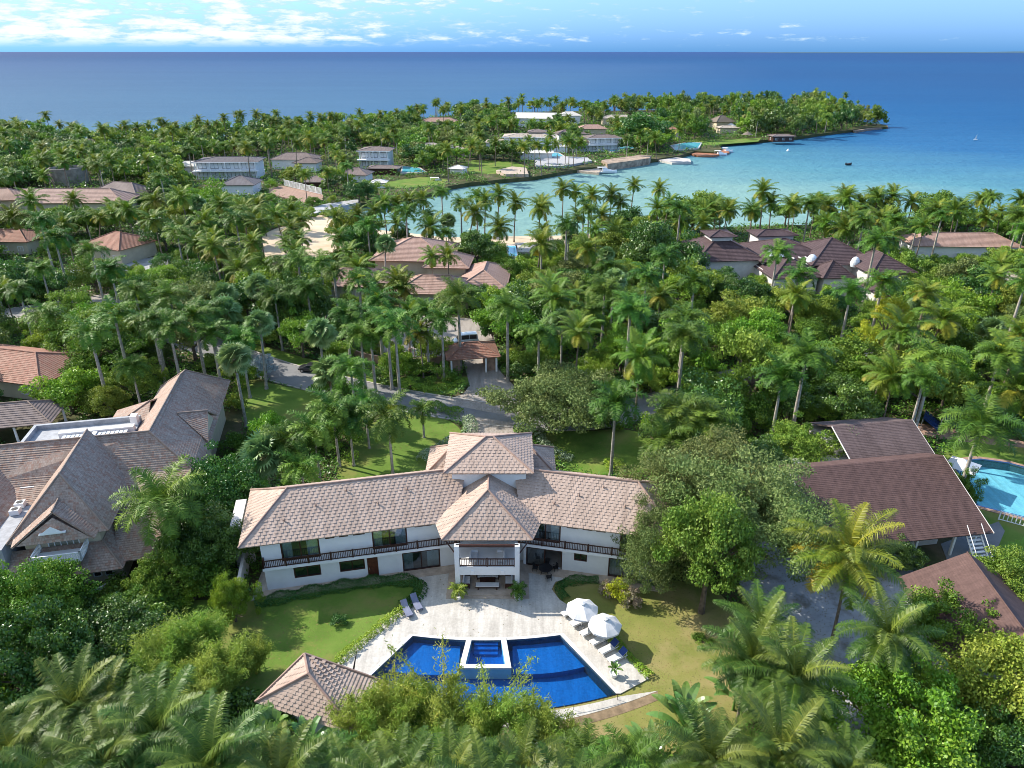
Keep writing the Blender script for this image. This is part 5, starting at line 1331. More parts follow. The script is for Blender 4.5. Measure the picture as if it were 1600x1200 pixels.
def parasol(px, py, label, rz):
    c = P(px, py); t_ = thing('parasol', (c.x, c.y, TZ0), label, 'parasol', 'white parasols over the loungers', rz)
    R0, n = 1.55, 8; rim = []; rows = []
    for ri, (r, z) in enumerate(((0.02, 2.95), (.5, 2.78), (1.05, 2.5), (R0, 2.2))):
        row = []
        for i in range(n*4):
            a = 2*math.pi*i/(n*4); u = (i % 4)/4; sag = math.sin(math.pi*u)
            rr = r*(1-.06*sag*(r/R0)) ; row.append((rr*math.cos(a), rr*math.sin(a), z-.05*sag*(r/R0)))
        rows.append(row)
    rows.append([(x*1.005, y*1.005, z-.16) for x, y, z in rows[-1]])
    mb = MB(); mb.grid(rows, True); mb.build('canopy', M['wcanvas'], t_, local=True)
    mb = MB(); mb.lathe([(.22, 2.88), (.3, 2.99), (.02, 3.1)], 8); mb.build('vent_cap', M['wcanvas'], t_, local=True)
    for i in range(n):
        a = 2*math.pi*i/n; mb = MB(); mb.tube([(.05*math.cos(a), .05*math.sin(a), 2.9), (R0*.98*math.cos(a), R0*.98*math.sin(a), 2.17)], .014, 4); mb.build('rib', M['wood'], t_, local=True)
    mb = MB(); mb.tube([(0, 0, .05), (0, 0, 3.05)], .03, 8); mb.build('pole', M['lamp_white'], t_, local=True)
    mb = MB(); mb.lathe([(.3, 0), (.3, .08), (.06, .12), (.05, .3), (0, .3)], 14); mb.build('base', M['concrete'], t_, local=True)
parasol(908, 981, "upper white parasol, closer to the house, over the loungers", .2)
parasol(943, 1006, "lower white parasol, closer to the pool corner, over the loungers", .0)
c = P(1497, 752, 0); t_ = thing('parasol', (c.x, c.y, 0), "white square parasol beside the light turquoise pool", 'parasol')
mb = MB(); mb.lathe([(2.4, 2.4), (1.4, 2.75), (0.02, 3.3)], 4, (0, 0, 0)); mb.build('canopy', M['wcanvas'], t_, local=True)
mb = MB(); mb.tube([(0, 0, 0), (0, 0, 3.3)], .05, 6); mb.build('pole', M['wood'], t_, local=True)
mb = MB(); mb.lathe([(.4, 0), (.4, .1), (0, .14)], 12); mb.build('base', M['concrete'], t_, local=True)

# round table with four chairs
c = P(852, 897, 0); tb = thing('dining_table', (c.x, c.y, TZ0), "round black patio table on the terrace right of the portico", 'table')
mb = MB(); mb.lathe([(0, .70), (.72, .70), (.74, .735), (0, .735)], 24); mb.build('tabletop', M['black'], tb, local=True)
for i in range(4):
    a = i*math.pi/2+.5; mb = MB(); mb.tube([(.55*math.cos(a), .55*math.sin(a), 0), (.4*math.cos(a), .4*math.sin(a), .7)], .03, 6); mb.build('leg', M['black'], tb, local=True)
who = ["black patio chair behind the round table, next to the glass door", "black patio chair at the left of the round table, next to the portico", "black patio chair on the near side of the round table, toward the pool", "black patio chair at the right of the round table, along the wall"]
for i, a in enumerate((80, 160, 285, 20)):
    p = (c.x+1.15*math.cos(R_(a)), c.y+1.15*math.sin(R_(a)), TZ0)
    ch = thing('patio_chair', p, who[i], 'chair', 'black chairs round the patio table', R_(a))
    mb = MB(); mb.box(-.26, .22, -.25, .25, .42, .47); mb.build('seat', M['black'], ch, local=True)
    mb = MB()
    rows = []
    for zz in (.47, .9): rows.append([(.2+(.08 if zz > .6 else 0)-.10*abs(math.sin(t)), .27*math.sin(t), zz) for t in [(-1.4+2.8*k/8) for k in range(9)]])
    mb.grid(rows); rows2 = [[(x+.03, y, z) for x, y, z in r] for r in rows]; mb.grid([r[::-1] for r in rows2]); mb.grid([rows[1], rows2[1]]); mb.build('backrest', M['black'], ch, local=True)
    for s in (-1, 1):
        mb = MB(); mb.box(-.2, .22, s*.26-.02, s*.26+.02, .64, .68); mb.build('armrest', M['black'], ch, local=True)
        for x in (-.22, .19): mb = MB(); mb.box(x-.02, x+.02, s*.23-.02, s*.23+.02, 0, .66 if x > 9 else .42); mb.build('leg', M['black'], ch, local=True)
def sofa(loc, rz, L, label, fm, name='sofa', cat='sofa', arms=True, group=None, cm=None):
    t_ = thing(name, loc, label, cat, group, rz)
    cm = cm or M['cushion']
    mb = MB(); mb.box(-L/2, L/2, -.4, .42, .18, .28); mb.box(-L/2, L/2, .36, .42, .28, .62)
    mb.build('frame', fm, t_, local=True)
    for x in (-L/2+.06, L/2-.06):
        for y in (-.34, .36): mb = MB(); mb.box(x-.04, x+.04, y-.04, y+.04, 0, .18); mb.build('leg', fm, t_, local=True)
    n = max(1, round(L/.75))
    for i in range(n):
        a = -L/2+.08+(L-.16)*i/n; b = -L/2+.08+(L-.16)*(i+1)/n-.02
        mb = MB(); mb.box(a, b, -.38, .2, .285, .46); mb.build('seat_cushion', cm, t_, local=True)
        mb = MB(); mb.box(a, b, .2, .355, .30, .80); mb.build('back_cushion', cm, t_, local=True)
    if arms:
        for s in (-1, 1): mb = MB(); mb.box(s*L/2-.06, s*L/2+.06, -.4, .36, .30, .62); mb.build('armrest', fm, t_, local=True)
    return t_
PZ0 = .275
sofa((VA-.05, 58.6, PZ0), 0, 2.3, "cream three-seat sofa at the back of the ground-floor portico", M['wood'])
bn = thing('bench', (VA-.05, 56.95, PZ0), "long dark wooden bench with cream cushion at the front of the portico", 'bench')
mb = MB(); mb.box(-1.25, 1.25, -.3, .3, .30, .36); mb.build('frame', M['wood'], bn, local=True)
mb = MB(); mb.box(-1.2, 1.2, -.28, .28, .365, .50); mb.build('cushion', M['cushion'], bn, local=True)
for x in (-.95, .95): mb = MB(); mb.box(x-.06, x+.06, -.28, .28, 0, .30); mb.build('leg', M['wood'], bn, local=True)
sofa((VA-2.25, 57.6, PZ0), R_(90), 1.5, "cream armchair on the left side of the ground-floor portico", M['wood'], 'armchair', 'armchair')
sofa((VA+2.15, 57.6, PZ0), R_(-90), 1.5, "cream armchair on the right side of the ground-floor portico", M['wood'], 'armchair', 'armchair')
ct = thing('coffee_table', (VA-.05, 57.8, PZ0), "low dark coffee table between the sofa and the bench in the portico", 'coffee table')
mb = MB(); mb.box(-.8, .8, -.35, .35, .34, .40); mb.build('tabletop', M['wood'], ct, local=True)
for x in (-.7, .7):
    for y in (-.28, .28): mb = MB(); mb.box(x-.04, x+.04, y-.04, y+.04, 0, .34); mb.build('leg', M['wood'], ct, local=True)
sofa((VA-1.45, 57.6, 3.41), R_(90), 1.4, "white armchair behind the left part of the upper portico railing", M['white'], 'armchair', 'armchair')
sofa((VA+1.35, 57.6, 3.41), R_(-90), 1.4, "white armchair behind the right part of the upper portico railing", M['white'], 'armchair', 'armchair')
# white fence and gate at the far right
fc = thing('fence', P(1565, 815, 0), "short white gate posts and rail at the edge of the right lawn", 'fence')
a_, b2 = GP([(1560, 812), (1612, 826)]); railing(fc, a_, b2, 0, 1.2, M['lamp_white'], gap=.4, post=3, r=.05, name='rails')
# sloped lounger canopies by the right garden
for i, (x, y, r, l) in enumerate(((1453, 668, 55, "tilted navy solar panel on its stand beyond the shingle house"), (1483, 668, 55, "blue cloth awning panel right of the tilted navy panel"))):
    c = P(x, y, 0); t_ = thing('solar_panel' if i == 0 else 'awning', (c.x, c.y, 0), l, 'solar panel' if i == 0 else 'awning', None, R_(r))
    mb = MB(); k = [(-1.6, -1.1, .5), (1.6, -1.1, .5), (1.6, 1.1, 1.9), (-1.6, 1.1, 1.9)]; mb.grid([[k[0], k[1]], [k[3], k[2]]]); mb.grid([[(x_, y_, z_-.08) for x_, y_, z_ in (k[1], k[0])], [(x_, y_, z_-.08) for x_, y_, z_ in (k[2], k[3])]]); mb.build('panel', plain('navy_panel', (.02, .04, .12), .25), t_, local=True)
    mb = MB()
    for q in k: mb.tube([(q[0], q[1], 0), (q[0], q[1], q[2]-.04)], .05, 5)
    mb.build('stand', M['chrome'], t_, local=True)
# ------------------------------------------------------------------ vegetation meshes (numpy)
class LB:
    """leaf quads: corner array (n,4,3) and a tone per quad"""
    def __init__(s): s.q = []; s.t = []
    def add(s, quads, tone=0.0):
        quads = np.asarray(quads, np.float32).reshape(-1, 4, 3)
        s.q.append(quads); s.t.append(np.full(len(quads), tone, np.float32) if np.isscalar(tone) else np.asarray(tone, np.float32))
        return s
    def mesh(s, name, mt):
        q = np.concatenate(s.q); t = np.concatenate(s.t); n = len(q)
        me = bpy.data.meshes.new(name)
        me.vertices.add(n*4); me.vertices.foreach_set('co', q.reshape(-1))
        me.loops.add(n*4); me.loops.foreach_set('vertex_index', np.arange(n*4, dtype=np.int32))
        me.polygons.add(n); me.polygons.foreach_set('loop_start', np.arange(0, n*4, 4, dtype=np.int32)); me.polygons.foreach_set('loop_total', np.full(n, 4, np.int32))
        at = me.attributes.new('tone', 'FLOAT', 'POINT'); at.data.foreach_set('value', np.repeat(t, 4))
        me.update(calc_edges=True)
        me.materials.append(mt)
        return me
def nrm(a): return a/np.maximum(np.linalg.norm(a, axis=-1, keepdims=True), 1e-6)
def leaves_at(rng, pos, out, size, aspect=.55, droop=0.0, jitter=.9):
    """one diamond leaf per position facing roughly along out"""
    n = len(pos)
    d = nrm(out+rng.normal(0, jitter, (n, 3)))
    a = nrm(np.cross(d, rng.normal(0, 1, (n, 3)))); a[:, 2] -= droop; a = nrm(a); b = nrm(np.cross(d, a))
    s = size*(rng.uniform(.7, 1.3, (n, 1)))
    L = a*s; W = b*s*aspect
    return np.stack([pos-L*.5, pos+W*.5-L*.05, pos+L*.5, pos-W*.5-L*.05], 1)
def frond(lb, base, az, el, L, drop, n, lw, ll, tone, rng, plumose=False, hang=.5, twist=0.0, curl=1.3):
    """one pinnate palm leaf"""
    seg = 14; pts = []; p = np.array(base, float); dirs = []
    for i in range(seg+1):
        t = i/seg; e = el-drop*t**curl; a_ = az+twist*t
        d = np.array([math.cos(e)*math.cos(a_), math.cos(e)*math.sin(a_), math.sin(e)]); pts.append(p.copy()); dirs.append(d); p = p+d*L/seg
    pts = np.array(pts); dirs = np.array(dirs)
    w = np.linspace(.07, .012, seg+1)[:, None]
    side = nrm(np.cross(dirs, [0, 0, 1.]))
    a = pts-side*w; b = pts+side*w
    lb.add(np.stack([a[:-1], b[:-1], b[1:], a[1:]], 1), min(1, tone+.6))
    t = np.linspace(.10, .985, n); f = t*seg; i0 = np.minimum(f.astype(int), seg-1); fr = (f-i0)[:, None]
    pp = pts[i0]*(1-fr)+pts[i0+1]*fr; dd = nrm(dirs[i0]*(1-fr)+dirs[i0+1]*fr); ss = nrm(np.cross(dd, [0, 0, 1.])); uu = nrm(np.cross(ss, dd))
    ln = ll*(np.sin(np.pi*np.clip(t*.86+.12, 0, 1))**.7*.95+.1)
    for sg in (-1, 1):
        up = rng.uniform(-.5, .75, n)[:, None] if plumose else rng.uniform(.05, .3, n)[:, None]
        d = nrm(ss*sg+dd*rng.uniform(.35, .6, n)[:, None]+uu*up+rng.normal(0, .08, (n, 3)))
        l = (ln*rng.uniform(.85, 1.1, n))[:, None]
        mid = pp+d*l*.5
        d2 = nrm(d+np.array([0, 0, -1.])*hang*rng.uniform(.6, 1.4, n)[:, None])
        tip = mid+d2*l*.5
        wv = nrm(np.cross(d, uu)+rng.normal(0, .2, (n, 3)))*lw
        lb.add(np.stack([pp-wv*.5, pp+wv*.5, mid+wv*.5, mid-wv*.5], 1), tone)
        lb.add(np.stack([mid-wv*.5, mid+wv*.5, tip+wv*.08, tip-wv*.08], 1), tone)
def crown_coco(seed, L=4.6, nf=24, n=54, yell=.3, lw=.075, ll=1.05):
    rng = np.random.default_rng(seed); lb = LB()
    for i in range(nf):
        u = (i+.5)/nf; az = i*2.39996+rng.normal(0, .12); el = R_(84-112*u+rng.normal(0, 6))
        tone = rng.uniform(0, .2) if u < .6 else (rng.uniform(0, 1) < yell*.7)*rng.uniform(.3, 1)
        if u < .1: tone = .35
        frond(lb, (0, 0, 0), az, el, L*(.75+.3*math.sin(math.pi*min(1, u+.25)))*rng.uniform(.9, 1.08), R_(66+18*u+rng.normal(0, 8)), n, lw, ll, tone, rng, hang=.95, twist=rng.normal(0, .25))
    return lb
def crown_royal(seed, L=3.6, nf=17, n=56, lw=.072, ll=.85, spear=True):
    rng = np.random.default_rng(seed); lb = LB()
    for i in range(nf):
        u = (i+.5)/nf; az = i*2.39996+rng.normal(0, .15); el = R_(74-72*u+rng.normal(0, 6))
        tone = rng.uniform(0, .35) if rng.uniform() < .3 else 0
        frond(lb, (0, 0, 0), az, el, L*rng.uniform(.88, 1.08), R_(85+30*u+rng.normal(0, 10)), n, lw, ll, tone, rng, plumose=True, hang=.45, twist=rng.normal(0, .2), curl=1.1)
    return lb
def crown_fan(seed, R=1.9, nf=46, nb=18, dense=1.0):
    rng = np.random.default_rng(seed); lb = LB()
    for i in range(nf):
        u = (i+.5)/nf; az = i*2.39996; el = R_(85-130*u+rng.normal(0, 6))
        d = np.array([math.cos(el)*math.cos(az), math.cos(el)*math.sin(az), math.sin(el)]); s = nrm(np.cross(d, [0, 0, 1.])); up = np.cross(s, d); ro = rng.uniform(-1.3, 1.3); s, up = s*math.cos(ro)+up*math.sin(ro), up*math.cos(ro)-s*math.sin(ro)
        pl = R*rng.uniform(.45, .6); hub = d*pl
        w = .03; lb.add([[-s*w, s*w, hub+s*w, hub-s*w]], .5)
        th = np.linspace(-2.1, 2.1, nb)+rng.normal(0, .03, nb)
        l = R*.62*(1-.12*np.abs(th))[:, None]*rng.uniform(.9, 1.1)
        dr = d[None]*np.cos(th)[:, None]+s[None]*np.sin(th)[:, None]
        dr = nrm(dr+up[None]*.12*np.abs(th)[:, None]); mid = hub+dr*l*.6; tip = mid+nrm(dr+np.array([0, 0, -.75]))*l*.42
        pw = nrm(np.cross(dr, up[None]))*.10*R/1.9
        tone = 0 if u < .7 else rng.uniform(0, .8)
        lb.add(np.stack([np.repeat(hub[None], nb, 0), mid-pw, mid+pw*.0+mid*0, mid+pw], 1), tone)
        lb.add(np.stack([mid-pw, tip-pw*.1, tip+pw*.1, mid+pw], 1), tone)
    return lb
def crown_tree(seed, R=4.5, H=4.0, clumps=46, per=150, size=.34, aspect=.6, droop=0., rc=None, flat=0., base=.0, shell=.55, jit=.9):
    """clumps of leaves spread through a lumpy ellipsoid; origin at its underside centre"""
    rng = np.random.default_rng(seed); lb = LB()
    d = nrm(rng.normal(0, 1, (clumps, 3))); d[:, 2] = np.abs(d[:, 2])*1.0-.25*(rng.uniform(size=clumps) < .35); d = nrm(d)
    lob = 1+.22*np.sin(3*np.arctan2(d[:, 1], d[:, 0])+seed)+.16*np.sin(5*np.arctan2(d[:, 1], d[:, 0])+seed*2.3)+rng.normal(0, .10, clumps)
    rad = (shell+(1-shell)*rng.uniform(size=clumps)**.6)*lob
    c = d*rad[:, None]*np.array([R, R, H*.75]); c[:, 2] += H*.32
    rc = rc or R*.30
    for i in range(clumps):
        r = rc*rng.uniform(.65, 1.35); n = int(per*(r/rc)**1.6)
        o = nrm(rng.normal(0, 1, (n, 3))); o[:, 2] = o[:, 2]*.8+.25
        pos = c[i]+o*(r*(rng.uniform(size=(n, 1))**.35))*np.array([1, 1, .62-flat*.3])
        tone = float(np.clip(rng.normal(.25, .3), 0, 1))
        lb.add(leaves_at(rng, pos, nrm(o*.8+np.array([0, 0, .55])), size, aspect, droop, jit), np.clip(tone+rng.normal(0, .12, n), 0, 1))
    return lb
def trunk_mesh(name, mt, r0, r1, lean=0., n=9, belly=0., seed=0, segs=12, height=1.0, shaft=None):
    mb = MB(); pts = []; rad = []
    for i in range(segs+1):
        t = i/segs; pts.append((lean*t**1.6, 0.15*math.sin(t*3+seed)*min(1, abs(lean)), t*height)); rad.append((r0+(r1-r0)*t**.6)*(1+belly*math.sin(math.pi*min(1, t*1.15))))
    rad[0] *= 1.45
    rows = [[(x+r*math.cos(2*math.pi*j/n), y+r*math.sin(2*math.pi*j/n), z) for j in range(n)] for (x, y, z), r in zip(pts, rad)]
    mb.grid(rows, True)
    me = bpy.data.meshes.new(name); me.from_pydata(mb.v, [], mb.f); me.materials.append(mt)
    for p in me.polygons: p.use_smooth = True
    return me
def limbed_trunk(name, mt, R, H0, H, r0=.28, seed=0, nl=6, n=7):
    """tapered trunk of height H0 with limbs reaching into the crown (radius R, height H)"""
    rng = random.Random(seed); mb = MB()
    mb.tube([(0, 0, -.1), (.05, .03, H0*.5), (.12, -.05, H0+.3)], [r0*1.3, r0*.85, r0*.7], n)
    for k in range(nl):
        a = 2*math.pi*k/nl+rng.uniform(-.4, .4); rr = R*rng.uniform(.45, .8); hh = H0+H*rng.uniform(.25, .7)
        p0 = (.1, -.05, H0*rng.uniform(.75, 1.0)); p2 = (rr*math.cos(a), rr*math.sin(a), hh); p1 = (p2[0]*.45, p2[1]*.45, (p0[2]+hh)/2-.1)
        mb.tube([p0, p1, p2], [r0*.55, r0*.33, r0*.12], 5)
        for q in range(2):
            b = a+rng.uniform(-.9, .9); mb.tube([p1, (p1[0]+R*.35*math.cos(b), p1[1]+R*.35*math.sin(b), hh+rng.uniform(-.2, .6))], [r0*.25, r0*.07], 4)
    me = bpy.data.meshes.new(name); me.from_pydata(mb.v, [], mb.f); me.materials.append(mt); return me

MESH = {}
def olink(name, me, parent, loc=(0, 0, 0), scale=(1, 1, 1), m=None, rz=0):
    o = bpy.data.objects.new(name, me); COL.objects.link(o); o.parent = parent; o.location = loc; o.scale = scale; o.rotation_euler = (0, 0, rz)
    if m is not None:
        o.material_slots[0].link = 'OBJECT'; o.material_slots[0].material = m
    return o
print('veg meshes')
for i in range(6): MESH['coco', i] = crown_coco(10+i, nf=24+i % 3, yell=(.2, .6, .35, .9, .15, .5)[i]).mesh('coconut_crown', M['coco'])
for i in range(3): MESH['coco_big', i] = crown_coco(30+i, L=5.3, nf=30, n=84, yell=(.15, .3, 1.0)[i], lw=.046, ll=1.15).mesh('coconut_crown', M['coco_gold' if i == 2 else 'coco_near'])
for i in range(5): MESH['royal', i] = crown_royal(50+i, nf=17+i).mesh('royal_crown', M['royal'])
MESH['royal_big', 0] = crown_royal(60, L=4.0, nf=24, n=90, lw=.045, ll=.95).mesh('royal_crown', M['royal'])
for i in range(3): MESH['fan', i] = crown_fan(70+i, R=2.0+.2*i).mesh('fan_crown', M['fan'])
for i in range(8): MESH['tree', i] = crown_tree(80+i, R=4.6, H=4.6, clumps=44, per=150, size=.36+.04*(i % 3)).mesh('tree_crown', M['g_mid'])
for i in range(3): MESH['tree_fine', i] = crown_tree(100+i, R=4.6, H=4.8, clumps=120, per=190, size=.24, rc=.95).mesh('tree_crown', M['g_mid'])
for i in range(2): MESH['umbrella', i] = crown_tree(110+i, R=6.0, H=3.2, clumps=170, per=230, size=.26, aspect=.5, rc=1.15, flat=.5, shell=.3).mesh('tree_crown', M['g_grey'])
for i in range(4): MESH['shrub', i] = crown_tree(120+i, R=1.5, H=1.6, clumps=22, per=90, size=.20, rc=.55).mesh('shrub_leaves', M['g_mid'])
for i in range(3): MESH['far_tree', i] = crown_tree(130+i, R=4.8, H=5.0, clumps=34, per=60, size=.75).mesh('tree_crown', M['g_mid'])
MESH['feather', 0] = crown_tree(140, R=6.2, H=6.0, clumps=210, per=240, size=.23, aspect=.42, rc=1.1, droop=.5, shell=.4).mesh('tree_crown', M['g_grey'])
def bamboo_mesh(seed, R=2.4, H=7, culms=34, per=620):
    rng = np.random.default_rng(seed); lb = LB()
    for k in range(culms):
        a = rng.uniform(0, 6.283); lean = rng.uniform(.1, 1)*R; h = H*rng.uniform(.6, 1.05)
        t = np.linspace(0, 1, 14); c = np.stack([np.cos(a)*lean*t**2+.3*np.cos(a), np.sin(a)*lean*t**2+.3*np.sin(a), h*(t-.22*t**3*rng.uniform(.3, 1))], 1)
        w = np.array([.035, .035, 0])*1.0; lb.add(np.stack([c[:-1]-w, c[:-1]+w, c[1:]+w*.7, c[1:]-w*.7], 1), .9)
        n = per; tt = rng.uniform(.25, 1, n)**.8; pos = np.stack([np.interp(tt, t, c[:, j]) for j in range(3)], 1)+nrm(rng.normal(0, 1, (n, 3)))*(rng.uniform(0, .75, (n, 1)))
        tone = float(np.clip(rng.normal(.25, .25), 0, 1))
        lb.add(leaves_at(rng, pos, nrm(rng.normal(0, 1, (n, 3))+np.array([0, 0, .6])), .30, .20, .6, .6), tone)
    return lb
for i in range(3): MESH['bamboo', i] = bamboo_mesh(150+i).mesh('bamboo_leaves', M['bamboo'])
MESH['bamboo_thin', 0] = bamboo_mesh(160, R=3.4, H=8.5, culms=8, per=330).mesh('bamboo_leaves', M['bamboo'])
def paddles(seed, n=11, L=2.6, W=.62, stem=.9, fan=False):
    rng = np.random.default_rng(seed); lb = LB()
    for i in range(n):
        az = (i*2.39996) if not fan else 0; el = R_(rng.uniform(38, 80)) if not fan else None
        if fan:
            th = -1.2+2.4*i/(n-1); d = np.array([math.sin(th), 0, math.cos(th)])
        else: d = np.array([math.cos(el)*math.cos(az), math.cos(el)*math.sin(az), math.sin(el)])
        s = nrm(np.cross(d, [0, 0, 1.]) if not fan else np.cross(d, [0, 1., 0])); l = L*rng.uniform(.75, 1.1); p = d*stem
        s = s if not fan else nrm(s*1.0+np.array([0, .25, 0]))
        lb.add([[-s*.04, s*.04, p+s*.03, p-s*.03]], .6)
        k = 9; pr = None; tone = rng.uniform(0, .5)
        for j in range(k+1):
            t = j/k; w = W*.5*math.sin(math.pi*(.08+.9*t))**.6; q = p.copy(); dd = nrm(d+np.array([0, 0, -.95*t])); 
            if j: p = p+dd*l/k
            cur = (p-s*w+np.array([0, 0, .10*w/W]), p.copy(), p+s*w+np.array([0, 0, .10*w/W]))
            if pr is not None:
                g_ = .02 if rng.uniform() < .75 else .10
                lb.add([[pr[0]*(1-g_)+cur[0]*g_, pr[1], cur[1], cur[0]], [pr[1], pr[2]*(1-g_)+cur[2]*g_, cur[2], cur[1]]], tone)
            pr = cur
    return lb
for i in range(3): MESH['banana', i] = paddles(170+i, 12, 2.4, .66).mesh('banana_leaves', M['paddle'])
MESH['traveller', 0] = paddles(180, 15, 2.0, .5, 1.7, True).mesh('fan_of_leaves', M['paddle'])
for i, (nm, bk, r0, r1) in enumerate((('royal', 'palm_bark', .24, .15), ('coco', 'coco_bark', .19, .12), ('fan', 'palm_bark', .24, .17))):
    for k, ln in enumerate((0., .5, 1.1, 2.0)): MESH['t_'+nm, k] = trunk_mesh(nm+'_trunk', M[bk], r0, r1, lean=ln*(0 if nm == 'royal' else 1)*(1 if nm == 'coco' else .5), belly=.12 if nm == 'royal' else 0, seed=k)
LEAN = {('royal', k): 0. for k in range(4)}; LEAN.update({('coco', k): v for k, v in enumerate((0., .5, 1.1, 2.0))}); LEAN.update({('fan', k): v*.5 for k, v in enumerate((0., .5, 1.1, 2.0))})
MESH['shaft', 0] = trunk_mesh('crownshaft', M['shaft'], .15, .09, segs=4, height=1.3)
sk = LB(); rg = np.random.default_rng(5)
a = rg.uniform(0, 6.283, 90); r = rg.uniform(.2, .75, 90); zt = rg.uniform(-.4, .1, 90); l = rg.uniform(.7, 1.5, 90)
p0 = np.stack([np.cos(a)*.2, np.sin(a)*.2, zt], 1); p1 = np.stack([np.cos(a)*r, np.sin(a)*r, zt-l], 1); w = np.stack([-np.sin(a), np.cos(a), a*0], 1)*.12
sk.add(np.stack([p0-w*.3, p0+w*.3, p1+w, p1-w], 1), 0); MESH['skirt', 0] = sk.mesh('dry_frond_skirt', M['dead'])
cl = crown_tree(191, R=.42, H=.42, clumps=6, per=60, size=.09, rc=.18); MESH['bloom', 0] = cl.mesh('flower_cluster', M['g_yell'])
MESH['t_tree', 0] = limbed_trunk('trunk_and_limbs', M['bark'], 4.4, 2.6, 4.0, seed=1)
MESH['t_tree', 1] = limbed_trunk('trunk_and_limbs', M['bark'], 4.4, 3.2, 4.0, seed=2)
MESH['t_wide', 0] = limbed_trunk('trunk_and_limbs', M['bark'], 6.0, 2.6, 2.6, seed=3, nl=8)
MESH['t_shrub', 0] = limbed_trunk('stems', M['bark'], 1.3, .25, 1.3, r0=.07, seed=4, nl=6, n=5)

TREES = []
rnd = random.Random(7)
def rec(root, kind, px, py, h): TREES.append((root, kind, px, py, h))
def palm(kind, x, y, h, s=1.0, var=None, lean=None, name=None, big=False, bloom=False, skirt=None, rz=None):
    """a palm whose crown centre is at (x, y, h)"""
    nm = {'coco': 'coconut_palm', 'royal': 'royal_palm', 'fan': 'fan_palm'}[kind]
    if kind == 'coco' and y > 262: nm = 'palm_tree'
    rz = rnd.uniform(0, 6.283) if rz is None else rz; k = rnd.choice((0, 1, 1, 2, 3)) if lean is None else lean
    if kind == 'royal': k = 0
    ln = LEAN[kind, k]*h/10; z0 = 0
    root = bpy.data.objects.new(nm, None); COL.objects.link(root)
    root.location = (x-ln*math.cos(rz), y-ln*math.sin(rz), -.05); root.rotation_euler = (0, 0, rz); root.empty_display_size = .3
    root['category'] = 'palm tree'
    if big: cm = [v for kk, v in MESH.items() if kk[0] == kind+'_big']; me = cm[(var if var is not None else rnd.randrange(99)) % len(cm)]
    else: cm = [v for kk, v in MESH.items() if kk[0] == kind]; me = cm[(var if var is not None else rnd.randrange(99)) % len(cm)]
    hs = h-1.2 if kind == 'royal' else h
    tk = max(.8, min(1.5, h/9.5))
    olink('trunk', MESH['t_'+kind, k], root, scale=(h/10 if k else tk*.9, tk*.9, hs+.05))
    if kind == 'royal': olink('crownshaft', MESH['shaft', 0], root, (0, 0, hs-.02), (tk, tk, 1))
    olink('crown', me, root, (ln, 0, h), (s, s, s*rnd.uniform(.9, 1.05)), rz=rnd.uniform(0, 6.28))
    if (skirt if skirt is not None else (kind == 'fan' and rnd.random() < .5) or (kind == 'coco' and rnd.random() < .3)): olink('dry_fronds', MESH['skirt', 0], root, (ln, 0, h-.1), (s, s, s))
    if bloom: olink('flower_cluster', MESH['bloom', 0], root, (ln+.3, -.3, h+.3), (2.2, 2.2, 2.0))
    px, py = Q(x, y, h); rec(root, nm, px, py, h); return root
def tree(x, y, R, H0, H, mt='g_mid', mesh='tree', name='broadleaf_tree', var=None, cat='tree', trunk=None, rz=None):
    root = bpy.data.objects.new(name, None); COL.objects.link(root); root.location = (x, y, -.05); root.empty_display_size = .3
    rz = rnd.uniform(0, 6.283) if rz is None else rz; root.rotation_euler = (0, 0, rz); root['category'] = cat
    base = {'tree': (4.6, 4.6), 'tree_fine': (4.6, 4.8), 'umbrella': (6.0, 3.2), 'far_tree': (4.8, 5.0), 'feather': (6.2, 6.0), 'shrub': (1.5, 1.6)}[mesh]
    ms = [v for kk, v in MESH.items() if kk[0] == mesh]; me = ms[(var if var is not None else rnd.randrange(99)) % len(ms)]
    tn = 't_wide' if mesh in ('umbrella', 'feather') else ('t_shrub' if mesh == 'shrub' else 't_tree')
    tms = [v for kk, v in MESH.items() if kk[0] == tn]; tb = {'t_wide': 6.0, 't_tree': 4.4, 't_shrub': 1.3}[tn]; th = {'t_wide': 2.6, 't_tree': 2.9, 't_shrub': .3}[tn]
    zsc = (H0+.25*H)/(th+.8) if tn != 't_shrub' else H/1.6
    olink('trunk' if tn != 't_shrub' else 'stems', rnd.choice(tms), root, scale=(R/tb, R/tb, zsc))
    olink('crown', me, root, (0, 0, H0), (R/base[0], R/base[0], H/base[1]), m=M[mt])
    px, py = Q(x, y, H0+H*.5); rec(root, name, px, py, H0+H); return root

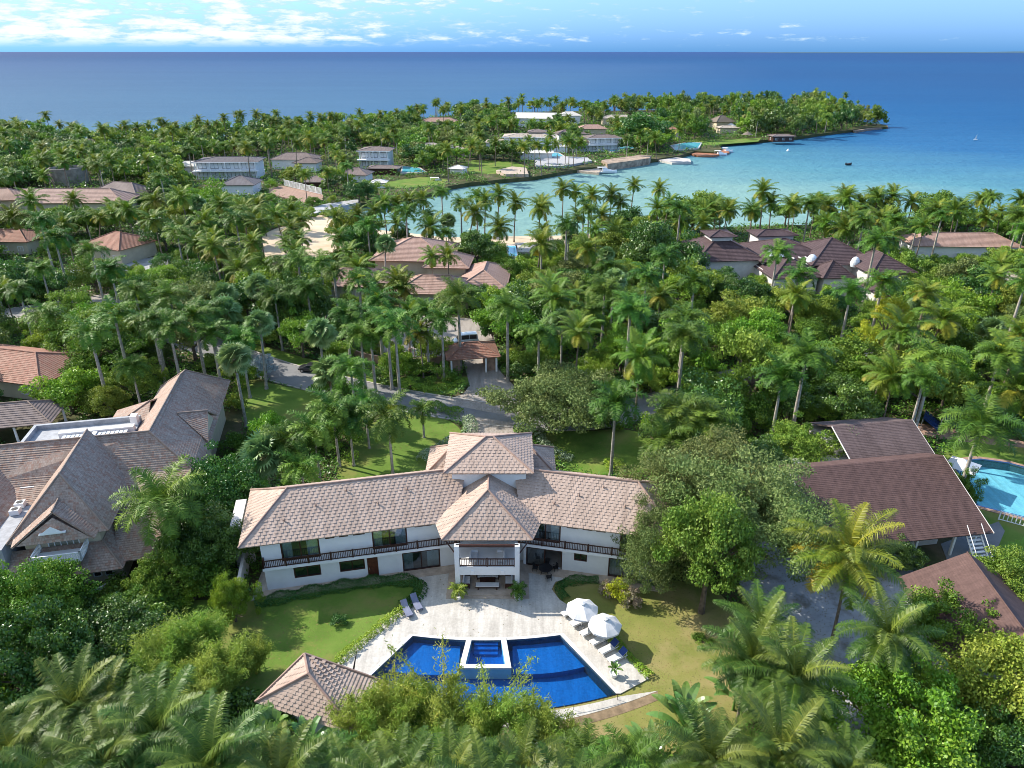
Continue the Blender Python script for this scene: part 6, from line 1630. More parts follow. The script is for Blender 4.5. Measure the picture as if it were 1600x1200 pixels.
# ------------------------------------------------------------------ placed by what the photograph shows
def T_(kind, cx, cy, h, s=1.0, **k):
    p = P(cx, cy, h); return palm(kind, p.x, p.y, h, s, **k)
CLEAR_PX = [   # sight lines that stay open: roofs, roads, lawns and pools seen between the trees
    [(376, 850), (386, 757), (464, 747), (700, 690), (832, 688), (1000, 738), (1026, 748), (975, 800), (960, 915), (850, 900), (800, 960), (420, 930)],
    [(395, 930), (640, 905), (1000, 900), (1110, 960), (1110, 1060), (900, 1130), (540, 1070), (430, 1030)],
    [(0, 690), (140, 650), (190, 650), (190, 610), (290, 572), (355, 592), (345, 650), (320, 705), (295, 750), (205, 800), (170, 885), (140, 930), (80, 930), (0, 880)],
    [(0, 622), (75, 625), (78, 650), (50, 668), (0, 680)],
    [(1234, 732), (1300, 668), (1432, 652), (1470, 712), (1525, 832), (1415, 848), (1300, 840)],
    [(1490, 715), (1560, 715), (1602, 745), (1602, 810), (1525, 792)],
    [(1414, 915), (1512, 862), (1560, 890), (1450, 960)],
    [(560, 600), (705, 618), (722, 560), (700, 535), (783, 530), (785, 560), (780, 590), (800, 625), (790, 665), (830, 690), (700, 690), (725, 665), (640, 640), (560, 625)],
    [(600, 402), (663, 366), (735, 398), (735, 415), (620, 418)], [(552, 440), (590, 418), (680, 440), (700, 460), (560, 462)],
    [(1070, 398), (1132, 350), (1180, 346), (1260, 346), (1310, 372), (1358, 405), (1352, 440), (1345, 478), (1305, 440), (1200, 425), (1140, 415)],
    [(1440, 366), (1545, 368), (1545, 392), (1440, 390)], [(115, 362), (215, 356), (236, 385), (225, 408), (120, 396)], [(0, 356), (62, 358), (58, 412), (0, 412)],
    [(0, 548), (92, 552), (90, 585), (40, 600), (0, 600)], [(0, 292), (60, 292), (172, 288), (215, 282), (215, 298), (190, 318), (70, 325), (0, 330)],
    [(84, 268), (138, 268), (138, 288), (88, 290)], [(305, 245), (410, 240), (412, 285), (400, 306), (340, 300), (308, 280)], [(428, 235), (508, 235), (508, 265), (430, 260)],
    [(440, 285), (508, 290), (508, 310), (440, 305)], [(555, 225), (622, 228), (620, 262), (600, 275), (555, 255)], [(600, 262), (700, 262), (705, 292), (600, 300)],
    [(700, 250), (840, 252), (850, 285), (700, 290)], [(765, 203), (868, 203), (868, 222), (765, 222)], [(915, 210), (968, 208), (968, 232), (920, 232)], [(835, 240), (925, 244), (925, 262), (838, 262)], [(830, 240), (1080, 228), (1082, 256), (950, 272), (835, 264)],
    [(798, 172), (865, 172), (862, 188), (800, 186)], [(882, 172), (910, 172), (908, 182), (884, 182)], [(660, 178), (720, 180), (720, 190), (662, 190)], [(950, 172), (1035, 174), (1035, 184), (950, 184)],
    [(905, 186), (950, 188), (945, 202), (905, 200)], [(1108, 178), (1150, 180), (1150, 200), (1115, 198)], [(1050, 215), (1240, 205), (1240, 222), (1140, 244), (1050, 240)],
    [(408, 364), (440, 362), (440, 398), (410, 400)], [(485, 362), (515, 362), (512, 396), (487, 396)], [(520, 318), (1000, 268), (1130, 245), (1400, 200), (1600, 180), (1600, 300), (1300, 300), (1180, 320), (1000, 295), (820, 300), (600, 308), (530, 335)],
    [(790, 640), (800, 585), (860, 572), (920, 590), (935, 640), (900, 665), (830, 665)], [(0, 482), (60, 476), (100, 490), (60, 500), (0, 502)], [(100, 460), (160, 458), (175, 472), (100, 478)], [(410, 565), (480, 580), (478, 598), (410, 585)], [(405, 610), (490, 615), (485, 650), (415, 650)], [(310, 528), (470, 560), (470, 575), (400, 555), (320, 540)],
    [(580, 655), (700, 658), (715, 690), (650, 725), (590, 715)], [(860, 690), (940, 690), (940, 725), (880, 722)], [(1470, 680), (1560, 685), (1560, 710), (1480, 705)],
    [(1180, 920), (1290, 900), (1300, 1000), (1200, 1000)], [(795, 385), (812, 385), (810, 405), (795, 405)],
]
def screen_ok(x, y, z0, z1, r):
    for zz, rr in ((z1, .0), (z1, .8), (z1, -.8), ((z0+z1)/2, .95), ((z0+z1)/2, -.95), (z0, 0), (z0+(z1-z0)*.3, .5), (z0+(z1-z0)*.3, -.5)):
        px, py = Q(x+rr*r, y, zz)
        if not (-300 < px < 1900): continue
        for pl in CLEAR_PX:
            if inpoly([px], [py], pl)[0]: return False
    return True
print('placing')
# fan palms (pale round crowns)
for cx, cy, h, s in [(352, 488, 10.5, 1.15), (366, 560, 11, 1.15), (405, 505, 11, 1.2), (402, 448, 10.5, 1.15), (500, 520, 9.5, 1.2), (513, 580, 8, 1.1), (300, 350, 9, 1.0), (412, 712, 6, 1.25), (352, 462, 10, 1.1), (97, 345, 8, 1.1), (700, 345, 9, .9), (1325, 690, 5, .9)]:
    T_('fan', cx, cy, h, s)
for cx, cy, h, s in [(62, 345, 13, 1.3), (85, 372, 12.5, 1.3), (142, 392, 12, 1.2), (172, 420, 11.5, 1.2), (140, 520, 13, 1.25), (178, 492, 13, 1.2), (236, 500, 13, 1.2), (264, 512, 12.5, 1.15), (302, 494, 12.5, 1.2), (326, 484, 12, 1.1), (210, 455, 11.5, 1.1), (70, 492, 8, 1.2),
                     (716, 465, 13, 1.25), (793, 480, 13, 1.2), (604, 500, 12, 1.2), (617, 512, 12, 1.15), (563, 520, 11, 1.1), (578, 512, 11, 1.1), (590, 470, 12, 1.2), (540, 490, 11, 1.1), (606, 648, 8.8, 1.25), (520, 640, 8.5, 1.2), (450, 690, 7, 1.15), (490, 672, 7.5, 1.15), (470, 730, 5.5, 1.0),
                     (962, 630, 10.5, 1.25), (1065, 640, 10, 1.35), (1110, 660, 9, 1.3), (1040, 690, 8, 1.2), (1260, 555, 13, 1.35), (1222, 590, 11, 1.2), (1380, 440, 13, 1.2), (1248, 430, 12, 1.2), (1215, 395, 12, 1.2), (1330, 455, 12, 1.1), (1460, 560, 12, 1.35), (1565, 552, 12.5, 1.25), (1532, 665, 11.5, 1.3),
                     (1010, 430, 13, 1.2), (1085, 440, 12, 1.15), (945, 450, 12, 1.2), (985, 470, 11, 1.15), (1070, 500, 12, 1.3), (560, 440, 12, 1.2), (480, 452, 11, 1.1), (690, 300, 12, 1.1), (720, 318, 12, 1.1), (745, 308, 12.5, 1.15), (1350, 345, 12, 1.2), (1400, 345, 12, 1.2), (255, 785, 8.5, 1.35)]:
    T_('royal', cx, cy, h, s, bloom=(cx, cy) in ((606, 648), (1380, 440), (590, 470), (178, 492), (560, 440), (604, 500), (1565, 552), (85, 372)), big=cx in (716, 255, 1532))
for cx, cy, h, s in [(868, 468, 10, 1.15), (700, 400, 10, .8), (675, 402, 9.5, .8), (1192, 300, 14, 1.1), (1205, 318, 11, 1.0), (1236, 322, 12, 1.1), (991, 290, 12, .9), (1030, 296, 12, .9), (848, 318, 11, .9), (780, 305, 12, 1.0), (806, 318, 11, 1.0), (880, 296, 12, 1.0), (900, 300, 11, .9), (925, 306, 12, 1.0), (955, 305, 12, 1.0), (970, 316, 10, .9),
                     (1295, 322, 11, 1.1), (1322, 310, 12, 1.1), (1345, 318, 11, 1.0), (1372, 310, 12, 1.1), (1395, 308, 12.5, 1.1), (1425, 316, 11, 1.0), (1492, 330, 10, 1.0), (1540, 340, 9, 1.0), (1588, 336, 9, 1.0), (1320, 358, 9, 1.1), (1290, 350, 9, 1.0),
                     (600, 318, 12, 1.0), (620, 322, 11, 1.0), (640, 316, 12, 1.0), (660, 312, 12, 1.0), (585, 330, 11, 1.0), (560, 335, 11, .9), (620, 350, 9, .9), (525, 340, 10, .9), (455, 330, 11, 1.1), (470, 345, 10, 1.0), (430, 335, 11, 1.0), (405, 350, 11, 1.0), (380, 330, 11, 1.1), (345, 320, 11, 1.1), (320, 345, 10, 1.1), (50, 315, 11, 1.2), (20, 340, 10, 1.1), (115, 312, 9, 1.0), (240, 345, 10, 1.1), (200, 330, 10, 1.1), (285, 360, 10, 1.1),
                     (1475, 500, 10, 1.2), (1410, 520, 11, 1.2), (1395, 590, 8, 1.1), (1590, 610, 8, 1.2), (1000, 560, 10, 1.1), (905, 520, 10, 1.0), (930, 360, 10, .9), (1100, 350, 9, .9), (1065, 345, 9, .9), (160, 202, 14, 1.2)]:
    T_('coco', cx, cy, h, s)
for cx, cy, h, s in [(775, 222, 11, .9), (800, 226, 10, .9), (826, 220, 11, .9), (868, 226, 10, .9), (884, 222, 11, .9), (897, 226, 10, .9), (908, 222, 11, .9), (750, 228, 11, .9), (735, 222, 11, .9), (860, 212, 11, .9), (630, 452, 10, .9), (585, 445, 10, .9), (560, 420, 11, 1.0), (640, 490, 9, .9), (655, 520, 8, .9), (620, 440, 11, .9)]: T_('coco', cx, cy, h, s)
for cx, cy, h, s in [(455, 358, 10, .9), (468, 374, 9, .9), (448, 380, 8, .8), (462, 392, 8, .9), (530, 372, 9, .9), (395, 380, 9, .9), (545, 395, 9, .9)]: T_('coco', cx, cy, h, s)
for cx, cy, h, s in [(548, 575, 10, 1.1), (330, 520, 11, 1.1), (375, 530, 10, 1.0), (570, 630, 7, 1.0), (545, 655, 7, 1.1), (660, 640, 4.5, .7), (690, 500, 11, 1.0), (665, 485, 11, 1.0)]: T_('royal', cx, cy, h, s)
# the near row: tall coconuts along the bottom of the view and by the right-hand yard
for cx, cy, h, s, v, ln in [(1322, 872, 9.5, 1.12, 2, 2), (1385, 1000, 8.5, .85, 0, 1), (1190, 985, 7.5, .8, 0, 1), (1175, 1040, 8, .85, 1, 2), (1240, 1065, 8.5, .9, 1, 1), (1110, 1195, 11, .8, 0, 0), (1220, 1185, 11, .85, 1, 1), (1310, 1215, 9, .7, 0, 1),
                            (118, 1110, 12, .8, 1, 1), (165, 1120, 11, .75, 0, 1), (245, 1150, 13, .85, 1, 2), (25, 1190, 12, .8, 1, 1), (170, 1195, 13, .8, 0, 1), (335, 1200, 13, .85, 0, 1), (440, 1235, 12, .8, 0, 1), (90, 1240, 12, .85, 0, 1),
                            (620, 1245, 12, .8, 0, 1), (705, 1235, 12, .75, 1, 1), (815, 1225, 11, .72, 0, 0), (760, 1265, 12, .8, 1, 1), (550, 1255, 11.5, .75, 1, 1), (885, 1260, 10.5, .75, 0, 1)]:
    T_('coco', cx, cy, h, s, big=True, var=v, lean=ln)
for cx, cy, h, s in [(925, 1200, 6, .9), (985, 1195, 5.5, .85), (955, 1235, 6.5, .95), (505, 1195, 6, .8)]: T_('royal', cx, cy, h, s, big=True)
# paddle-leaved plants
def plant(kind, var, cx, cy, z, s, label, name, cat, m=None, stem=1.2, rz=0.0):
    p = P(cx, cy, z+stem*s); root = bpy.data.objects.new(name, None); COL.objects.link(root); root.location = (p.x, p.y, z if z else -.03); root.rotation_euler = (0, 0, rz)
    tag(root, label, cat)
    mb = MB(); mb.tube([(0, 0, 0), (0, 0, stem*s)], [.16*s, .1*s], 7); o = mb.build('stem', M['shaft'] if kind != 'traveller' else M['bark'], root, local=True)
    olink('leaves', MESH[kind, var], root, (0, 0, stem*s), (s, s, s), m=m); return root
for i, (cx, cy, s, l) in enumerate([(1065, 1130, 1.1, "tall banana plant with torn paddle leaves at the near corner of the dry lawn"), (1075, 1150, 1.1, "dark banana plant in front of the near lawn corner"), (1015, 1185, .9, "banana plant left of the two lawn corner bananas"), (430, 1155, 1.05, "pale banana plant below the pool house roof"), (480, 1175, 1.0, "broad banana leaves right below the pool house"), (395, 1180, .95, "banana plant at the lower left of the pool house"), (1265, 1120, 1.05, "banana plant between the near right coconut palms"), (1148, 1095, .9, "small banana plant under the coconut palms of the dry lawn")]):
    plant('banana', i % 3, cx, cy, 0, s, l, 'banana_plant', 'banana plant', rz=i)
plant('traveller', 0, 1587, 880, 0, 1.0, "fan-shaped traveller palm with pale stalks at the right margin", 'traveller_palm', 'palm tree', stem=3.0)
# individually seen broadleaf trees: centre of crown in the photo, half its height, radius
def BT(cx, cy, R, H0, H, mt, mesh, label=None, name='broadleaf_tree', **k):
    p = P(cx, cy, H0+H*.5); r = tree(p.x, p.y, R, H0, H, mt, mesh, name, **k)
    if label: r['label'] = label; TREES.pop()
    return r
BT(862, 622, 8.0, 2.6, 4.6, 'g_grey', 'umbrella', "broad flat-topped grey-green shade tree over the road beside the driveway", 'broad_tree')
BT(1165, 800, 8.6, 3.0, 8.6, 'g_grey', 'feather', "huge feathery grey-green tree covering the right end of the white villa", 'acacia_tree')
BT(1030, 860, 4.6, .8, 7.6, 'g_grey', 'feather', "smaller drooping feathery tree left of the huge one, beside the balcony", 'acacia_tree')
BT(1112, 845, 4.4, 5.0, 7.4, 'g_olive', 'tree_fine', "leafy olive tree with pale bare trunk standing on the dry lawn", 'lawn_tree')
BT(1105, 755, 7.4, 3.5, 7.0, 'g_grey', 'feather', "round green crown behind the huge feathery tree", 'acacia_tree')
BT(1410, 1120, 5.0, 1.5, 6.8, 'g_lite', 'tree_fine', "rounded fresh green mango-like tree at the lower right", 'leafy_tree')
BT(1492, 990, 4.1, 1.0, 5.0, 'g_mid', 'tree_fine', "dense green tree over the reddish cottage roof", 'leafy_tree')
BT(1568, 1075, 4.6, 2.0, 6.5, 'g_olive', 'tree_fine', "yellow-green tree in the lower right corner", 'leafy_tree')
BT(1560, 1165, 3.4, 1.0, 4.5, 'g_deep', 'tree_fine', "darker tree under the yellow-green corner tree", 'leafy_tree')
BT(1572, 915, 3.6, 1.0, 4.5, 'g_olive', 'tree_fine', "light vine-covered tree by the right-hand fence", 'leafy_tree')
BT(45, 950, 4.6, .8, 6.0, 'g_mid', 'tree_fine', "big green tree hiding the left corner of the tiled villa", 'leafy_tree')
BT(30, 1030, 4.6, 1.0, 7.0, 'g_deep', 'tree_fine', "dark tree below the big green tree at the left edge", 'leafy_tree')
BT(338, 770, 4.6, 1.0, 6.5, 'g_deep', 'tree_fine', "dark glossy tree between the two villas", 'leafy_tree')
BT(345, 850, 3.6, .8, 5, 'g_deep', 'tree_fine', "dark tree at the left end wall of the white villa", 'leafy_tree')
BT(300, 845, 3.4, .8, 5, 'g_deep', 'tree_fine', "dark bushy tree right of the tiled villa's lower eave", 'leafy_tree')
BT(262, 900, 3.0, .3, 3.8, 'g_mid', 'tree_fine', "greyish green tree right of the curved terrace wall", 'leafy_tree')
BT(195, 955, 2.8, .2, 2.8, 'g_mid', 'tree_fine', "low green tree right below the curved terrace wall", 'leafy_tree')
BT(362, 940, 1.9, .2, 4.6, 'g_lite', 'tree_fine', "bright lime green shrub tree at the corner of the left lawn", 'grove_tree')
BT(180, 1000, 4.2, .3, 3.8, 'g_deep', 'tree_fine', "dark spreading tree left of the bamboo", 'leafy_tree')
BT(1245, 700, 4.2, 1, 5, 'g_olive', 'tree_fine', "yellow-green leafy tree behind the brown shingle roofs", 'bright_leaf_tree')
BT(1180, 560, 4.4, 5, 6.5, 'g_olive', 'tree', "pale-leaved tree with bare white trunk in the middle of the right grove", 'bright_leaf_tree')
BT(1392, 490, 3.0, 5, 4.5, 'g_yell', 'tree', "bright yellow flowering tree among the right palms", 'flowering_tree')
BT(1352, 528, 2.2, 4, 3.6, 'g_yell', 'tree', "smaller yellow flowering tree below the bright yellow one", 'flowering_tree')
BT(462, 472, 6.0, 2.5, 9, 'g_deep', 'tree_fine', "tall dark green tree beside the green verge of the road", 'grove_tree')
BT(28, 442, 6.5, .5, 5.5, 'g_mid', 'tree_fine', "rounded feathery bush-tree at the left edge by the road", 'grove_tree')
BT(322, 315, 7.0, 3, 9, 'g_lite', 'tree', "large bright green tree in front of the waterfront villa", 'grove_tree')
BT(1085, 330, 7.5, 3, 8, 'g_mid', 'tree', "broad green tree by the bay left of the dark roofs", 'grove_tree')
BT(1015, 380, 6, 3, 8, 'g_deep', 'tree', "dark tree mass left of the dark brown mansion", 'grove_tree')
BT(1065, 405, 6, 3, 8, 'g_deep', 'tree', "dark green tree at the left corner of the dark brown mansion", 'grove_tree')
BT(1470, 455, 6.5, 2, 5, 'g_mid', 'umbrella', "flat spreading green tree right of the yellow flowering trees", 'broad_tree')
BT(615, 212, 7.5, 2, 8, 'g_olive', 'tree', "lime-olive round tree behind the white cube villa", 'grove_tree')
BT(1008, 204, 13, 2, 14, 'g_deep', 'tree', "large dark tree between the white villa and the turquoise pool", 'grove_tree')
BT(985, 165, 9, 5, 12, 'g_deep', 'tree', "tall dark tree rising above the ridge of the peninsula", 'grove_tree')
BT(210, 590, 3.8, 1.5, 5, 'g_olive', 'tree_fine', "yellow-green tree behind the flat roof of the tiled villa", 'bright_leaf_tree')
BT(165, 628, 3.0, .5, 4, 'g_olive', 'tree_fine', "small yellow-green tree left of the tiled villa's glazed roof", 'bright_leaf_tree')
BT(870, 450, 5.5, 3, 6.5, 'g_grey', 'tree', "greyish tree behind the yellowed coconut palm of the middle grove", 'grove_tree')
BT(1190, 730, 4, 1, 4.5, 'g_deep', 'tree_fine', "dark tree at the left of the shingle roofs", 'leafy_tree')
BT(1100, 640, 5, 2, 6, 'g_deep', 'tree', "dark tree under the royal palms right of the shade tree", 'grove_tree')
BT(1330, 720+150, 3.2, .5, 3.2, 'g_deep', 'tree_fine', "dark vine mass under the eave of the long shingle roof", 'vine_bush')
BT(1405, 868, 2.2, .3, 2.6, 'g_deep', 'tree_fine', "dark hanging vines beside the white outside stairs", 'vine_bush')
BT(1505, 770, 1.6, .5, 4.2, 'g_mid', 'tree_fine', "vine-draped shrub at the right rake of the shingle roof", 'vine_bush')
BT(1460, 735, 2.2, .5, 3.6, 'g_lite', 'tree_fine', "leafy shrub between the upper shingle roof and the blue pool", 'bright_leaf_tree')
# bamboo
for i, (cx, cy, s, v, l) in enumerate([(300, 985, 1.0, 0, "tall pale green bamboo clump below the left lawn"), (255, 1015, .95, 1, "bamboo clump left of the tall pale one"), (345, 1040, .85, 2, "yellowish bamboo clump behind the pool house roof"), (395, 1020, .6, 0, "small bamboo clump at the lawn edge above the pool house"), (305, 1065, .9, 1, "bamboo clump low on the left above the coconut palms"),
                                       (560, 1110, .95, 0, "leftmost bamboo clump in front of the pool"), (620, 1095, .95, 1, "bamboo clump covering the left pool corner"), (690, 1110, .95, 2, "bamboo clump in front of the spa side of the pool"), (760, 1120, .95, 0, "bamboo clump in the middle of the pool's front edge"), (825, 1132, .9, 1, "bamboo clump right of the middle of the pool's front edge"), (868, 1150, .8, 2, "bamboo clump near the right end of the pool screen"), (902, 1165, .55, 0, "small bamboo clump at the lower walk"), (600, 1150, .95, 2, "bamboo clump lower left of the pool screen"), (700, 1160, .9, 0, "bamboo clump low in the centre of the pool screen"), (850, 1160, .9, 2, "bamboo clump low on the right of the pool screen")]):
    p = P(cx, cy-8, 5.0*s); root = thing('bamboo_clump', (p.x, p.y, -.05), l, 'bamboo', 'bamboo clumps', rz=i*1.3)
    olink('culms_and_leaves', MESH['bamboo', v], root, scale=(s*1.15, s*1.15, s*1.02))
for i, (cx, cy, s, l) in enumerate([(690, 1000, 1.12, "thin arching bamboo reaching over the left half of the pool"), (768, 1022, 1.05, "thin arching bamboo reaching over the spa tub")]):
    p = P(cx, cy, 8.0*s); root = thing('bamboo_clump', (p.x, p.y-1.2, -.05), l, 'bamboo', 'thin bamboos over the pool', rz=i*2.1+.5)
    olink('culms_and_leaves', MESH['bamboo_thin', 0], root, scale=(s, s, s*1.12))
# hedges
def hedge(px, w, h, mt, label, world=False, seed=1, size=.12, dens=420):
    c = smooth_poly(GP(px) if not world else px, 2, False); rng = np.random.default_rng(seed); lb = LB()
    for a_, b2 in zip(c[:-1], c[1:]):
        L_ = (b2-a_).length
        if L_ < .02: continue
        n = max(4, int(L_*w*dens)); d = (b2-a_)/L_; nx = np.array([-d.y, d.x, 0])
        u = rng.uniform(0, 1, n)[:, None]; th = rng.uniform(-.15, math.pi+.15, n)
        wob = 1+.22*np.sin(u[:, 0]*L_*3+a_.x*2.1)+rng.normal(0, .07, n)
        pos = np.array(a_)+np.array(d)*u*L_+nx*(np.cos(th)*w/2*wob)[:, None]+np.array([0, 0, 1.])*(np.maximum(0, np.sin(th))**.55*h*wob)[:, None]
        out = nx*np.cos(th)[:, None]+np.array([0, 0, 1.])*np.sin(th)[:, None]
        lb.add(leaves_at(rng, pos, out, size, .7, 0, .7), np.clip(rng.normal(.3, .25, n), 0, 1))
    o = bpy.data.objects.new('hedge', lb.mesh('hedge', M[mt])); COL.objects.link(o); tag(o, label, 'hedge'); return o
hedge([(398, 946), (440, 936), (500, 925), (560, 914), (620, 908), (652, 912), (660, 922), (650, 938), (630, 950)], 1.5, .6, 'hedge_d', "dark green hedge curving along the left side of the terrace below the wing", seed=1)
hedge([(636, 948), (600, 978), (565, 1006), (527, 1038)], 1.0, .55, 'hedge_y', "lime green hedge between the left lawn and the terrace", seed=2)
hedge([(885, 938), (872, 924), (876, 914), (905, 908), (935, 908)], 1.1, .55, 'hedge_d', "dark green hedge curving round the right lawn corner by the patio table", seed=3)
hedge([(945, 985), (965, 1010), (990, 1035), (1016, 1060)], .9, .45, 'hedge_y', "lime green hedge behind the white loungers", seed=4)
hedge([(993, 908), (1030, 915)], .9, .6, 'hedge_d', "short dark hedge piece under the right balcony end", seed=5)
hedge([(658, 724), (690, 700), (728, 688), (738, 672), (730, 656)], 1.8, 1.0, 'varieg', "variegated white and green hedge along the left side of the drive", seed=6, size=.2, dens=160)
hedge([(895, 720), (862, 712), (845, 690), (832, 668)], 1.5, .9, 'varieg', "variegated hedge along the right side of the drive behind the villa", seed=7, size=.2, dens=160)
hedge([(668, 634), (700, 645), (722, 650)], 1.6, 1.0, 'g_mid', "dark rounded hedge at the road mouth of the drive", seed=8, size=.2, dens=160)
hedge([(636, 278), (680, 272), (720, 276), (760, 286)], 2.0, 1.5, 'g_mid', "clipped hedge round the lap pool lawn on the inlet", seed=9, size=.5, dens=10)
hedge([(1060, 226), (1100, 222), (1190, 212)], 3.0, 2.0, 'g_mid', "rounded hedge along the headland waterfront", seed=10, size=.6, dens=6)
hedge([(660, 612), (700, 606), (725, 600)], 1.4, .7, 'hedge_y', "low lime bushes on the green island before the gatehouse", seed=11, size=.2, dens=140)
# shrubs that stand out
def SH(cx, cy, R, H, mt, label, name='shrub', cat='shrub'):
    p = P(cx, cy, H*.5); r = tree(p.x, p.y, R, .05, H, mt, 'shrub', name, cat=cat); r['label'] = label; TREES.pop(); return r
SH(529, 969, .75, .7, 'hedge_d', "single clipped round bush on the left lawn")
SH(966, 925, 1.35, 2.1, 'g_yell', "yellow-green bush on the lawn beside the upper parasol")
SH(985, 935, 1.1, 1.9, 'pinkfl', "pinkish bare-twigged shrub right beside the yellow-green bush")
SH(948, 920, .9, 1.5, 'pinkfl', "grey-pink twiggy shrub left of the yellow-green bush")
SH(960, 725, 1.5, 1.1, 'hedge_y', "lime bush round the foot of the royal palm behind the right wing")
SH(1098, 1000, .8, .6, 'g_mid', "small plant at the foot of the pale bare trunk")
SH(412, 575, 2.0, 3.2, 'silver', "silvery blue fan palm by the road lawn", 'silver_palm', 'palm tree')
SH(264, 462, 1.6, 2.6, 'bluish', "blue shrub standing in for an unidentified blue cloth-like thing in the left grove")  # shrub added in place of an unidentified blue cloth-like thing
SH(555, 612, 1.8, 2.2, 'g_mid', "green shrub between the road and the left palm pair")
SH(640, 600, 2.0, 1.6, 'hedge_y', "lime shrub on the island below the stone garden wall")
SH(655, 575, 2.6, 2.4, 'g_mid', "big glossy shrub above the stone garden wall")
SH(600, 588, 2.2, 2.2, 'g_deep', "dark shrub left along the stone garden wall")
SH(690, 585, 2.2, 2.4, 'g_mid', "shrub closest to the left side of the gatehouse")
SH(812, 580, 2.6, 2.4, 'g_deep', "dark shrub right of the paved gatehouse drive")
SH(840, 570, 2.4, 2.2, 'g_mid', "leafy shrub second to the right of the gatehouse drive")
SH(800, 560, 2.0, 2.0, 'g_mid', "green shrub touching the right side of the gatehouse")
SH(770, 510, 2.4, 5, 'g_deep', "rounded dark tree-like shrub behind the gatehouse")
SH(130, 625, 1.8, 2.4, 'g_lite', "bright green shrub left of the yellow-green tree by the tiled villa")
# planters
for i, (cx, cy, l, c) in enumerate(((716, 936, "left potted palm at the foot of the portico column", 'g_olive'), (809, 936, "right potted palm at the foot of the portico column", 'g_mid'), (959, 1057, "potted rubber plant at the pool corner by the steps", 'g_deep'))):
    p = P(cx, cy, .1); pt = thing('potted_plant', (p.x, p.y, TZ0), l, 'potted plant')
    mb = MB(); mb.lathe([(.0, 0), (.26, 0), (.36, .22), (.36, .42), (.40, .46), (.40, .5), (.33, .5), (.33, .42), (0, .40)], 20); mb.build('pot', M['white'], pt, smooth=False, local=True)
    if i < 2:
        lb = crown_royal(200+i, L=1.25, nf=16, n=20, lw=.05, ll=.34); olink('leaves', lb.mesh('leaves', M[c]), pt, (0, 0, 1.1)); mb = MB(); mb.tube([(0, 0, .4), (0, 0, 1.1)], .05, 6); mb.build('stem', M['coco_bark'], pt, local=True)
    else:
        lb = paddles(210, 8, .75, .3, .2); olink('leaves', lb.mesh('leaves', M['paddle']), pt, (0, 0, .7)); mb = MB(); mb.tube([(0, 0, .4), (0, 0, .75)], .03, 6); mb.build('stem', M['bark'], pt, local=True)

# ------------------------------------------------------------------ the rest of the groves, placed by spacing
placed = [(t[0].location.x, t[0].location.y) for t in TREES]+[(o.location.x, o.location.y) for o in COL.objects if o.type == 'EMPTY' and o.name.split('.')[0] in ('leafy_tree', 'grove_tree', 'bright_leaf_tree', 'broad_tree', 'acacia_tree', 'flowering_tree')]
placed = [tuple(p) for p in placed]
def free(x, y, d):
    for a, b in placed:
        if abs(a-x) < d and abs(b-y) < d and (a-x)**2+(b-y)**2 < d*d: return False
    return True
EX_BB = [(min(p[0] for p in e), max(p[0] for p in e), min(p[1] for p in e), max(p[1] for p in e), e) for e in EXCL]
def ground_ok(x, y):
    if not inpoly([x], [y], LAND)[0]: return False
    for a, b, c, d, e in EX_BB:
        if a <= x <= b and c <= y <= d and inpoly([x], [y], e)[0]: return False
    return True
def fill(n, ymin, ymax, dmin, chooser, seed, xmargin=60, cond=None):
    r = random.Random(seed); k = 0
    for _ in range(n):
        t = r.random(); y = ymin+(ymax-ymin)*(t**1.3); hw = (y*CP+CAM_H*SP)*(800+xmargin)/FPX
        x = r.uniform(-hw, hw)
        if cond and not cond(x, y): continue
        if not free(x, y, dmin(y) if callable(dmin) else dmin) or not ground_ok(x, y): continue
        spec = chooser(r, x, y)
        if spec is None: continue
        kind, h, s, extra = spec
        rr = {'royal': 3.6, 'coco': 4.4, 'fan': 2.4}.get(kind, 1)*s if kind in ('royal', 'coco', 'fan') else extra[0]
        if not screen_ok(x, y, h-(2.5 if kind in ('royal', 'coco', 'fan') else extra[1]), h+(1 if kind in ('royal', 'coco', 'fan') else 0), rr): 
            # fall back to something low
            R, H = r.uniform(1.6, 2.6), r.uniform(1.8, 3.2)
            if screen_ok(x, y, 0, H, R) and y < 300:
                tree(x, y, R, .1, H, r.choice(['g_mid', 'g_deep', 'g_lite', 'g_olive', 'g_mid']), 'shrub', 'shrub', cat='shrub'); placed.append((x, y)); k += 1
            continue
        if kind in ('royal', 'coco', 'fan'): palm(kind, x, y, h, s, bloom=(kind == 'royal' and r.random() < .05))
        else: tree(x, y, extra[0], extra[2], extra[1], kind, extra[3], TN[kind])
        placed.append((x, y)); k += 1
    return k
TN = {'g_deep': 'leafy_tree', 'g_mid': 'broadleaf_tree', 'g_lite': 'grove_tree', 'g_olive': 'bright_leaf_tree', 'g_grey': 'broad_tree'}  # all plain broadleaf trees; these names only sort them by leaf colour
def ch_mid(r, x, y):
    u = r.random(); px, py = Q(x, y, 8)
    pr, pc, pf = .24, .09, .04
    if y > 185: pr, pc = .15, .50
    if px > 1150 and y < 180: pr, pc = .26, .14
    if px < 350 and y > 150: pr, pc = .16, .34
    if u < pr: return 'royal', r.uniform(7.5, 14), r.uniform(.85, 1.35), None
    if u < pr+pc: return 'coco', r.uniform(6, 13), r.uniform(.8, 1.25), None
    if u < pr+pc+pf: return 'fan', r.uniform(7, 10.5), r.uniform(1.0, 1.25), None
    R = r.uniform(3.2, 5.4); H = R*r.uniform(.95, 1.35); H0 = r.uniform(1.5, 3.5)
    return r.choice(['g_deep', 'g_deep', 'g_mid', 'g_mid', 'g_lite', 'g_lite', 'g_olive', 'g_olive', 'g_grey']), H0+H, 1, (R, H, H0, 'tree')
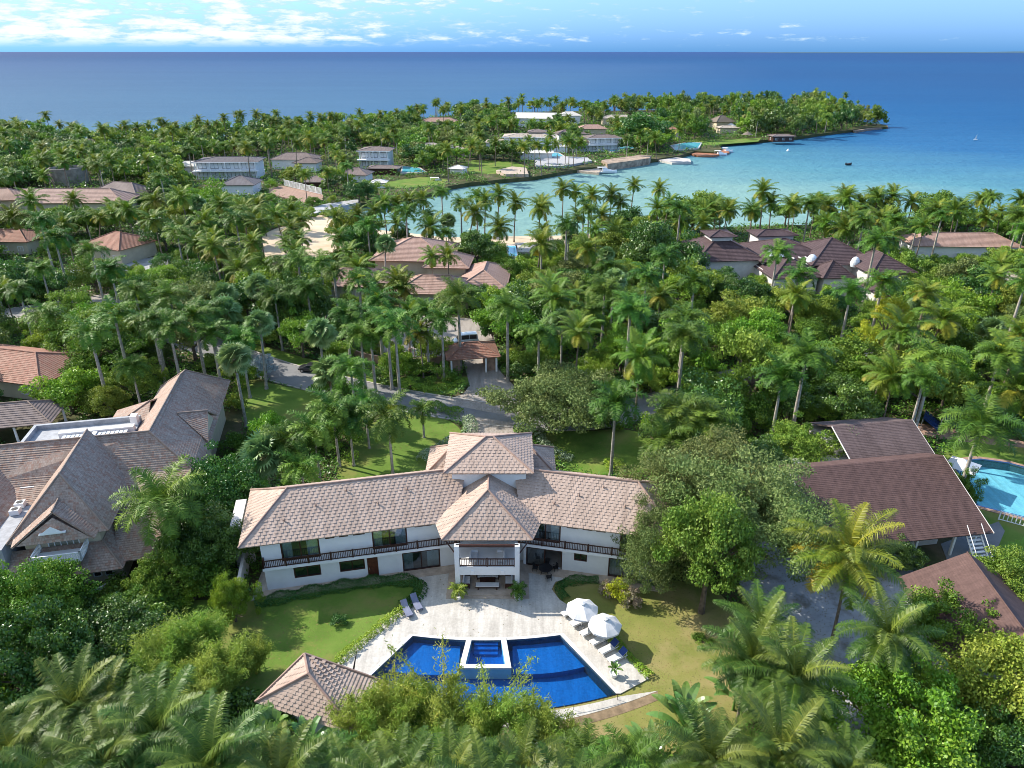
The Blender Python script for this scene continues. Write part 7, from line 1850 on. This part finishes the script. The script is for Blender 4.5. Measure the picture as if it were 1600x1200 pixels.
print('fill mid', fill(14000, 84, 262, lambda y: 5.6+max(0, y-120)*.010, ch_mid, 3))
def ch_far(r, x, y):
    u = r.random()
    if u < .20: return 'coco', r.uniform(7, 14), r.uniform(.8, 1.2), None
    if u < .26: return 'royal', r.uniform(9, 12), r.uniform(1.0, 1.25), None
    R = r.uniform(4.5, 7.5); H = R*r.uniform(.85, 1.2); H0 = r.uniform(1, 3)
    if x > 100: H *= 1.5
    return r.choice(['g_deep', 'g_deep', 'g_mid', 'g_mid', 'g_lite', 'g_olive', 'g_grey']), H0+H, 1, (R, H, H0, 'far_tree')
def ch_young(r, x, y):
    R = r.uniform(2.2, 3.6); H = R*r.uniform(1.0, 1.4); H0 = r.uniform(.2, 1.0)
    return r.choice(['g_deep', 'g_mid', 'g_mid', 'g_lite', 'g_lite', 'g_olive', 'g_mid']), H0+H, 1, (R, H, H0, 'tree')
TN0 = dict(TN); TN.update({k: 'young_tree' for k in TN})
print('fill young', fill(16000, 84, 262, lambda y: 4.0+max(0, y-120)*.012, ch_young, 8))
TN.update(TN0)
print('fill far', fill(22000, 262, 800, lambda y: 7.0+max(0, y-262)*.010, ch_far, 4, 20))
# palms of the outer coast standing against the sea
def ch_coast(r, x, y): return 'coco', r.uniform(11, 16), r.uniform(1.2, 1.6), None
for cx, cy, h in [(195, 196, 15), (215, 200, 13), (232, 197, 14), (250, 190, 15), (258, 196, 13), (275, 198, 13), (292, 200, 13), (310, 188, 15), (325, 196, 13), (350, 184, 16), (376, 180, 16), (400, 178, 16), (412, 185, 14), (430, 190, 13), (448, 188, 13), (468, 190, 13), (485, 182, 15), (500, 184, 14), (517, 182, 15), (565, 182, 12),
                  (810, 160, 16), (840, 162, 15), (895, 160, 16), (915, 162, 15), (945, 165, 14), (1045, 158, 15), (1060, 155, 16), (1145, 150, 16), (1170, 148, 16), (1190, 148, 15), (1275, 143, 17), (1285, 148, 15), (1321, 149, 14), (1100, 155, 15), (1215, 150, 15), (1240, 152, 14), (1255, 155, 14), (660, 172, 14), (700, 170, 14), (760, 165, 14), (620, 176, 13)]:
    T_('coco', cx, cy, h-1.5, 1.0)
# bushy front of the near garden
def ch_near(r, x, y):
    R = r.uniform(1.6, 2.6); H = R*r.uniform(.9, 1.2)
    return r.choice(['g_deep', 'g_deep', 'g_mid', 'g_mid', 'g_lite']), H, 1, (R, H, .1, 'shrub')
def near_cond(x, y):
    px, py = Q(x, y, 1.0)
    return (px < 400 and py > 900) or (py > 1080 and px < 1010) or (px > 1180 and py > 900) or (py > 1120)
print('fill near', fill(2500, 30, 66, 2.2, ch_near, 5, 100, near_cond))
for o in list(COL.objects):
    pass

# ground cover: what grows under and between the trees, nobody could count it
def cover(name, label, n, ymin, ymax, sz, hmax, mt, seed, clumpy=True):
    rng = np.random.default_rng(seed)
    y = ymin+(ymax-ymin)*rng.uniform(0, 1, n)**1.25; hw = (y*CP+CAM_H*SP)*870/FPX; x = rng.uniform(-1, 1, n)*hw
    ok = inpoly(x, y, LAND)
    for e in EXCL:
        if len(e) < 3: continue
        ok &= ~inpoly(x, y, e)
    x, y = x[ok], y[ok]; n = len(x)
    f = (np.sin(x*.55+1.3*np.sin(y*.31))+np.sin(y*.47+1.7*np.sin(x*.23))+np.sin(x*1.3+y*.9)*.5)/2.5
    h = hmax*np.clip(.45+.55*f, .08, 1)
    z = h*rng.uniform(.3, 1, n)
    pos = np.stack([x, y, z], 1)+rng.normal(0, .1, (n, 3))
    s = sz*(.6+.6*(y-ymin)/(ymax-ymin))
    d = nrm(rng.normal(0, .55, (n, 3))+np.array([0, 0, 1.])); a = nrm(np.cross(d, rng.normal(0, 1, (n, 3)))); b = np.cross(d, a)
    L_ = a*(s*rng.uniform(.7, 1.3, n))[:, None]; W_ = b*(s*.55)[:, None]
    lb = LB(); lb.add(np.stack([pos-L_*.5, pos+W_*.5, pos+L_*.5, pos-W_*.5], 1), np.clip(.3+.5*f+rng.normal(0, .15, n), 0, 1))
    o = bpy.data.objects.new(name, lb.mesh(name, M[mt])); COL.objects.link(o); return tag(o, label, 'undergrowth', kind='stuff')
cover('undergrowth', "dense green undergrowth filling the ground between the trees", 280000, 30, 262, .55, 2.1, 'g_under', 11)
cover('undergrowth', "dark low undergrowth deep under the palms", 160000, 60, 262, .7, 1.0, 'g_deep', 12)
cover('distant_undergrowth', "distant bushes massed under the trees of the peninsula", 120000, 262, 660, 1.3, 4.2, 'g_under', 13)
cover('distant_undergrowth', "dark distant bushes massed on the peninsula", 60000, 262, 660, 1.5, 3.2, 'g_deep', 14)

# fallen leaves on the lawns and the yard
rng = np.random.default_rng(77); lb = LB()
for (x0, x1, y0, y1, n, z) in ((-27, -8, 43, 56, 1500, .035), (6, 24, 40, 60, 3200, .035), (24, 40, 42, 60, 1800, .035), (-22, 14, 84, 104, 2500, .07), (-14, 11, 45, 60, 160, .128)):
    x = rng.uniform(x0, x1, n); y = rng.uniform(y0, y1, n)
    if z > .1:
        ok = inpoly(x, y, [(p[0], p[1]) for p in north]); x, y = x[ok], y[ok]
    else:
        ok = ~inpoly(x, y, [(p.x, p.y) for p in deck_out]) & ~inpoly(x, y, inner); x, y = x[ok], y[ok]
    n = len(x); pos = np.stack([x, y, np.full(n, z)], 1)
    lb.add(leaves_at(rng, pos, np.tile([[0, 0, 1.]], (n, 1)), .15, .6, 0, .12), np.clip(rng.uniform(0, 1, n), 0, 1))
M['litter'] = leafmat('fallen_leaf', (.16, .10, .04), (.26, .19, .08), (.10, .12, .04), .8, .05, .1, 0, 0)
o = bpy.data.objects.new('fallen_leaves', lb.mesh('fallen_leaves', M['litter'])); COL.objects.link(o); tag(o, "scattered dry fallen leaves on the lawns and paving", 'leaves', kind='stuff')

# ------------------------------------------------------------------ say which tree is which
ZONES = [
    ("the near bottom row", lambda x, y: y > 1060), ("the trees below the left lawn", lambda x, y: x < 420 and y > 880),
    ("the right yard trees", lambda x, y: x > 1130 and y > 840), ("the trees beside the huge feathery tree", lambda x, y: x > 940 and y > 720),
    ("the trees between the two villas", lambda x, y: x < 560 and y > 640), ("the trees left of the drive", lambda x, y: x < 740 and y > 600),
    ("the trees right of the shade tree", lambda x, y: 880 <= x < 1150 and y > 560), ("the trees behind the shingle roofs", lambda x, y: x >= 1150 and y > 600),
    ("the trees behind the tiled villa", lambda x, y: x < 330 and y > 480), ("the trees above the dark car", lambda x, y: x < 540 and y > 480),
    ("the palms left of the gatehouse", lambda x, y: x < 720 and y > 480), ("the trees right of the gatehouse", lambda x, y: x < 900 and y > 480),
    ("the middle right grove", lambda x, y: x < 1200 and y > 480), ("the grove by the yellow trees", lambda x, y: x >= 1200 and y > 480),
    ("the left roadside grove", lambda x, y: x < 300 and y > 400), ("the trees left of the hip-roofed house", lambda x, y: x < 580 and y > 400),
    ("the trees round the hip-roofed house", lambda x, y: x < 860 and y > 400), ("the grove left of the mansion", lambda x, y: x < 1110 and y > 400),
    ("the trees before the mansion", lambda x, y: x < 1380 and y > 400), ("the trees at the upper right margin", lambda x, y: x >= 1380 and y > 400),
    ("the trees round the terracotta house", lambda x, y: x < 300 and y > 330), ("the beach trees", lambda x, y: x < 580 and y > 330),
    ("the trees on the bay shore", lambda x, y: x < 860 and y > 330), ("the shore trees near the mansion", lambda x, y: x < 1120 and y > 330),
    ("the trees behind the mansion", lambda x, y: x < 1380 and y > 330), ("the trees by the white-walled house", lambda x, y: x >= 1380 and y > 330),
    ("the trees near the long pinkish roof", lambda x, y: x < 300 and y > 262), ("the trees by the courtyard fence", lambda x, y: x < 580 and y > 262),
    ("the palm row before the inlet", lambda x, y: x < 860 and y > 262), ("the palm row before the open bay", lambda x, y: x < 1140 and y > 262), ("the palms against the turquoise water", lambda x, y: x >= 1140 and y > 250),
    ("the far left woods", lambda x, y: x < 150), ("the woods beyond the round tank", lambda x, y: x < 300), ("the woods behind the waterfront villa", lambda x, y: x < 430),
    ("the woods behind the gazebo", lambda x, y: x < 560), ("the woods beyond the cube villa", lambda x, y: x < 680), ("the woods left of the stacked balcony villa", lambda x, y: x < 780),
    ("the woods round the white mansion", lambda x, y: x < 900), ("the woods beyond the stone quay", lambda x, y: x < 1020), ("the woods by the turquoise shore pool", lambda x, y: x < 1120), ("the headland woods", lambda x, y: True)]
ORD = ["first", "second", "third", "fourth", "fifth", "sixth", "seventh", "eighth", "ninth", "tenth", "eleventh", "twelfth", "thirteenth", "fourteenth", "fifteenth", "sixteenth", "seventeenth", "eighteenth", "nineteenth"]
def ordw(i):
    if i < 19: return ORD[i]
    tens = ["twenty", "thirty", "forty", "fifty", "sixty"][(i+1)//10-2]; u = (i+1) % 10
    return {"twenty": "twentieth", "thirty": "thirtieth", "forty": "fortieth", "fifty": "fiftieth", "sixty": "sixtieth"}[tens] if u == 0 else tens+"-"+ORD[u-1]
bins = {}
ADJ = {'g_deep': 'dark', 'g_mid': 'mid-green', 'g_lite': 'bright green', 'g_olive': 'yellow-green', 'g_grey': 'grey-green'}
for (root, kind, px, py, h) in TREES:
    if 'label' in root: continue
    zi = next(i for i, z in enumerate(ZONES) if z[1](px, py))
    k = kind.replace('_', ' ')
    if kind in ('shrub', 'young_tree', *TN.values()):
        cr = [c for c in root.children if c.name.startswith('crown')]
        mn = cr[0].material_slots[0].material.name if cr else ''
        a = next((v for kk, v in ADJ.items() if M[kk].name == mn), 'green')
        k = a+(' shrub' if kind == 'shrub' else ' sapling' if kind == 'young_tree' else ' tree')
    bins.setdefault((zi, k), []).append((px, root, kind))
for (zi, k), L_ in bins.items():
    L_.sort(key=lambda t: t[0])
    for i, (px, root, kind) in enumerate(L_):
        root['label'] = (f"{ordw(i)} {k} from the left among {ZONES[zi][0]}" if len(L_) > 1 else f"the only {k} among {ZONES[zi][0]}")
        root['group'] = {'palm_tree': 'distant palms', 'royal_palm': 'royal palms in the groves', 'coconut_palm': 'coconut palms in the groves', 'fan_palm': 'fan palms in the groves', 'shrub': 'shrubs among the trees'}.get(kind, 'leafy trees in the groves')
cnt = {}
for t in TREES: cnt[t[1]] = cnt.get(t[1], 0)+1
print('counts', cnt)
# drop the boolean helper's leftovers and keep names plain
for me in list(bpy.data.meshes):
    if me.users == 0: bpy.data.meshes.remove(me)
